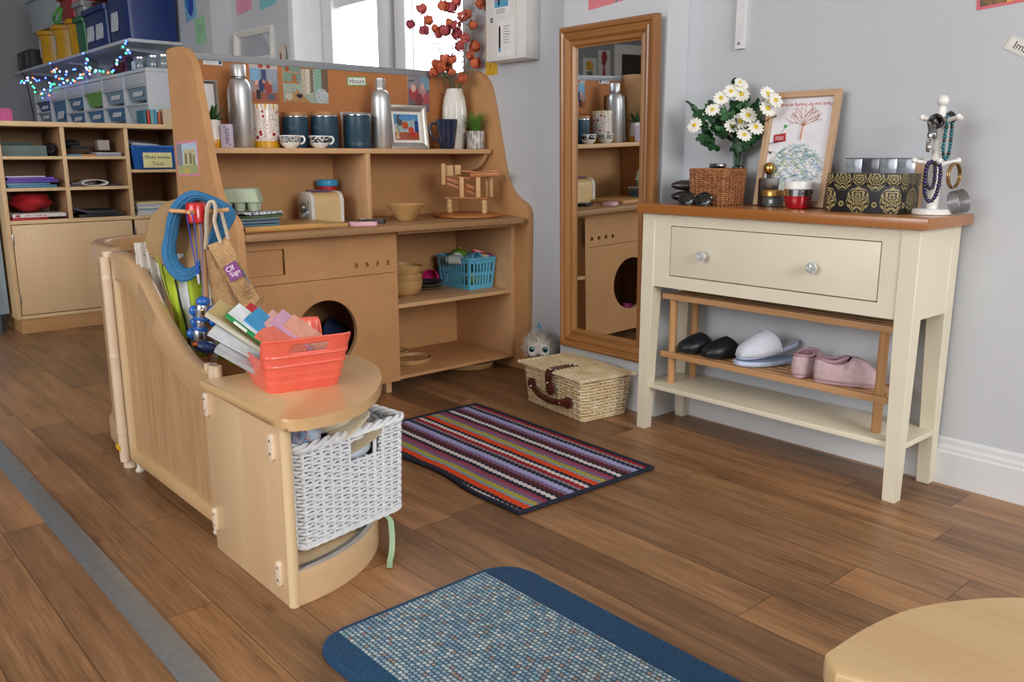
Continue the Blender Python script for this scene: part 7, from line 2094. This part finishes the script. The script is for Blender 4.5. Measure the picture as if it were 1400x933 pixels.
b = blob(.20, .10, .045, 7, .5, 3); TH(b, 'red_brown_bundle', 'red-brown tangled bundle on top of the second blue crate', 'toy', mat('bundle', plain, '#5a3128', .8, var=.5, scale=25), (-5.80, 1.87, ZQ+.285))
b = MB(); b.bx(-.16, .14, -.09, .09, 0, .020, .004); TH(b, 'red_folder', 'red folder lying across the largest blue crate', 'folder', col('#8f1d20', .5), (-5.40, 1.88, ZQ+.3012), R(10))
t = thing('stereo', 'dark stereo box at the far end of the wall shelf', 'stereo', (-7.62, 1.86, ZQ))
b = MB(); b.bx(-.20, .20, -.12, .12, 0, .14, .006); b.build('body', col('#2a2f31', .5), t)
for x in (-.11, .11):
    b = MB(); b.M = Matrix.Translation((x, -.12, .07)) @ Matrix.Rotation(HALF, 4, 'X'); b.lathe([(.052, 0), (.052, .006), (.035, .003), (0, .008)], 24); b.build('speaker_cone', col('#4b5254', .4), t)
# things along the tray unit's top
ZT = 1.2663
b = MB(); b.M = Matrix.Rotation(HALF, 4, 'X'); b.lathe([(.07, 0), (.072, .004), (.072, .05), (.05, .056), (0, .056)], 32, cap1=False); TH(b, 'silver_tin', 'round grey tin standing on edge on the tray unit', 'tin', mat('dull_tin', plain, '#8c9896', .3, metal=.6), (-6.10, 1.80, ZT+.0725))
b = MB(); b.bx(-.10, .10, -.07, .07, 0, .045, .004); TH(b, 'beige_box', 'low beige box on the tray unit beside the round tin', 'box', col('#a59b92', .6), (-5.88, 1.80, ZT))
b = blob(.12, .07, .05, 15, .4, 2.2); TH(b, 'maroon_bag', 'maroon bag lying on the tray unit behind string lights', 'bag', col('#5a1f33', .8), (-5.66, 1.84, ZT+.045))
for k, (h, x, hh, lb) in enumerate((('#6d1f36', -5.335, .10, 'maroon book standing on the tray unit'), ('#232b4d', -5.300, .09, 'navy book standing on the tray unit'), ('#1d2028', -5.268, .085, 'black book standing on the tray unit'))):
    b = MB(); b.bx(-.013, .013, -.05, .09, 0, hh, .002); TH(b, 'standing_book', lb, 'book', col(h, .5), (x, 1.79, ZT), R(6), 'books standing on the tray unit')
for k, (x, lb) in enumerate(((-5.19, 'glass jar with white label on the tray unit'), (-5.06, 'dusty glass jar in the middle of the tray unit end'), (-4.985, 'glass jar beside the yellow tube'))):
    t = thing('glass_jar', lb, 'jar', (x, 1.78+.03*k, ZT), 0, 'glass jars on the tray unit')
    b = MB(); b.lathe([(.040, 0), (.042, .003), (.042, .062), (.038, .068)], 28, cap1=True); b.build('body', mat('jar_grey', plain, '#7f8b91', .12, var=.25, scale=40, coat=.6), t)
    b = MB(); b.lathe([(.039, .068), (.040, .069), (.040, .080), (0, .081)], 28, cap1=False); b.build('lid', STEEL, t)
    if k == 0:
        b = MB(); b.bx(-.028, .028, -.044, -.040, .012, .056); b.build('jar_label', col('#d0d4d6', .5), t, smooth=0)
b = MB(); b.tube(spline([(-.08, 0, .012), (-.03, 0, .055), (.05, 0, .075), (.12, 0, .078)], 6), .013, 10); TH(b, 'yellow_tube', 'yellow curved tube above the jars under the shelf end', 'tube', col('#c9a618', .4), (-4.995, 1.90, ZT+.03))
# string lights
def string_lights():
    P = [(-5.088,1.686,1.424),(-5.1,1.685,1.405),(-5.15,1.687,1.386),(-5.082,1.689,1.363),(-5.037,1.681,1.356),(-5.104,1.678,1.349),(-5.223,1.689,1.351),(-5.244,1.678,1.325),(-5.291,1.689,1.317),(-5.28,1.679,1.304),(-5.359,1.688,1.281),(-5.398,1.687,1.274),(-5.456,1.689,1.284),(-5.529,1.685,1.284),(-5.613,1.689,1.302),(-5.656,1.68,1.31),(-5.716,1.686,1.306),(-5.767,1.682,1.325),(-5.807,1.689,1.331),(-5.816,1.687,1.339),(-5.838,1.684,1.361),(-5.84,1.684,1.387),(-5.856,1.678,1.415),(-5.797,1.678,1.381),(-5.87,1.685,1.343),(-5.831,1.684,1.324),(-5.816,1.688,1.309),(-5.822,1.685,1.299),(-5.902,1.68,1.291),(-5.964,1.682,1.29),(-6.077,1.687,1.285),(-6.136,1.684,1.278),(-6.133,1.678,1.272),(-6.301,1.688,1.29),(-6.308,1.688,1.293),(-6.382,1.679,1.307),(-6.476,1.685,1.315),(-6.546,1.683,1.33),(-6.557,1.687,1.34),(-6.572,1.682,1.371),(-6.65,1.681,1.421),(-6.574,1.684,1.38),(-6.64,1.69,1.356),(-6.524,1.679,1.354),(-6.495,1.679,1.368),(-6.443,1.685,1.347),(-6.405,1.689,1.311),(-6.315,1.684,1.332),(-6.266,1.683,1.335),(-6.141,1.688,1.334),(-6.092,1.687,1.346),(-5.972,1.679,1.307),(-6.027,1.689,1.294),(-6.128,1.68,1.275),(-6.203,1.682,1.258),(-6.396,1.688,1.273),(-6.479,1.683,1.277),(-6.631,1.688,1.291),(-6.67,1.68,1.29),(-6.748,1.688,1.274),(-6.849,1.68,1.261),(-6.917,1.68,1.24),(-6.967,1.684,1.208),(-6.971,1.682,1.231),(-7.132,1.685,1.26),(-7.16,1.689,1.283),(-7.19,1.687,1.292),(-7.21,1.678,1.325),(-7.204,1.682,1.33),(-7.287,1.685,1.349),(-7.376,1.684,1.359),(-7.452,1.687,1.346),(-7.518,1.684,1.348),(-7.456,1.679,1.354),(-7.314,1.681,1.37),(-7.317,1.688,1.377),(-7.16,1.682,1.366),(-7.104,1.687,1.35),(-7.059,1.69,1.329),(-6.979,1.686,1.326),(-6.809,1.686,1.34),(-6.748,1.685,1.292),(-6.691,1.682,1.279),(-6.747,1.689,1.257),(-6.771,1.684,1.223),(-6.978,1.689,1.229)]
    t = thing('string_lights', 'string of coloured fairy lights draped from shelf to tray unit', 'string lights', (0, 0, 0))
    b = MB(); b.tube(spline([tuple(p) for p in P], 2), .0022, 5); b.build('wire', col('#1d2a22', .5), t)
    b = MB(); b.tube(spline([(-7.55, 1.70, 1.42), (-7.42, 1.69, 1.36), (-7.32, 1.69, 1.10), (-7.30, 1.69, .9), (-7.29, 1.69, .7)], 6), .004, 6); b.build('lead', col('#15181b', .5), t)
    C_ = [emit('bulb_blue', '#2f4bff', 9), emit('bulb_green', '#2fe08a', 5), emit('bulb_red', '#ff5a3a', 5), emit('bulb_ice', '#6f8cff', 9)]
    rr = random.Random(9)
    for i, p in enumerate(P):
        d = Vector((rr.uniform(-1, 1), -.5, rr.uniform(-1, .4))).normalized()
        q = Vector(p)+d*.012
        b = MB(); b.ball(q, .0062, 8, 6); b.build('bulb', C_[(0, 3, 1, 0, 2, 3, 0, 1)[(i*5+rr.randrange(3)) % 8]], t)
string_lights()
# things on the cubby top and the tray unit's end
b = MB(); b.prism(rrect(0, .11, 0, .065, .012, 4), 0, .05, 'y', bev=.006); t_ = TH(b, 'pink_bag', 'bright pink bag at the left end of the pigeonhole unit top', 'bag', mat('pink_bag', plain, '#c4588f', .5, var=.12), (-4.62, .87, .952), HALF)
for k, (h, w_, hh, lb) in enumerate((('#2f6f86', .012, .066, 'teal book leftmost in the row behind the play kitchen'), ('#b8402c', .012, .066, 'red book second in the row behind the play kitchen'), ('#6fa3a8', .016, .072, 'pale teal book third in the row behind the play kitchen'), ('#3f8fb0', .012, .070, 'blue book fourth in the row behind the play kitchen'), ('#b55a3a', .012, .060, 'rust book last in the row behind the play kitchen'))):
    b = MB(); b.bx(-.10, 0, 0, w_, 0, hh, .001); TH(b, 'small_book', lb, 'book', col(h, .5), (-4.40, 1.500+.0165*k+.002*(k > 2), .952), 0, 'small books behind the play kitchen')
b = MB(); b.bx(-.05, .0, 0, .06, 0, .075, .003); TH(b, 'beige_carton', 'beige carton beside the row of small books', 'carton', col('#c2ad92', .6), (-4.40, 1.592, .952))
t = thing('handbag', 'black bag with red patch hanging on the tray unit end', 'bag', (-4.902, 1.88, 1.10))
b = blob(.018, .036, .062, 5, .2); b.build('body', col('#1b1b20', .6), t)
b = blob(.008, .02, .032, 6, .2)
for v in b.bm.verts: v.co += Vector((.016, .012, -.01))
b.build('patch', col('#a8262c', .5), t)
b = MB(); b.tube(spline([(0, -.02, .05), (0, -.012, .09), (0, .012, .09), (0, .02, .05)], 5), .004, 6); b.build('strap', DARK, t)

# ----------------------------------------------------------------------------
# notes and frames on the window wall
# ----------------------------------------------------------------------------
scr = picture([('e', .2, .1, .8, .9, '#2f4fae'), ('e', .1, .3, .4, .7, '#3f7fc8'), ('l', .3, .2, .7, .8, '#1f2f8a'), ('l', .2, .7, .6, .3, '#28409a'), ('e', .5, .5, .9, .95, '#2a3f98')], '#7fb4cf', .3, 41)
sheet_obj('child_drawing', 'blue scribbled drawing on the wall above the wall shelf end', 'drawing', (-5.115, 2.0285, 1.545), 0, .165, .22, scr, 'sheets on the window wall', tilt=R(-6))
wr_ = picture([('l', .25, .7, .75, .72, '#6a9a78'), ('l', .3, .6, .7, .62, '#6a9a78'), ('l', .25, .5, .75, .5, '#6a9a78'), ('l', .3, .4, .65, .4, '#6a9a78')], '#9fd0a4', .08, 42)
sheet_obj('paper_note', 'pale green note on the wall beside the blue crate', 'note', (-4.992, 2.0285, 1.408), 0, .155, .142, wr_, 'sheets on the window wall', tilt=R(-4))
sheet_obj('paper_note', 'pink note high on the wall above the white frame', 'note', (-4.690, YW-.0015, 1.548), 0, .190, .20, picture([('l', .3, .2, .5, .6, '#b0607f'), ('l', .6, .3, .7, .7, '#b0607f')], '#d98fb0', .06, 43), 'sheets on the window wall', tilt=R(-4))
sheet_obj('paper_note', 'turquoise note at the top beside the window reveal', 'note', (-4.405, YW-.0015, 1.540), 0, .190, .20, picture([], '#7fc2c9', .05, 44), 'sheets on the window wall', tilt=R(-5))
picture_frame('photo_frame', 'thick white empty-looking frame standing beside the window', (-4.672, 2.118, 1.105), R(3), .400, .350, .030, .030, col('#d9d8d2', .4), picture([('r', .42, 0, .95, .62, '#d6d8d2'), ('r', .44, .02, .93, .58, '#c9ccc6'), ('r', .1, .0, .42, .55, '#aab2ba')], '#a9aeb4', .06, 45), lean=R(3))
b = MB(); b.bx(-4.72, -4.11, 2.03, 2.1445, 1.088, 1.104, .003); tag(b.build('window_shelf', WHITE, None), 'narrow white shelf under the thick white frame', 'shelf')
t = thing('paper_scrap', 'cream paper tag with red pen standing right of the white frame', 'tag', (-4.205, 2.130, 1.1045))
b = MB(); b.prism([(0, 0), (.075, 0), (.075, .225), (.055, .245), (.0, .235)], 0, .002, 'y'); b.build('paper', col('#cfc2b4', .7), t)
b = MB(); b.tube([(.03, -.004, .0), (.032, -.004, .205)], .004, 8); b.build('pen', col('#7a2a22', .4), t)
# far wall seen in the mirror: two paintings and a doorway
yel = picture([('t', .2, .45, .8, .95, '#d9a928'), ('e', .25, .55, .5, .8, '#d9a928'), ('e', .5, .55, .8, .85, '#cf9a20'), ('l', .5, .1, .5, .5, '#5a6a3a'), ('e', .3, .1, .5, .4, '#5f6a42'), ('e', .5, .15, .75, .4, '#6a7a4a')], '#d5d6d2', .08, 51)
red = picture([('e', .25, .5, .7, .97, '#9c3040'), ('t', .35, .03, .65, .7, '#a8384a'), ('e', .35, .4, .7, .7, '#8f2a3a')], '#d8d4cd', .08, 52)
sheet_obj('child_painting', 'yellow flower painting on the far left wall seen in the mirror', 'painting', (-7.998, -4.10, 1.51), HALF, .24, .26, yel, 'paintings on the far wall')
sheet_obj('child_painting', 'red painting on the far left wall seen in the mirror', 'painting', (-7.998, -4.345, 1.55), HALF, .22, .32, red, 'paintings on the far wall')
b = MB()
for y0, y1 in ((-4.53, -4.40), (-5.50, -5.37)): b.bx(-8.0, -7.965, y0, y1, 0, 1.83, .006)
b.bx(-8.0, -7.965, -5.50, -4.40, 1.83, 1.95, .006); d = struct(b.build('door_1', WHITE))
b = MB(); b.bx(-7.999, -7.985, -5.37, -4.53, 0, 1.83); b.build('door_leaf', col('#3a3028', .6), d, label='dark brown door leaf')
# ----------------------------------------------------------------------------
# camera, daylight
# ----------------------------------------------------------------------------
cd = bpy.data.cameras.new('camera'); cam = bpy.data.objects.new('camera', cd); COL.objects.link(cam)
rt = Vector((.662545915, .749021069, -.000590552)); dn = Vector((.158656741, -.141110132, -.977198019)); fw = Vector((-.732025238, .647344861, -.212329184))
cam.matrix_world = Matrix.Translation((0, 0, .8)) @ Matrix((rt, -dn, -fw)).transposed().to_4x4()
cd.lens = 29.998; cd.sensor_width = 36.0; cd.sensor_fit = 'HORIZONTAL'; cd.clip_start = .02
SC.camera = cam

w = bpy.data.worlds.new('world'); SC.world = w; w.use_nodes = True
bg = w.node_tree.nodes['Background']; bg.inputs[0].default_value = srgb('#eef3fb'); bg.inputs[1].default_value = .75
def area(name, loc, target, sx, sy, power, c):
    l = bpy.data.lights.new(name, 'AREA'); l.shape = 'RECTANGLE'; l.size = sx; l.size_y = sy; l.energy = power; l.color = c
    o = bpy.data.objects.new(name, l); COL.objects.link(o); o.location = loc
    d = Vector(target)-Vector(loc); o.rotation_euler = d.to_track_quat('-Z', 'Y').to_euler()
    return o
# daylight from the window bay behind the play kitchen, the end window to the right and the windows behind the photographer, plus an added fill
area('window_daylight', (-3.6, 3.3, 1.7), (-3.4, 0, 1.2), 5.0, 3.2, 230, (.90, .95, 1.0))
area('end_window_daylight', (2.7, .35, 1.75), (-2.2, 1.3, .55), 1.7, 1.3, 64, (1.0, .985, .96))
area('side_window_daylight', (-.9, -3.2, 1.8), (-1.5, 1.5, .4), 2.6, 1.4, 62, (.97, .985, 1.0))
area('cubby_fill', (-3.2, -4.6, 1.7), (-4.6, 1.2, .4), 1.8, 1.2, 14, (.97, .985, 1.0))  # added fill light to brighten the pigeonhole unit
SC.view_settings.view_transform = 'Standard'; SC.view_settings.look = 'None'
SC.view_settings.gamma = 1.0; SC.view_settings.use_curve_mapping = False
SC.view_settings.exposure = 0.5
